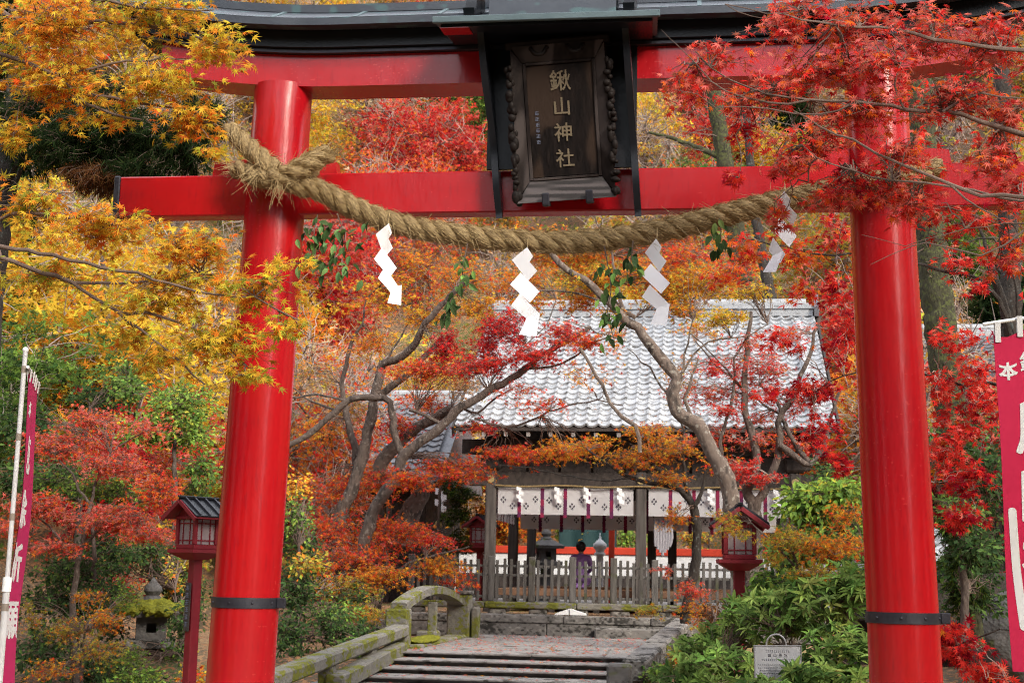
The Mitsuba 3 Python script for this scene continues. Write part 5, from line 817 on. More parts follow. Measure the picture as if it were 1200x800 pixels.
sprig('short evergreen sprig on the rope right of the third streamer', [(0.553,-0.36,4.313),(0.54,-0.36,4.186),(0.527,-0.36,4.058)], 0, 10, 4, 0.04)
sprig('small evergreen sprig on the rope before the right maple', [(1.247,-0.36,4.49),(1.26,-0.36,4.376),(1.239,-0.36,4.236)], 0, 10, 5, 0.04)
# ---------------------------------------------------------------- near maples at the sides
k = thing('maple_tree', 'yellow and orange maple reaching in from the left in front of the gate', 'tree')
TR = [([(-6.6, -1.6, -0.1), (-6.4, -1.5, 1.6), (-6.5, -1.5, 3.2), (-6.3, -1.4, 5.0), (-6.0, -1.3, 6.6)], 0.17, 0.07)] + [
 ([(-6.4, -1.5, 4.6)] + [(-4.658,-1.6,5.678),(-4.364,-1.6,5.571),(-3.92,-1.6,5.391),(-3.523,-1.6,5.111),(-3.173,-1.6,5.014)], 0.035, 0.008), ([(-6.4, -1.5, 4.4)] + [(-4.751,-1.4,5.507),(-4.454,-1.4,5.427),(-4.018,-1.4,5.352),(-3.373,-1.4,5.238),(-2.914,-1.4,5.157)], 0.035, 0.008),
 ([(-6.3, -1.5, 5.3)] + [(-4.813,-1.5,6.009),(-4.151,-1.5,5.844),(-3.513,-1.5,5.859),(-2.877,-1.5,5.733),(-2.455,-1.5,5.581)], 0.04, 0.006), ([(-6.3, -1.4, 5.8)] + [(-4.65,-1.7,6.204),(-3.929,-1.7,6.037),(-3.223,-1.7,5.873),(-2.606,-1.7,5.839)], 0.035, 0.006),
 ([(-6.5, -1.5, 3.6)] + [(-4.515,-1.6,4.033),(-4.229,-1.6,3.936),(-3.877,-1.6,3.827),(-3.645,-1.6,3.739),(-3.277,-1.6,3.514),(-2.963,-1.6,3.305),(-2.718,-1.6,3.092),(-2.547,-1.6,2.965)], 0.035, 0.006), ([(-6.5, -1.5, 3.9)] + [(-4.597,-1.5,4.351),(-4.309,-1.5,4.279),(-3.822,-1.5,4.306),(-3.335,-1.5,4.246)], 0.032, 0.008),
 ([(-6.4, -1.5, 3.8)] + [(-4.334,-1.8,3.971),(-3.72,-1.8,3.9),(-3.044,-1.8,3.751),(-2.578,-1.8,3.62),(-2.122,-1.8,3.554),(-1.796,-1.8,3.408)], 0.03, 0.005), ([(-3.668,-1.55,3.749),(-3.417,-1.55,3.754),(-2.943,-1.55,3.751),(-2.477,-1.55,3.781)], 0.014, 0.005), ([(-3.277,-1.6,3.514),(-2.906,-1.6,3.467),(-2.433,-1.6,3.285),(-2.159,-1.6,3.029)], 0.014, 0.004), ([(-3.92,-1.6,5.391),(-3.581,-1.6,5.437),(-3.169,-1.6,5.495),(-2.757,-1.6,5.483)], 0.012, 0.004)]
nd = limbs(k, TR, 'twig', 3)
pads = [(-3.957,-1.6,5.798,0.737,0.281, 0.7, 'gold_o', 620), (-3.095,-1.5,5.895,0.636,0.214, 0.6, 'gold', 470), (-2.593,-1.6,5.602,0.342,0.171, 0.4, 'gold', 200), (-3.902,-1.5,5.377,0.671,0.242, 0.6, 'gold_o', 460), (-3.091,-1.6,5.341,0.593,0.211, 0.6, 'gold', 380), (-4.279,-1.4,5.034,0.304,0.271, 0.4, 'gold', 170), (-2.783,-1.6,4.992,0.379,0.157, 0.35, 'gold_o', 200), (-2.614,-1.6,4.745,0.195,0.078, 0.2, 'gold', 36), (-3.645,-1.4,5.104,0.471,0.121, 0.3, 'gold', 90),
 (-4.071,-1.5,4.378,0.497,0.212, 0.5, 'gold_g', 240), (-3.355,-1.6,4.154,0.617,0.208, 0.6, 'gold_o', 400), (-2.673,-1.6,4.021,0.45,0.206, 0.5, 'gold_o', 300), (-3.926,-1.5,3.848,0.591,0.184, 0.5, 'gold_g', 190), (-2.888,-1.6,3.708,0.673,0.256, 0.6, 'gold', 480), (-2.128,-1.7,3.682,0.39,0.201, 0.4, 'gold_g', 210), (-2.467,-1.6,3.298,0.583,0.241, 0.5, 'gold', 360), (-1.919,-1.7,3.382,0.3,0.112, 0.3, 'gold_g', 110), (-2.96,-1.5,3.172,0.321,0.141, 0.3, 'gold_g', 80), (-2.367,-1.6,3.029,0.366,0.113, 0.3, 'gold', 100), (-3.248,-1.4,3.352,0.326,0.13, 0.3, 'gold_g', 60), (-4.436,-1.2,5.753,0.418,0.418, 0.4, 'gold', 240), (-1.974,-1.7,3.855,0.252,0.076, 0.2, 'gold', 40)]
foliage(k, nd, pads, 'maple7', 0.058, 101, 300, 'twig', density=1.4, side=0.8)
k = thing('maple_tree', 'scarlet maple reaching in from the upper right in front of the gate', 'tree')
TR = [([(5.2, -1.6, -0.1), (5.0, -1.7, 1.8), (5.1, -1.8, 3.4), (4.9, -1.8, 5.0), (4.6, -1.9, 6.4)], 0.16, 0.06),
 ([(5.0, -1.8, 4.2)] + [(3.758,-2,4.549),(3.264,-2,4.643),(2.987,-2,4.721),(2.735,-2,4.805),(2.508,-2,4.829),(2.137,-2,4.881),(1.848,-2,4.912),(1.556,-2,4.956),(1.292,-2,5.063),(1.055,-2,5.289)], 0.0320, 0.0032), ([(5.1, -1.8, 3.7)] + [(3.682,-2.2,4.083),(3.201,-2.2,4.136),(2.93,-2.2,4.175),(2.713,-2.2,4.255),(2.413,-2.2,4.395),(2.109,-2.2,4.549),(1.885,-2.2,4.656),(1.716,-2.2,4.768)], 0.0288, 0.0040),
 ([(5.0, -1.8, 3.9)] + [(3.663,-2.1,4.256),(3.223,-2.1,4.14),(2.896,-2.1,4.227),(2.564,-2.1,4.273),(2.229,-2.1,4.338),(1.975,-2.1,4.403),(1.778,-2.1,4.557)], 0.0176, 0.0032), ([(4.9, -1.8, 4.9)] + [(3.73,-2,5.151),(3.286,-2,5.224),(2.835,-2,5.299),(2.436,-2,5.404),(2.031,-2,5.448),(1.562,-2,5.558),(1.265,-2,5.631)], 0.0256, 0.0032), ([(4.8, -1.8, 5.4)] + [(3.607,-2.1,5.48),(3.164,-2.1,5.556),(2.6,-2.1,5.637),(2.082,-2.1,5.593)], 0.0224, 0.0040),
 ([(2.48,-2,4.83),(2.428,-2,5.033),(2.49,-2,5.247),(2.407,-2,5.374)], 0.0080, 0.0032), ([(1.848,-2,4.912),(1.556,-2,4.901),(1.262,-2,5.001),(0.966,-2,5.292),(0.815,-2,5.455)], 0.0080, 0.0016), ([(2.713,-2.2,4.255),(2.926,-2.2,4.065),(3.086,-2.2,3.965)], 0.0080, 0.0024), ([(3.192,-2.2,3.917),(2.916,-2.2,3.748),(2.592,-2.2,3.837),(2.203,-2.2,3.696)], 0.0080, 0.0016), ([(2.125,-2.1,4.847),(1.895,-2.1,4.767),(1.55,-2.1,4.818),(1.201,-2.1,4.875),(0.908,-2.1,4.975)], 0.0072, 0.0016), ([(2.717,-2.1,4.772),(2.973,-2.1,4.893),(3.25,-2.1,4.856)], 0.0096, 0.0032),
 ([(1.265,-2,5.631),(1.443,-2,5.53),(1.651,-2,5.536),(1.917,-2,5.641)], 0.0040, 0.0016), ([(3.217,-2.1,3.988),(2.832,-2.1,3.958),(2.442,-2.1,3.862),(2.164,-2.1,3.924)], 0.0048, 0.0016)]
nd = limbs(k, TR, 'twig', 4)
pads = [(0.994,-1.7,5.178,0.279,0.248, 0.4, 'scar', 130), (1.268,-1.8,5.327,0.306,0.172, 0.4, 'scar', 90), (1.699,-1.7,5.579,0.371,0.185, 0.5, 'scar', 130), (2.171,-1.8,5.556,0.426,0.182, 0.5, 'scar', 200), (2.717,-1.7,5.515,0.487,0.219, 0.6, 'scar', 260), (3.156,-1.7,5.437,0.363,0.272, 0.5, 'scar', 240), (1.508,-1.8,5.046,0.456,0.17, 0.5, 'scar', 170), (1.958,-1.8,5.244,0.455,0.212, 0.5, 'scar', 200), (2.217,-1.8,4.89,0.541,0.18, 0.5, 'scar', 230), (2.842,-1.9,4.935,0.532,0.201, 0.6, 'scar', 280), (1.86,-1.8,4.679,0.421,0.15, 0.5, 'scar', 110), (2.486,-1.9,4.513,0.413,0.147, 0.5, 'scar', 140), (3.075,-1.8,4.502,0.295,0.189, 0.5, 'scar', 130), (2.149,-1.8,4.364,0.328,0.095, 0.4, 'crim', 60), (2.872,-1.9,4.084,0.349,0.151, 0.4, 'bright', 90), (3.154,-1.8,3.836,0.204,0.233, 0.3, 'scar', 80), (1.389,-1.7,4.815,0.245,0.086, 0.3, 'crim', 40), (1.327,-1.7,4.468,0.11,0.085, 0.2, 'crim', 25), (2.329,-1.9,5.196,0.358,0.239, 0.5, 'scar', 190), (1.823,-1.7,5.738,0.433,0.074, 0.4, 'scar', 70), (2.112,-1.3,4.44,0.376,0.125, 0.35, 'scar', 150), (1.711,-1.8,4.526,0.241,0.132, 0.4, 'scar', 90), (2.421,-1.5,4.381,0.306,0.11, 0.35, 'scar', 110), (1.69,-1.1,4.303,0.141,0.218, 0.25, 'scar', 46), (3.2,-1.8,4.806,0.178,0.178, 0.4, 'scar', 110), (2.566,-1.7,4.231,0.299,0.132, 0.4, 'scar', 90), (3.232,-1.7,4.313,0.154,0.154, 0.4, 'scar', 80)]
foliage(k, nd, pads, 'maple7', 0.054, 102, 300, 'twig', per=6, density=1.75, side=0.8, tr=0.0042)
k = thing('maple_tree', 'crimson maple standing behind the right gate pillar', 'tree')
TR = [([(4.7, 3.2, -0.1), (4.5, 3.1, 1.2), (4.6, 3.0, 2.4), (4.3, 2.9, 3.6), (4.0, 2.8, 4.8)], 0.13, 0.04), ([(4.5, 3.1, 1.8)] + [(4.152,2.6,3.373),(3.673,2.6,3.54),(3.309,2.6,3.624),(2.942,2.6,3.708),(2.527,2.6,3.622),(2.234,2.6,3.451)], 0.03, 0.006), ([(4.5, 3.0, 2.6)] + [(4.026,2.6,4.391),(3.543,2.6,4.653),(2.968,2.6,4.832),(2.465,2.6,4.837),(1.959,2.6,4.93),(1.533,2.6,5.023)], 0.03, 0.005), ([(4.5, 3.1, 1.3)] + [(3.996,2.4,2.449),(3.605,2.4,2.525),(3.329,2.4,2.563)], 0.02, 0.006), ([(4.6, 3.1, 0.6)] + [(3.771,1.2,1.216),(3.415,1.2,1.135),(3.2,1.2,1.058)], 0.02, 0.006), ([(4.4, 3.0, 3.0)] + [(4.123,2.6,4.822),(3.717,2.6,4.956),(3.429,2.6,5.003)], 0.02, 0.005)]
nd = limbs(k, TR, 'bark_dark', 5)
pads = [(3.594,2.4,4.781,0.319,0.252, 0.4, 'bright', 60), (3.505,2.4,3.974,0.291,0.183, 0.4, 'bright', 90), (3.436,2.4,3.513,0.265,0.248, 0.4, 'bright', 120), (3.701,2.3,3.624,0.246,0.287, 0.4, 'bright', 90), (3.544,2.4,3.098,0.329,0.28, 0.4, 'bright', 150), (3.55,2.3,2.599,0.341,0.227, 0.4, 'crim', 160), (3.5,2.3,2.236,0.323,0.21, 0.4, 'crim', 130), (3.4,2.3,2.842,0.212,0.212, 0.4, 'bright', 90), (3.731,2.3,3.335,0.196,0.245, 0.3, 'crim', 70), (3.79,2.3,4.418,0.215,0.165, 0.3, 'crim', 40), (3.306,1.2,1.06,0.352,0.249, 0.4, 'crim', 190), (3.584,1.2,0.889,0.328,0.146, 0.4, 'bright', 90), (3.191,1.2,1.237,0.184,0.11, 0.3, 'red', 50),
 (2.276,2.6,3.494,0.356,0.288, 0.4, 'crim', 150), (2.492,2.6,3.966,0.221,0.383, 0.4, 'crim', 130), (2.312,2.6,3.111,0.253,0.287, 0.4, 'crim', 110), (2.481,2.7,2.783,0.186,0.254, 0.3, 'crim', 70), (2.459,2.6,4.487,0.274,0.223, 0.4, 'crim', 90), (2.085,2.6,4.84,0.388,0.207, 0.4, 'red_o', 110), (1.618,2.6,4.978,0.364,0.226, 0.4, 'red_o', 110), (2.427,2.6,5.102,0.31,0.241, 0.4, 'red', 90), (1.96,2.8,3.955,0.295,0.208, 0.3, 'bright', 70), (1.32,2.8,4.623,0.263,0.176, 0.3, 'red_o', 40), (2.137,2.8,4.484,0.348,0.139, 0.3, 'red_o', 50), (1.832,2.9,3.444,0.261,0.139, 0.3, 'bright', 36)]
foliage(k, nd, pads, 'maple7', 0.066, 103, 300, 'twig_pale', side=0.8, density=1.5)
# ---------------------------------------------------------------- maples of the court
k = thing('maple_tree', 'old leaning maple with thick bent trunks and orange red leaves left of the landing', 'tree')
TR = [([(-5.373,13,1.59),(-5.193,13,2.489),(-4.967,13,3.065),(-4.791,13,3.75),(-4.675,13,4.409),(-4.598,13,4.871),(-4.544,13,5.118),(-4.487,13,5.273),(-4.06,12.8,5.413),(-3.767,12.6,5.718),(-3.632,12.5,5.93),(-3.289,12.4,6.307),(-2.914,12.2,6.6)], 0.136, 0.040),
 ([(-4.555,12,1.717),(-4.365,12,2.579),(-4.015,12,3.132),(-3.907,12,3.452),(-3.765,12,3.642),(-3.476,12,3.863),(-3.187,12,4.083),(-2.9,12,4.377),(-2.653,12,4.525),(-2.189,12,4.79),(-1.799,12,5.04),(-1.511,12,5.289),(-1.019,12,5.554),(-0.701,12,5.759)], 0.116, 0.040),
 ([(-4.276,14,2.045),(-4.136,14,2.636),(-3.955,14,2.981),(-3.837,14,3.296)], 0.240, 0.144), ([(-4.684,13.5,3.253),(-4.584,13.5,3.532),(-4.311,13.5,3.875),(-3.927,13.5,4.189),(-3.694,13.5,4.315),(-3.308,13.5,4.534)], 0.136, 0.080), ([(-6.011,12.4,3.732),(-5.606,12.4,3.96),(-5.207,12.4,4.338),(-5.015,12.4,4.519),(-4.758,12.4,4.595),(-4.483,12.4,4.581),(-4.222,12.4,4.507),(-4.145,12.4,4.045),(-4.044,12.4,3.733),(-3.918,12.4,3.557)], 0.052, 0.064),
 ([(-5.081,13.6,3.488),(-5.108,13.6,3.769),(-5.2,13.6,4.097),(-5.313,13.6,4.505),(-5.396,13.6,4.979),(-5.318,13.6,5.457),(-5.249,13.6,5.777),(-5.051,13.6,6.097)], 0.072, 0.024), ([(-4.605,13.4,4.767),(-4.327,13.4,5.003),(-4.064,13.4,5.191),(-3.713,13.4,5.6),(-3.482,13.4,5.821)], 0.068, 0.048),
 ([(-2.967,12.4,4.423),(-2.665,12.4,4.306),(-2.446,12.4,4.53),(-2.079,12.4,4.754)], 0.024, 0.012), ([(-3.828,12.2,4.352),(-3.223,12.2,4.104)], 0.032, 0.032), ([(-2.692,12.2,4.21),(-2.04,12.2,4.068),(-1.313,12.2,4.364),(-0.732,12.2,4.513),(-0.152,12.2,4.442)], 0.024, 0.010), ([(-6.019,12.4,4.591),(-5.403,12.4,4.623),(-5.015,12.4,4.519)], 0.020, 0.024), ([(-6.072,12.6,4.814),(-5.686,12.6,4.54),(-5.261,12.6,4.39)], 0.012, 0.024), ([(-2.701,12.6,4.553),(-2.263,12.6,5.156),(-1.524,12.6,5.911),(-1.351,12.6,6.367)], 0.016, 0.008), ([(-1.799,12,5.04),(-1.159,12,5.143),(-0.583,12,5.509),(-0.078,12,5.655)], 0.024, 0.010), ([(-4.954,13.2,6.027),(-4.892,13.2,6.502),(-4.584,13.2,6.819)], 0.020, 0.008), ([(-4.442,12.8,5.244),(-4.147,12.8,5.722),(-4.004,12.8,6.109)], 0.024, 0.010)]
nd = limbs(k, TR, 'bark', 6, 12)
pads = [(-3.55,12.2,5.096,1.035,0.237, 0.9, 'red_o', 420), (-2.623,12,5.098,1.021,0.263, 0.9, 'bright', 420), (-3.261,12.2,5.47,0.444,0.473, 0.6, 'crim', 320), (-2.194,12,5.733,0.673,0.497, 0.7, 'crim', 460), (-1.721,11.8,5.258,0.865,0.288, 0.8, 'bright', 320), (-1.22,11.8,5.623,0.649,0.317, 0.7, 'red', 260), (-0.713,11.8,5.476,0.574,0.23, 0.6, 'red_o', 180),
 (-4.541,13.4,6.619,0.943,0.534, 1.0, 'org_y', 420), (-3.05,13,6.845,0.923,0.523, 1.0, 'org', 420), (-1.886,13,6.759,0.917,0.52, 1.0, 'org', 420), (-2.771,12.8,6.228,0.759,0.334, 0.8, 'org_y', 280), (-4.004,13.4,7.338,0.787,0.472, 1.0, 'org', 260), (-4.911,13.4,5.744,0.705,0.392, 0.8, 'org', 200), (-3.733,13,6.144,0.615,0.307, 0.7, 'org_y', 200), (-4.647,13.4,7.344,0.474,0.284, .6, 'red', 120),
 (-5.413,13.6,3.019,0.856,0.56, 1.0, 'red_o', 460), (-4.549,13.6,3.261,0.931,0.403, 1.0, 'red_o', 360), (-3.192,13,3.417,1.13,0.331, 1.0, 'red_o', 620), (-3.628,11.4,3.125,0.636,0.226, 0.6, 'red_o', 260), (-2.083,12.6,3.664,0.96,0.207, 0.8, 'red_o', 380), (-1.195,12.6,3.745,0.882,0.265, 0.8, 'org', 360), (-2.691,12.6,4.104,0.743,0.149, 0.6, 'red', 120), (-5.891,14,4.227,0.718,0.478, 1.0, 'org', 200), (-6.014,14,5.193,0.642,0.482, 1.0, 'tan', 160), (-4.335,13.2,4.155,0.614,0.307, 0.7, 'red', 140), (-3.279,14.2,5.065,0.797,0.383, 0.8, 'tan', 200), (-3.918,14.2,4.741,0.639,0.383, 0.8, 'red_o', 180), (-2.556,13,5.598,0.457,0.457, 0.8, 'crim', 200), (-0.55,11.6,4.869,0.85,0.368, 0.8, 'org', 70), (-1.418,11.8,4.39,0.859,0.258, 0.8, 'red_o', 90), (-0.272,11.6,5.515,0.569,0.313, 0.7, 'org', 80), (-2,11.8,4.676,0.633,0.259, 0.8, 'pink', 70), (-5.457,14.5,4.607,0.65,0.65, 0.9, 'tan', 220)]
foliage(k, nd, pads, 'maple5', 0.058, 104, 0, 'twig', tr=0.005, per=13, side=0.3, density=2.9)
k = thing('maple_tree', 'low spreading orange maple over the stone parapet left of the landing', 'tree')
TR = [([(-4.347,12.4,0.789),(-4.246,12.4,1.293),(-4.157,12.4,1.727),(-4.242,12.4,2.015)], 0.07, 0.03), ([(-4.148,12.2,1.44),(-3.745,12.2,1.733),(-3.308,12.2,1.884),(-2.727,12.2,2.037)], 0.03, 0.01), ([(-4.1,12,1.3),(-4.579,12,1.574),(-5.027,12,1.708),(-5.634,12,1.983)], 0.03, 0.01), ([(-4.091,11.6,1.096),(-4.396,11.6,1.159),(-4.829,11.6,1.15),(-5.271,11.6,1.28)], 0.025, 0.01)]
nd = limbs(k, TR, 'bark', 7)
pads = [(-3.95,12.4,2.238,1.099,0.44, 0.9, 'red_o', 640), (-4.59,12,1.859,1.082,0.433, 0.9, 'red_o', 620), (-5.282,12.6,2.296,0.744,0.446, 0.9, 'red_o', 380), (-4.662,11.2,1.297,0.862,0.334, 0.8, 'olive', 560), (-4.05,11.6,1.556,0.706,0.282, 0.8, 'org', 380), (-3.193,12.4,1.745,0.727,0.262, 0.8, 'org', 380), (-2.957,12.8,1.461,0.442,0.236, 0.5, 'red_o', 90), (-5.505,11.6,1.626,0.57,0.427, 0.8, 'olive', 280), (-4.085,10.6,0.983,0.539,0.243, 0.6, 'olive', 260), (-3.538,13,2.157,0.629,0.21, 0.6, 'red', 220)]
foliage(k, nd, pads, 'maple5', 0.055, 105, 0, 'twig', tr=0.004, per=13, side=0.35, density=2.4)
k = thing('maple_tree', 'pale barked maple leaning left from beside the right lantern', 'tree')
TR = [([(1.68,7.1,1.58),(1.596,7.1,2.124),(1.533,7.1,2.497),(1.469,7.1,2.862),(1.293,7.1,3.195),(1.161,7.1,3.509),(0.994,7.1,3.666),(0.792,7.1,3.767),(0.758,7.1,4.005),(0.826,7.1,4.211),(0.656,7.1,4.417),(0.452,7.1,4.659),(0.28,7.1,4.903),(0.131,7.1,4.996),(-0.077,7.1,5.23),(-0.287,7.1,5.431),(-0.543,7.1,5.621),(-0.778,7.1,5.789),(-0.957,7.1,6.005)], 0.135, 0.035),
 ([(1.027,7.2,3.654),(0.926,7.2,3.916),(1.028,7.2,4.26),(1.096,7.2,4.49)], 0.03, 0.01), ([(0.791,7.2,3.915),(0.609,7.2,4.086),(0.438,7.2,4.374),(0.151,7.2,4.629)], 0.02, 0.006), ([(0.121,7.3,5.032),(-0.01,7.3,5.565),(-0.084,7.3,6.043),(-0.275,7.3,6.382)], 0.03, 0.01), ([(-0.308,7.4,5.492),(-0.037,7.4,5.288),(0.255,7.4,5.085)], 0.03, 0.03), ([(0.781,7.1,4.074),(0.893,7.1,4.36),(0.95,7.1,4.705),(1.029,7.1,4.993)], 0.02, 0.008), ([(0.824,7.2,4.225),(1.232,7.2,4.721),(1.683,7.2,4.778),(2.021,7.2,4.95)], 0.016, 0.006), ([(-0.089,7.3,5.269),(-0.499,7.3,5.39),(-0.969,7.3,5.452),(-1.44,7.3,5.395)], 0.018, 0.006), ([(-0.275,7.3,6.382),(-0.395,7.3,6.649)], .01, .005), ([(-0.482,7.2,4.629),(-0.247,7.2,4.257),(-0.014,7.2,3.797),(0.271,7.2,3.57),(0.33,7.2,3.229)], 0.02, 0.03), ([(-0.718,7.2,5.017),(-0.369,7.2,4.898),(-0.137,7.2,4.816),(0.128,7.2,4.722)], 0.006, 0.012)]
nd = limbs(k, TR, 'bark_pale', 8, 14)
pads = [(-0.418,7.7,6.078,0.718,0.359, 0.8, 'org', 330), (-1.019,7.7,6.022,0.48,0.288, 0.6, 'org', 180), (0.424,7.5,5.699,0.705,0.376, 0.8, 'org', 360), (1.064,7.5,5.599,0.643,0.351, 0.8, 'org_y', 300), (-0.281,7.5,5.608,0.59,0.259, 0.7, 'org_y', 220), (1.585,7.5,5.774,0.466,0.327, 0.6, 'red_o', 170), (0.888,7.7,6.004,0.711,0.261, 0.6, 'red_o', 200), (1.457,7.1,5.026,0.568,0.136, 0.5, 'yel', 150), (0.892,7.3,5.182,0.415,0.162, 0.4, 'org_y', 110), (1.804,7.3,5.435,0.517,0.184, 0.5, 'yel', 110), (-0.03,7.3,5.091,0.325,0.162, 0.4, 'org_y', 60), (0.174,7.8,6.156,0.719,0.216, 0.6, 'red_o', 180), (-1.273,7.9,5.426,0.484,0.169, 0.6, 'org', 130), (-0.53,7.7,5.348,0.476,0.167, 0.5, 'org', 130), (0.658,7.5,5.363,0.526,0.164, 0.5, 'org_y', 150), (-1.045,7.9,6.379,0.73,0.17, 0.6, 'org', 160)]
foliage(k, nd, pads, 'maple5', 0.055, 106, 0, 'twig', tr=0.004, side=0.4, density=2.9)
k = thing('maple_tree', 'thin forked maple with sparse red leaves before the right half of the tiled roof', 'tree')
TR = [([(1.887,9,1.337),(1.893,9,2.056),(1.896,9,2.539)], 0.14, 0.11), ([(1.908,9,2.515),(1.873,9,2.685),(1.778,9,2.842),(1.876,9,3.063),(1.939,9,3.284),(1.869,9,3.616),(1.774,9,4.025),(1.765,9,4.436),(1.817,9,4.888),(1.844,9,5.192),(1.871,9,5.458)], 0.085, 0.025), ([(1.896,9,2.539),(1.946,9,2.722),(2.043,9,2.809),(2.167,9,3.14),(2.243,9,3.508),(2.272,9,3.953),(2.42,9,4.102),(2.57,9,4.513),(2.721,9,4.85),(2.773,9,5.114),(2.875,9,5.391)], 0.07, 0.02), ([(1.779,9.1,4.274),(1.584,9.1,4.525),(1.374,9.1,4.651),(1.064,9.1,5.032)], 0.025, 0.008), ([(1.428,9,3.267),(1.442,9,3.638),(1.554,9,4.011),(1.643,9,4.511),(1.62,9,4.763),(1.806,9,5.078)], 0.03, 0.012), ([(2.238,8.9,3.499),(2.512,8.9,3.331),(2.689,8.9,3.211),(2.873,8.9,3.517),(3,8.9,4.007),(3.125,8.9,4.315)], 0.05, 0.02), ([(2.278,9.1,3.964),(2.048,9.1,4.087),(1.865,9.1,4.212),(1.497,9.1,4.336)], 0.02, 0.008), ([(2.697,9,3.218),(2.343,9,3.768),(2.226,9,4.139),(1.985,9,4.387)], 0.04, 0.02), ([(1.581,9,4.511),(1.25,9,4.889),(0.978,9,5.143)], 0.015, 0.006)]
nd = limbs(k, TR, 'bark', 9)
pads = [(1.665,8.8,3.193,0.548,0.219, 0.5, 'bright', 150), (1.964,8.8,3.014,0.485,0.17, 0.5, 'bright', 110), (1.434,9,4.637,0.423,0.224, 0.5, 'bright', 100), (2.109,9,4.637,0.57,0.248, 0.6, 'red', 130), (1.493,9,4.011,0.446,0.149, 0.5, 'bright', 90), (2.433,9.2,5.174,0.502,0.226, 0.6, 'pink', 110), (1.751,9.2,5.047,0.503,0.201, 0.6, 'pink', 100), (1.128,9.2,5.241,0.506,0.177, 0.5, 'org_y', 90), (2.475,9.2,3.541,0.495,0.272, 0.6, 'pink', 120), (1.864,9.2,3.598,0.622,0.224, 0.6, 'pink', 120), (1.127,9.4,4.31,0.634,0.304, 0.6, 'pink', 100), (2.59,9,4.14,0.419,0.296, 0.5, 'red', 110), (1.625,9.3,4.362,0.755,0.504, 0.8, 'pink', 170), (1.943,9.4,4.759,0.95,0.456, 0.8, 'pink', 150), (0.873,9.6,4.593,0.642,0.463, 0.8, 'org', 100), (2.3,9.2,4.289,0.624,0.374, 0.7, 'red', 120), (2.122,9.4,3.933,0.628,0.302, 0.7, 'pink', 110), (1.25,9.4,3.675,0.631,0.227, 0.6, 'pink', 110)]
foliage(k, nd, pads, 'maple5', 0.054, 107, 0, 'twig_pale', tr=0.005, side=0.4, density=2.6)
k = thing('maple_tree', 'slender dark maple with small orange leaves in front of the right end of the fence', 'tree')
TR = [([(0.899,11.5,0.873),(0.939,11.5,1.209),(1.007,11.5,1.52),(1.062,11.5,1.75),(1.089,11.5,2.089),(1.076,11.5,2.47),(1.022,11.5,2.771)], 0.085, 0.07), ([(1.022,11.5,2.743),(0.885,11.5,2.934),(0.721,11.5,3.042),(0.376,11.5,3.093),(0.03,11.5,3.172),(-0.319,11.5,3.377),(-0.671,11.5,3.611)], 0.055, 0.015), ([(1.049,11.4,2.739),(1.159,11.4,2.932),(1.228,11.4,3.247),(1.296,11.4,3.454)], 0.04, 0.015), ([(1.009,11.5,2.798),(0.899,11.5,3.182),(0.858,11.5,3.597),(0.872,11.5,3.945),(0.775,11.5,4.224)], 0.04, 0.012), ([(0.721,11.5,3.042),(0.514,11.5,3.288),(0.333,11.5,3.453)], 0.05, 0.03), ([(0.043,11.2,3.152),(-0.506,11.2,3.105),(-1.059,11.2,3.195),(-1.617,11.2,3.3),(-2.108,11.2,3.337)], 0.014, 0.006)]
nd = limbs(k, TR, 'bark_dark', 10)
pads = [(0.101,11.4,3.512,0.763,0.305, 0.8, 'org', 420), (0.719,11.6,3.674,0.698,0.335, 0.8, 'org', 360), (-0.694,11.8,3.75,0.568,0.227, 0.7, 'org', 220), (0.294,11.8,3.971,0.707,0.254, 0.7, 'org', 240), (0.725,11.2,3.16,0.492,0.191, 0.5, 'org', 150), (0.725,11.2,2.549,0.354,0.299, 0.4, 'org', 110), (0.969,10.8,1.419,0.424,0.238, 0.5, 'pink', 130), (1.099,10.6,1.101,0.471,0.262, 0.5, 'org', 150), (0.599,10.8,1.699,0.266,0.133, 0.3, 'pink', 36), (0.331,11,1.074,0.401,0.134, 0.3, 'olive', 60), (1.405,11.4,3.455,0.413,0.248, 0.5, 'org', 110)]
foliage(k, nd, pads, 'maple5', 0.054, 108, 0, 'twig', tr=0.005, side=0.4, density=2.2)
k = thing('maple_shrub', 'orange and olive maple shrub above the rhododendron right of the landing', 'shrub')
nd = limbs(k, [([(2.394,4.5,0.595),(2.356,4.5,1.143),(2.27,4.5,1.603),(2.135,4.5,1.881)], 0.045, 0.015), ([(2.306,4.4,1.42),(2.587,4.4,1.795),(2.865,4.4,1.985)], 0.02, 0.008), ([(2.27,4.5,1.603),(1.996,4.5,1.925),(1.671,4.5,2.23)], 0.018, 0.006)], 'bark', 11)
foliage(k, nd, [(2.112,4.4,2.047,0.452,0.188, 0.5, 'olive', 420), (2.535,4.3,1.977,0.513,0.28, 0.5, 'org', 460), (1.403,5.2,2.311,0.239,0.14, 0.3, 'olive', 90), (1.515,5,2.148,0.275,0.128, 0.3, 'olive', 110), (2.385,4.2,1.698,0.555,0.166, 0.5, 'olive', 300), (2.689,4.4,2.354,0.282,0.207, 0.4, 'org', 130), (1.896,4.4,1.828,0.226,0.113, 0.3, 'olive', 70)], 'maple5', 0.042, 109, 0, 'twig', tr=0.003, side=0.5, density=1.8)
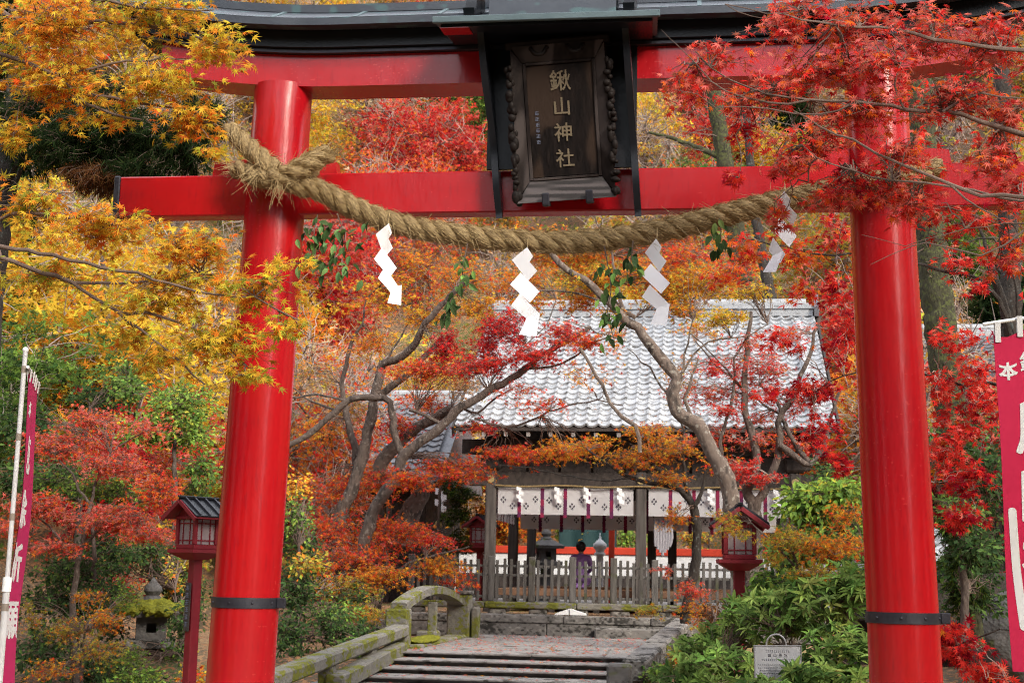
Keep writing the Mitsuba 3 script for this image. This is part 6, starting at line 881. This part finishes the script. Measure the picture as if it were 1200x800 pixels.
# ---------------------------------------------------------------- shrubs on the left
k = thing('maple_shrub', 'salmon red maple spreading over the bushes left of the red lantern', 'shrub')
nd = limbs(k, [([(-7.028,6.6,0.076),(-7.151,6.6,0.957),(-7.097,6.6,1.856),(-6.973,6.6,2.654)], 0.06, 0.02), ([(-7.097,6.6,1.856),(-6.59,6.6,2.317),(-6.01,6.6,2.552)], 0.02, 0.008), ([(-7.117,6.6,1.63),(-7.664,6.6,2.187),(-8.168,6.6,2.409)], 0.02, 0.008), ([(-7.062,6.8,2.665),(-6.85,6.8,3.132),(-6.266,6.8,3.486)], 0.02, 0.006), ([(-7.017,6.6,2.425),(-7.482,6.6,2.994),(-7.998,6.6,3.338)], .02, .006)], 'bark', 12)
foliage(k, nd, [(-7.532,6.8,3.243,0.82,0.328, 0.7, 'pink', 560), (-6.735,6.7,2.951,0.717,0.277, 0.7, 'pink', 460), (-7.645,6.4,2.407,0.707,0.251, 0.6, 'pink', 480), (-6.621,6.4,2.252,0.791,0.294, 0.7, 'pink', 620), (-6.072,6.6,2.608,0.479,0.342, 0.6, 'red_o', 420), (-6.095,6.3,2.033,0.559,0.157, 0.5, 'pink', 240), (-7.329,6.2,1.844,0.672,0.157, 0.5, 'pink', 190), (-7.216,7,3.619,0.71,0.237, 0.7, 'pink', 300), (-6.406,7,3.506,0.471,0.212, .6, 'pink', 160), (-5.801,6.9,2.169,0.346,0.254, 0.4, 'red_o', 160), (-7.824,6.2,2.114,0.451,0.27, 0.5, 'pink', 240)], 'maple5', 0.048, 110, 0, 'twig', tr=0.004, side=0.5, density=2.3)
def bush(label, pads, kind, size, seed, roots, leafmat='leaf_glossy', cat_='shrub', name='evergreen_shrub', side=0.6, twig='twig', tr=0.004, per=10, **kw):
    k = thing(name, label, cat_); nd = limbs(k, roots, 'bark', seed, 8); foliage(k, nd, pads, kind, size * 1.12, seed, 0, twig, leafmat, tr=tr, side=side, per=per, density=1.6, **kw); return k
bush('bright green bush below the yellow maple, left of the left gate pillar', [(-6.691,9,4.101,0.626,0.443, 0.8, 'bgreen', 620), (-7.141,9,3.706,0.573,0.391, 0.8, 'bgreen', 480), (-6.602,9.2,3.664,0.524,0.419, 0.8, 'bgreen', 420), (-7.752,9.4,4.28,0.401,0.294, .6, 'green', 200), (-6.437,9.2,3.142,0.391,0.391, 0.6, 'green', 260)], 'small', 0.075, 201, [([(-6.71,9,2.162),(-6.771,9,3.189),(-6.818,9,3.97)], 0.05, 0.02)])
bush('dark evergreen bush with glossy leaves behind the left banner', [(-8.571,10,4.214,0.551,0.496, 0.8, 'dkgreen', 420), (-8.022,10,4.633,0.496,0.386, 0.8, 'green', 300), (-9.203,9,3.693,0.593,0.527, 0.8, 'dkgreen', 460), (-8.402,8.6,2.886,0.897,0.436, 0.8, 'dkgreen', 620), (-9.146,8.6,2.877,0.515,0.437, .8, 'dkgreen', 380)], 'small', 0.085, 202, [([(-8.457,9.5,1.756),(-8.473,9.5,2.945),(-8.409,9.5,4.019)], 0.06, 0.02)])
bush('mid green azalea bush between the salmon maple branches on the left', [(-7.327,7.4,2.698,0.552,0.264, 0.7, 'bgreen', 460), (-6.822,7.4,2.645,0.478,0.263, 0.7, 'green', 360), (-7.962,7.4,2.751,0.482,0.217, 0.6, 'green', 280)], 'small', 0.06, 203, [([(-7.235,7.4,1.399),(-7.285,7.4,2.104),(-7.255,7.4,2.58)], 0.04, 0.015)])
bush('large dark evergreen bush filling the lower left corner', [(-7.587,7.6,1.569,0.842,0.361, 0.8, 'dkgreen', 700), (-7.624,7.2,1.16,0.705,0.423, 0.8, 'dkgreen', 760), (-7.219,7.4,1.166,0.474,0.403, 0.8, 'dkgreen', 460), (-7.535,6.6,0.503,0.566,0.453, 0.7, 'dkgreen', 560), (-6.731,9.4,1.144,0.338,0.779, 0.6, 'dkgreen', 480), (-6.465,9,0.285,0.379,0.43, 0.6, 'dkgreen', 380), (-7.359,8.2,1.882,0.62,0.297, 0.6, 'dkgreen', 380), (-7.238,9.2,1.838,0.519,0.259, .6, 'dkgreen', 300), (-6.981,7,0.272,0.46,0.345, .6, 'dkgreen', 340)], 'small', 0.07, 204, [([(-7.428,7.5,-0.002),(-7.478,7.5,0.691),(-7.529,7.5,1.392)], 0.05, 0.02), ([(-6.629,9.4,-0.119),(-6.659,9.4,0.383),(-6.704,9.4,1.145)], 0.04, 0.02)])
bush('low olive and rust coloured azalea in front of the stone lantern', [(-6.745,5.6,0.836,0.492,0.235, 0.5, 'olive', 420), (-6.248,5.6,0.953,0.384,0.192, 0.5, 'org', 260), (-6.108,5.2,0.611,0.52,0.249, 0.5, 'olive', 380), (-5.858,5.4,0.505,0.356,0.189, 0.4, 'bgreen', 220), (-6.651,5,0.356,0.515,0.206, 0.5, 'org', 260), (-6.724,6,1.199,0.395,0.176, 0.4, 'org', 160), (-6.356,6.5,1.199,0.225,0.292, 0.3, 'bgreen', 130), (-7.321,5.6,0.981,0.323,0.323, .4, 'olive', 160)], 'maple5', 0.032, 205, [([(-6.513,5.6,-0.042),(-6.543,5.6,0.371),(-6.517,5.6,0.789)], 0.03, 0.012)], 'leaf')
bush('dark evergreen bush with rusty sprays right behind the left gate pillar', [(-5.01,9.5,2.333,0.365,0.521, 0.7, 'green', 420), (-4.615,8.5,1.325,0.418,0.492, 0.7, 'dkgreen', 620), (-4.516,7.6,0.76,0.398,0.398, 0.7, 'dkgreen', 480), (-4.165,8.8,0.782,0.496,0.347, 0.6, 'dkgreen', 420), (-4.477,8.4,1.692,0.417,0.221, 0.5, 'olive', 240), (-5.178,10,2.881,0.321,0.402, 0.6, 'org_y', 200), (-3.917,8.6,0.555,0.367,0.22, 0.5, 'green', 220), (-3.907,9.6,0.696,0.334,0.308, 0.5, 'dkgreen', 260), (-4.656,8.8,0.345,0.496,0.322, 0.5, 'dkgreen', 320), (-4.432,9.8,0.995,0.573,0.287, 0.5, 'green', 320), (-5.111,10.4,1.962,0.406,0.406, 0.5, 'dkgreen', 280), (-4.395,11,1.169,0.495,0.303, .5, 'dkgreen', 260)], 'small', 0.065, 206, [([(-4.69,9,-0.155),(-4.728,9,0.7),(-4.784,9,1.941)], 0.05, 0.02)])
bush('green and red leaved bush behind the salmon maple, above the mossy lantern', [(-7.285,9.8,3.247,0.593,0.35, 0.8, 'pink', 260), (-6.696,9.8,2.718,0.348,0.535, 0.7, 'green', 320), (-7.539,9.6,1.905,0.794,0.265, 0.6, 'olive', 380), (-6.704,9.8,1.661,0.265,0.531, .6, 'olive', 260)], 'maple5', 0.05, 207, [([(-6.765,9.8,0.36),(-6.841,9.8,1.658),(-6.974,9.8,2.714)], 0.05, 0.02)], 'leaf')
bush('leafy green bushes with rusty tips between the red lantern and the mossy stone lantern', [(-5.904,7.4,0.791,0.281,0.468, 0.5, 'dkgreen', 260), (-6.626,8.9,1.404,0.203,0.508, 0.4, 'olive', 160), (-5.388,6.4,0.246,0.242,0.22, 0.4, 'org', 110), (-7.689,9.4,1.252,0.34,0.314, 0.5, 'green', 240), (-7.618,9,0.691,0.307,0.307, 0.5, 'dkgreen', 240), (-6.299,8.2,0.335,0.243,0.292, 0.4, 'green', 170), (-6.156,6.6,0.21,0.336,0.179, 0.4, 'bgreen', 190), (-7.407,10.2,1.583,0.542,0.244, 0.5, 'dkgreen', 240), (-8.361,10.6,1.635,0.694,0.361, 0.6, 'dkgreen', 420), (-6.89,10.4,1.124,0.353,0.815, 0.5, 'dkgreen', 420), (-6.17,6.8,0.086,0.678,0.158, 0.5, 'green', 320), (-7.153,10.6,1.931,0.414,0.304, 0.5, 'green', 260), (-6.786,7.4,0.252,0.469,0.305, 0.5, 'dkgreen', 300)], 'small', 0.06, 208, [([(-6.34,8.6,-0.412),(-6.39,8.6,0.431),(-6.506,8.6,1.285)], 0.03, 0.012)])
bush('bright green planting behind the white wall, seen under the curtains of the pavilion', [(-2.807,31.8,2.874,0.418,0.314, 0.5, 'bgreen', 240), (-2.151,31.8,2.678,0.365,0.365, 0.5, 'bgreen', 200), (-0.98,31.8,2.697,0.52,0.364, 0.5, 'bgreen', 300), (-4.39,31.8,3.032,0.473,0.42, 0.5, 'org', 240), (0.053,31.8,2.586,0.621,0.466, 0.6, 'bgreen', 300), (1.08,31.8,2.731,0.62,0.516, 0.6, 'olive', 300)], 'small', 0.10, 209, [([(-1.5, 31.9, 0.8), (-1.5, 31.9, 2.2), (-1.4, 31.9, 3.0)], 0.05, 0.02), ([(1.4, 31.9, 0.8), (1.5, 31.9, 2.9)], 0.05, 0.02)])
# ---------------------------------------------------------------- rhododendron on the right: whorls of long leaves
def whorls(label, P, size, seed, indiv, roots, pal='rhodo', name='rhododendron'):
    k = thing(name, label, 'shrub'); r = np.random.default_rng(seed); nd = limbs(k, roots, 'bark', seed, 8); C = []
    for (x, y, z, rx, rz, ry, n) in P: e = unit(r.normal(0, 1, (n, 3))) * (r.random((n, 1)) ** 0.33); C.append(np.array([x, y, z]) + e * [rx, ry, rz])
    C = np.concatenate(C); TW = []
    for c in C: a = nd[np.argmin(np.linalg.norm(nd - c, axis=1))]; q = a + (c - a) * np.linspace(0, 1, 7)[:, None] + r.normal(0, 0.012, (7, 3)); q[-1] = c; TW.append((q, 0.006, 0.003))
    part(k, 'twigs', twigmesh(TW), 'twig', False, kind='stuff'); per = 8; n = len(C) * per
    ax = unit(r.normal(0, 0.35, (len(C), 3)) + [0, -0.45, 0.8]); A = np.repeat(ax, per, 0); B = basis(A, np.tile([1.0, 0.2, 0.1], (n, 1))); ph = np.tile(np.arange(per) * 2 * np.pi / per, len(C)) + np.repeat(r.uniform(0, 6, len(C)), per) + r.normal(0, 0.2, n)
    rad = B[:, :, 0] * np.cos(ph)[:, None] + B[:, :, 1] * np.sin(ph)[:, None]; el = r.uniform(-0.15, 0.75, n)[:, None]; hd = unit(rad + A * el); nn = unit(A - rad * el * 0.9 + r.normal(0, 0.12, (n, 3)))
    LP = np.repeat(C, per, 0) + hd * 0.008; col = np.repeat(colours(pal, C, r, 2.5), per, 0) * r.uniform(0.75, 1.3, (n, 1)); leaves(k, 'long', LP, nn, hd, size * r.uniform(0.65, 1.15, n), np.clip(col, 0, 0.6), indiv, 'leaf_glossy')
whorls('rhododendron with whorls of long green leaves around the notice board, lower right', [(1.353,3.2,0.654,0.518,0.259, 0.5, 90), (1.238,4.2,0.854,0.463,0.241, 0.5, 70), (1.813,3.8,1.198,0.54,0.234, 0.5, 90), (2.269,3.4,1.349,0.437,0.297, 0.5, 100), (2.438,2.6,0.886,0.361,0.361, 0.4, 100), (2.183,2,0.721,0.393,0.126, 0.3, 50), (1.669,1.8,0.637,0.389,0.062, 0.25, 34), (1.799,4.4,1.299,0.319,0.15, 0.4, 46), (2.635,3.2,1.532,0.224,0.31, 0.4, 60), (0.913,4.6,0.5,0.341,0.133, 0.4, 36)], 0.125, 301, 300, [([(1.954,3.4,0.151),(1.959,3.4,0.573),(1.964,3.4,1.085)], 0.04, 0.02), ([(2.026,3.2,0.174),(2.367,3.2,0.6),(2.501,3.2,1.106)], 0.03, 0.015), ([(1.803,3.8,0.105),(1.453,3.8,0.441),(1.321,3.8,0.7)], 0.03, 0.012)])
bush('bushy broad leaved evergreen behind the rhododendron, right of the lantern', [(2.367,5.6,2.502,0.427,0.284, 0.6, 'bgreen', 520), (2.767,5.6,2.658,0.345,0.243, 0.6, 'bgreen', 380), (2.131,5.6,1.945,0.283,0.263, 0.5, 'green', 320), (2.492,5.4,1.997,0.499,0.299, 0.6, 'green', 420), (1.946,5.4,1.495,0.299,0.199, 0.5, 'green', 260), (2.118,5,1.598,0.584,0.234, 0.6, 'green', 460), (2.908,5.6,2.208,0.202,0.403, .5, 'green', 240), (1.526,5.6,1.106,0.262,0.202, .5, 'green', 200)], 'oval', 0.085, 302, [([(2.191,5.6,0.417),(2.204,5.6,1.399),(2.315,5.6,2.299)], 0.05, 0.02)], tr=0.004, twig='twig')
bush('dark shaded shrub at the foot of the slender maple', [(1.305,9.5,1.072,0.298,0.298, 0.5, 'brown', 220), (1.584,8.5,0.875,0.306,0.236, 0.5, 'green', 240), (1.057,7.6,0.676,0.338,0.27, .5, 'green', 260), (0.777,7.6,0.559,0.248,0.203, .4, 'olive', 130), (0.569,7,0.427,0.262,0.153, 0.4, 'green', 120)], 'small', 0.06, 303, [([(1.29,8.5,0.177),(1.291,8.5,0.637),(1.328,8.5,1.042)], 0.03, 0.012)])
bush('dark evergreen behind the crimson maple at the right', [(4.142,5.5,3.219,0.401,0.602, 0.6, 'dkgreen', 520), (4.257,5.8,2.035,0.363,0.302, 0.6, 'dkgreen', 420), (4.122,5.8,2.434,0.405,0.304, 0.6, 'green', 300), (4.608,6.2,2.871,0.415,0.934, 0.6, 'dkgreen', 520), (4.511,7,1.426,0.429,0.386, 0.6, 'dkgreen', 420), (4.474,7.6,1.798,0.444,0.333, 0.5, 'dkgreen', 420), (4.766,7.4,2.075,0.33,0.44, 0.5, 'dkgreen', 320), (2.888,8.5,3.004,0.475,0.357, .6, 'dkgreen', 260)], 'small', 0.075, 304, [([(4.171,5.8,0.849),(4.208,5.8,2.035),(4.226,5.8,3.247)], 0.06, 0.02)])
def needles(label, name, pads, seed, roots, length, pal_twig='bark_dark', up=0.5, kind='needle', cat_='tree', per=26, tuft=True):
    k = thing(name, label, cat_); nd = limbs(k, roots, pal_twig, seed, 8); r = np.random.default_rng(seed); TW, LP, LN, LH, LS, LC = [], [], [], [], [], []
    for (x, y, z, rx, rz, ry, pal, n) in pads:
        c = np.array([x, y, z]); e = unit(r.normal(0, 1, (n, 3))) * (r.random((n, 1)) ** 0.4); tips = c + e * [rx, ry, rz]
        for t in tips:
            a = nd[np.argmin(np.linalg.norm(nd - t, axis=1))]; a = a + (t - a) * r.uniform(0.0, 0.6); q = a + (t - a) * np.linspace(0, 1, 7)[:, None] + r.normal(0, 0.02, (7, 3)); q[:, 2] -= (0.12 if up < 0 else -0.04) * np.linspace(0, 1, 7) ** 2; TW.append((q, 0.007, 0.003)); d = unit(q[-1] - q[0])
            f = r.uniform(0.45, 1.0, per); p = q[0] + (q[-1] - q[0]) * f[:, None]; p[:, 2] = np.interp(f, np.linspace(0, 1, 7), q[:, 2]); hd = d + r.normal(0, 0.55, (per, 3)) + [0, 0, up]; LP.append(p); LH.append(hd); LN.append(r.normal(0, 1, (per, 3))); LS.append(length * r.uniform(0.6, 1.1, per)); LC.append(colours(pal, p, r))
    part(k, 'twigs', twigmesh(TW), 'twig', False, kind='stuff'); leaves(k, kind, *map(np.concatenate, (LP, LN, LH, LS, LC)))
LEAF['needle'] = (LEAF['needle'][0] * [1, 2.2, 1], LEAF['needle'][1])
needles('dark cedar with drooping browning foliage behind the left end of the gate beam', 'cedar_tree', [(-6.131,5,7.134,0.764,0.371, 0.9, 'cedar', 260), (-6.807,5,6.978,0.657,0.438, 0.9, 'cedar', 230), (-5.517,5.2,7.014,0.483,0.329, 0.8, 'cedar', 170), (-6.431,5,6.519,0.489,0.174, 0.7, 'brown', 120), (-5.87,5,6.622,0.542,0.195, 0.7, 'cedar', 120), (-7.653,5.5,7.328,0.567,0.567, 0.9, 'cedar', 200), (-6.972,5.5,7.784,1.02,0.453, 1.0, 'cedar', 220), (-5.347,5.6,7.544,0.382,0.337, .6, 'cedar', 110)], 401, [([(-8.5, 6.0, 0.4), (-8.4, 6.0, 3), (-8.3, 6, 6), (-8.2, 6, 9)], 0.25, 0.10), ([(-8.3, 6, 6.6)] + [(-7.374,5.4,7.407),(-6.3,5.4,7.208),(-5.477,5.4,7.018)], 0.05, 0.015), ([(-8.3, 6, 5.9)] + [(-7.584,5.4,7.06),(-6.745,5.4,6.87),(-6.15,5.4,6.686)], 0.04, 0.012)], 0.17, up=-0.6, per=30)
needles('young pine with bright needles left of the pavilion', 'pine_tree', [(-3.984,18.2,3.301,0.4,0.328, 0.4, 'pine', 36), (-3.706,18,3.023,0.289,0.397, 0.4, 'pine', 30), (-3.967,18.2,2.669,0.363,0.326, 0.4, 'pine', 30), (-3.77,18.2,2.133,0.325,0.253, 0.4, 'pine', 22), (-4.102,18,2.124,0.252,0.252, .3, 'pine', 16)], 402, [([(-4.4, 18.3, 0.8), (-4.38, 18.3, 2.2), (-4.35, 18.3, 3.4)], 0.06, 0.03)], 0.16, 'bark', 0.4, per=40)
needles('pine branch with pale hanging needles behind the right gate pillar', 'pine_tree', [(4.146,6.4,2.408,0.21,0.252, 0.4, 'pine', 36), (4.425,6.8,1.532,0.318,0.255, 0.4, 'pine', 40), (4.235,6.4,1.995,0.23,0.209, 0.3, 'pine', 30)], 403, [([(4.505,6.8,0.807),(4.473,6.8,1.429),(4.37,6.8,2.056),(4.199,6.8,2.585)], 0.10, 0.03)], 0.16, 'bark_moss', -0.5, per=34)
# tree trunks right of the gate
for lab, L, bk in (('thick mossy dark tree trunk directly behind the right gate pillar', [([(5.529,13,3.333),(5.353,13,4.928),(5.241,13,5.962),(5.146,13,7.163),(5.099,13,8.077),(5.02,13,9.47),(4.984,13,10.888)], 0.30, 0.22), ([(5.608,12.9,3.327),(5.419,12.9,4.915),(5.328,12.9,5.649),(5.212,12.9,6.54)], 0.12, 0.10), ([(5.328,12.9,5.649),(5.137,12.9,6.391),(5.019,12.9,7.293)], 0.08, 0.05)], 'bark_moss'), ('dark bare tree trunk behind the right banner', [([(6.824,15,3.48),(6.855,15,5.99),(6.883,15,7.599),(6.861,15,9.573),(6.838,15,11.595)], 0.22, 0.15), ([(6.865,15,7.113),(6.515,15,7.603),(6.238,15,8.589)], .05, .02)], 'bark_dark'),
    ('slanting dark green tree trunk seen between the gate beams on the right', [([(2.06,18,7.768),(1.856,18,9.443),(1.68,18,10.579),(1.503,18,11.731),(1.287,18,13.29)], 0.22, 0.14), ([(1.644,18,10.485),(1.08,18,10.743),(0.623,18,10.924),(0.07,18,11.089)], 0.07, 0.03)], 'bark_moss'), ('bare grey tree trunk rising over the tiled roof at right', [([(3.119,26,8.72),(2.798,26,10.595),(2.586,26,12.501),(2.419,26,14.929)], 0.16, 0.09), ([(2.692,26,11.544),(3.274,26,12.729),(3.741,26,13.682)], .05, .02)], 'bark_dark')):
    k = thing('bare_tree', lab, 'tree'); nd = limbs(k, L, bk, hash(lab) % 97 if False else len(lab), 14); r = np.random.default_rng(len(lab)); TW = []
    for i in range(26): a = nd[r.integers(len(nd) // 3, len(nd))]; d = unit(r.normal(0, 1, 3) * [1, 0.6, 0.5] + [0, 0, 0.3]) * r.uniform(0.5, 1.4); q = a + d * np.linspace(0, 1, 7)[:, None] + np.cumsum(r.normal(0, 0.03, (7, 3)), 0); TW.append((q, 0.014, 0.004))
    part(k, 'twigs', twigmesh(TW), 'twig', False, kind='stuff')
# ---------------------------------------------------------------- hillside trees
def hill_proto(pal, seed, ncl, size, kind='clump', bare=0.0, conifer=False):
    r = np.random.default_rng(seed); h = 6.5; L = [(np.array([(0, 0, -0.5), (0.1, 0, 1.6), (r.normal(0, .2), r.normal(0, .2), 3.4), (r.normal(0, .3), r.normal(0, .3), 5.6)]), 0.14, 0.04)]
    for i in range(9): z = r.uniform(1.4, 4.4); a = r.uniform(0, 6.28); e = np.array([math.cos(a), math.sin(a), 0]); w = r.uniform(1.2, 2.6); L.append((np.array([(0, 0, z), e * w * 0.5 + [0, 0, z + 0.5], e * w + [0, 0, z + r.uniform(0.7, 1.6)]]), 0.06, 0.015))
    TB = []; nd = []
    for p, r0, r1 in L: q = smoothline(p, 0.3, jit=0.05, rng=r); TB.append(tube(q, np.linspace(r0, r1, len(q)), 6)); nd.append(q)
    nd = np.vstack(nd); TW = []
    for i in range(int(300 * (1 + 2.5 * bare))): a = nd[r.integers(0, len(nd))]; d = unit(r.normal(0, 1, 3) + [0, 0, 0.35]) * r.uniform(0.5, 1.5); q = a + d * np.linspace(0, 1, 5)[:, None] + np.cumsum(r.normal(0, 0.05, (5, 3)), 0); TW.append((q, 0.018, 0.006))
    trunk = TB[0]; br = TB[1:]
    tip = np.array([t[0][-1] for t in TW]); C = []
    for i in range(ncl):
        if conifer: z = r.uniform(0.8, 7.0); rad = 1.7 * (1 - (z - 0.8) / 6.6) + 0.15; a = r.uniform(0, 6.28); C.append([rad * r.uniform(.3, 1) * math.cos(a), rad * r.uniform(.3, 1) * math.sin(a), z - 0.25 * rad])
        else: C.append(tip[r.integers(len(tip))] + r.normal(0, 1, 3) * [0.28, 0.28, 0.10])
    C = np.array(C); per = 12; P = np.repeat(C, per, 0) + r.normal(0, 1, (ncl * per, 3)) * ([0.22, 0.22, 0.16] if conifer else [0.26, 0.26, 0.09]); n = len(P)
    nn = r.normal(0, 0.6, (n, 3)) + [0, -0.3, 0.8]; m, col = scatter(kind, P, nn, r.normal(0, 1, (n, 3)), size * r.uniform(0.6, 1.3, n), colours(pal, P, r, 0.9))
    return {'trunk': mikit.ply(trunk, 'bark', 40), 'limbs': mikit.ply(cat(br), 'bark', 40), 'twigs': mikit.ply(twigmesh(TW), 'twig_pale', False), 'crown': mikit.ply(m, 'leaf', False, color=col)}
KINDS = {'orange': ('org', 589, 0.124, 0, 'orange maple on the wooded hillside', 'orange maples on the hillside'), 'gold': ('yel', 558, 0.124, 0, 'golden yellow tree on the wooded hillside', 'golden trees on the hillside'), 'red': ('red', 589, 0.124, 0, 'red maple on the wooded hillside', 'red maples on the hillside'), 'tan': ('tan', 294, 0.111, 1, 'half bare tree with tan leaves and pale twigs on the hillside', 'half bare trees on the hillside'),
         'rust': ('red_o', 341, 0.111, 0.6, 'rust coloured thinning tree on the hillside', 'rust coloured trees on the hillside'), 'green': ('green', 652, 0.137, 0, 'green broad leaved tree on the hillside', 'green trees on the hillside'), 'olive': ('olive', 465, 0.124, 0.4, 'olive green tree on the hillside', 'olive trees on the hillside'), 'bare': ('tan', 77, 0.111, 1.6, 'bare tree of pale grey twigs on the hillside', 'bare trees on the hillside'), 'conifer': ('cedar', 962, 0.174, 0, 'dark conifer on the wooded hillside', 'dark conifers on the hillside')}
PROT = {}
for i, (nm, (pal, ncl, sz, bare, lab, grp)) in enumerate(KINDS.items()): PROT[nm] = [hill_proto(pal, 500 + 10 * i + j, ncl, sz, bare=bare, conifer=nm == 'conifer') for j in range(2)]
r = np.random.default_rng(77)
def hill_tree(nm, x, y, sc):
    pal, ncl, sz, bare, lab, grp = KINDS[nm]; k = thing('conifer_tree' if nm == 'conifer' else 'hillside_tree', lab, 'tree', grp); M = np.eye(4); M[:3, :3] = rot([0, 0, 1], r.uniform(0, 6.28)) * sc; M[:3, 3] = [x, y, float(zg(x, y))]
    for pn_, d in PROT[nm][r.integers(2)].items(): ref(k, pn_, d, M)
    return k
NAMES = list(KINDS)
W = {'l': [2, 5, .6, 3, 1.2, 1, 1.5, 1.5, .5], 'm': [3.4, 2.2, 0.9, 4.4, 2.4, 2.2, 2.6, 1.8, .6], 'r': [3, 1, 4, 2, 2, 1, 2.5, 1.5, .6]}
for y in np.arange(34.0, 76, 4.2):
    half = 0.40 * (y + 11.5) + 2.0; cxx = 1.04 - 0.1309 * (y + 11.5)
    for x in np.arange(cxx - half, cxx + half, 4.3):
        X, Yy = x + r.uniform(-1.7, 1.7), y + r.uniform(-1.6, 1.6); t = (x - cxx) / half; w = np.array(W['l' if t < -0.33 else 'm' if t < 0.45 else 'r'], float); hill_tree(NAMES[r.choice(len(NAMES), p=w / w.sum())], X, Yy, r.uniform(0.75, 1.25))
for nm, x, y, sc in (('gold', -11.5, 17, 1.1), ('gold', -13.5, 20, 1.2), ('gold', -9.5, 22, 1.0), ('tan', -8.0, 19, 0.95), ('gold', -15, 15, 1.1), ('tan', -12, 25, 1.2), ('rust', -10.5, 29.5, 1.1), ('tan', -7.2, 31.5, 1.1), ('orange', -4.5, 32.5, 1.0), ('bare', -9.3, 26, 1.1), ('orange', -12.6, 29, 1.2), ('rust', -6.6, 17.5, 0.8), ('tan', 6.6, 22, 1.1), ('red', 8.8, 19.5, 1.1), ('olive', 7.5, 33, 1.2), ('orange', 5.0, 32, 1.1), ('red', 10.5, 15.0, 1.0), ('green', 11.5, 24, 1.2), ('conifer', 9.8, 29, 1.3), ('conifer', -14.5, 11.5, 1.2), ('green', -11.8, 12.5, 0.8), ('conifer', -16, 18, 1.5), ('green', -10.8, 9.8, 0.55), ('red', -9.8, 14.0, 0.7)): hill_tree(nm, x, y, sc)
# undergrowth of the hillside and fallen leaves
r = np.random.default_rng(88); n = 26000; X, Yy = r.uniform(-32, 34, n), r.uniform(31, 78, n); P = np.stack([X, Yy, zg(X, Yy) + r.uniform(0, 0.5, n)], 1); k = newkey('undergrowth'); labels[k] = {'label': 'tangle of dry brush and fallen leaves covering the hillside', 'category': 'undergrowth', 'kind': 'stuff'}
pz = np.where(meshkit.noise(P * 0.18, 9) < 0.42, 'olive', 'tan'); col = np.where((pz == 'tan')[:, None], colours('tan', P, r, 0.5), colours('bgreen', P, r, 0.5) * 0.8); m, c = scatter('clump', P, r.normal(0, 0.6, (n, 3)) + [0, -0.5, 0.6], r.normal(0, 1, (n, 3)), r.uniform(0.08, 0.2, n), col); part(k, 'dry_leaves', m, 'leaf', False, color=c, kind='stuff')
TW = []
for i in range(5200): a = P[r.integers(n)] - [0, 0, 0.3]; d = unit(r.normal(0, 1, 3) * [0.7, 0.7, 0.5] + [0, 0, 0.7]) * r.uniform(0.5, 1.8); TW.append((a + d * np.linspace(0, 1, 5)[:, None] + np.cumsum(r.normal(0, 0.05, (5, 3)), 0), 0.014, 0.005))
part(k, 'dry_stems', twigmesh(TW), 'twig_pale', False, kind='stuff')
k = newkey('fallen_leaves'); labels[k] = {'label': 'red fallen maple leaves lying on the steps and landing', 'category': 'fallen leaves', 'kind': 'stuff'}; n = 950; X, Yy = r.uniform(-3.4, 0.55, n), r.uniform(5.2, 14.5, n); kk = np.clip(np.ceil((8.7 - Yy) / 0.6), 0, 6); m, c = scatter('maple5', np.stack([X, Yy, 0.482 - 0.076 * kk + 0.014], 1), r.normal(0, 0.12, (n, 3)) + [0, 0, 1], r.normal(0, 1, (n, 3)), r.uniform(0.03, 0.055, n), colours('pink', np.stack([X, Yy, 0 * X], 1), r)); scene[k] = mikit.ply(m, 'leaf', False, color=c)
k = newkey('roof_leaves'); labels[k] = {'label': 'small fallen leaves caught on the pavilion roof tiles', 'category': 'fallen leaves', 'kind': 'stuff'}; n = 520; X, S_ = r.uniform(RX0, RX1, n), SLOPE * r.random(n); m, c = scatter('maple5', np.stack([X, 15.55 + S_ * CS - SN * 0.10, 4.42 + S_ * SN + CS * 0.10], 1), r.normal(0, 0.2, (n, 3)) + [0, -SN, CS], r.normal(0, 1, (n, 3)), r.uniform(0.03, 0.055, n), colours('brown', np.stack([X, S_, 0 * X], 1), r) * 1.6); scene[k] = mikit.ply(m, 'leaf', False, color=c)
# tall evergreens around the approach behind the viewer (mirrored as the dark sides of the glossy pillars, with one gap of open sky to the right)
for i, (az, d, sc) in enumerate([(a, 24 + 5 * ((a * 7) % 3) / 2, 2.1 + 0.25 * ((a * 5) % 3)) for a in range(-110, 118, 11) if not 34 <= a <= 48]):
    k = hill_tree('conifer' if i % 3 else 'green', 1.0 + d * math.sin(math.radians(az)), -6.0 - d * math.cos(math.radians(az)) * 0.9, sc); labels[k] = {'label': 'tall evergreen tree beside the approach, behind the viewer', 'category': 'tree', 'group': 'evergreens behind the viewer'}
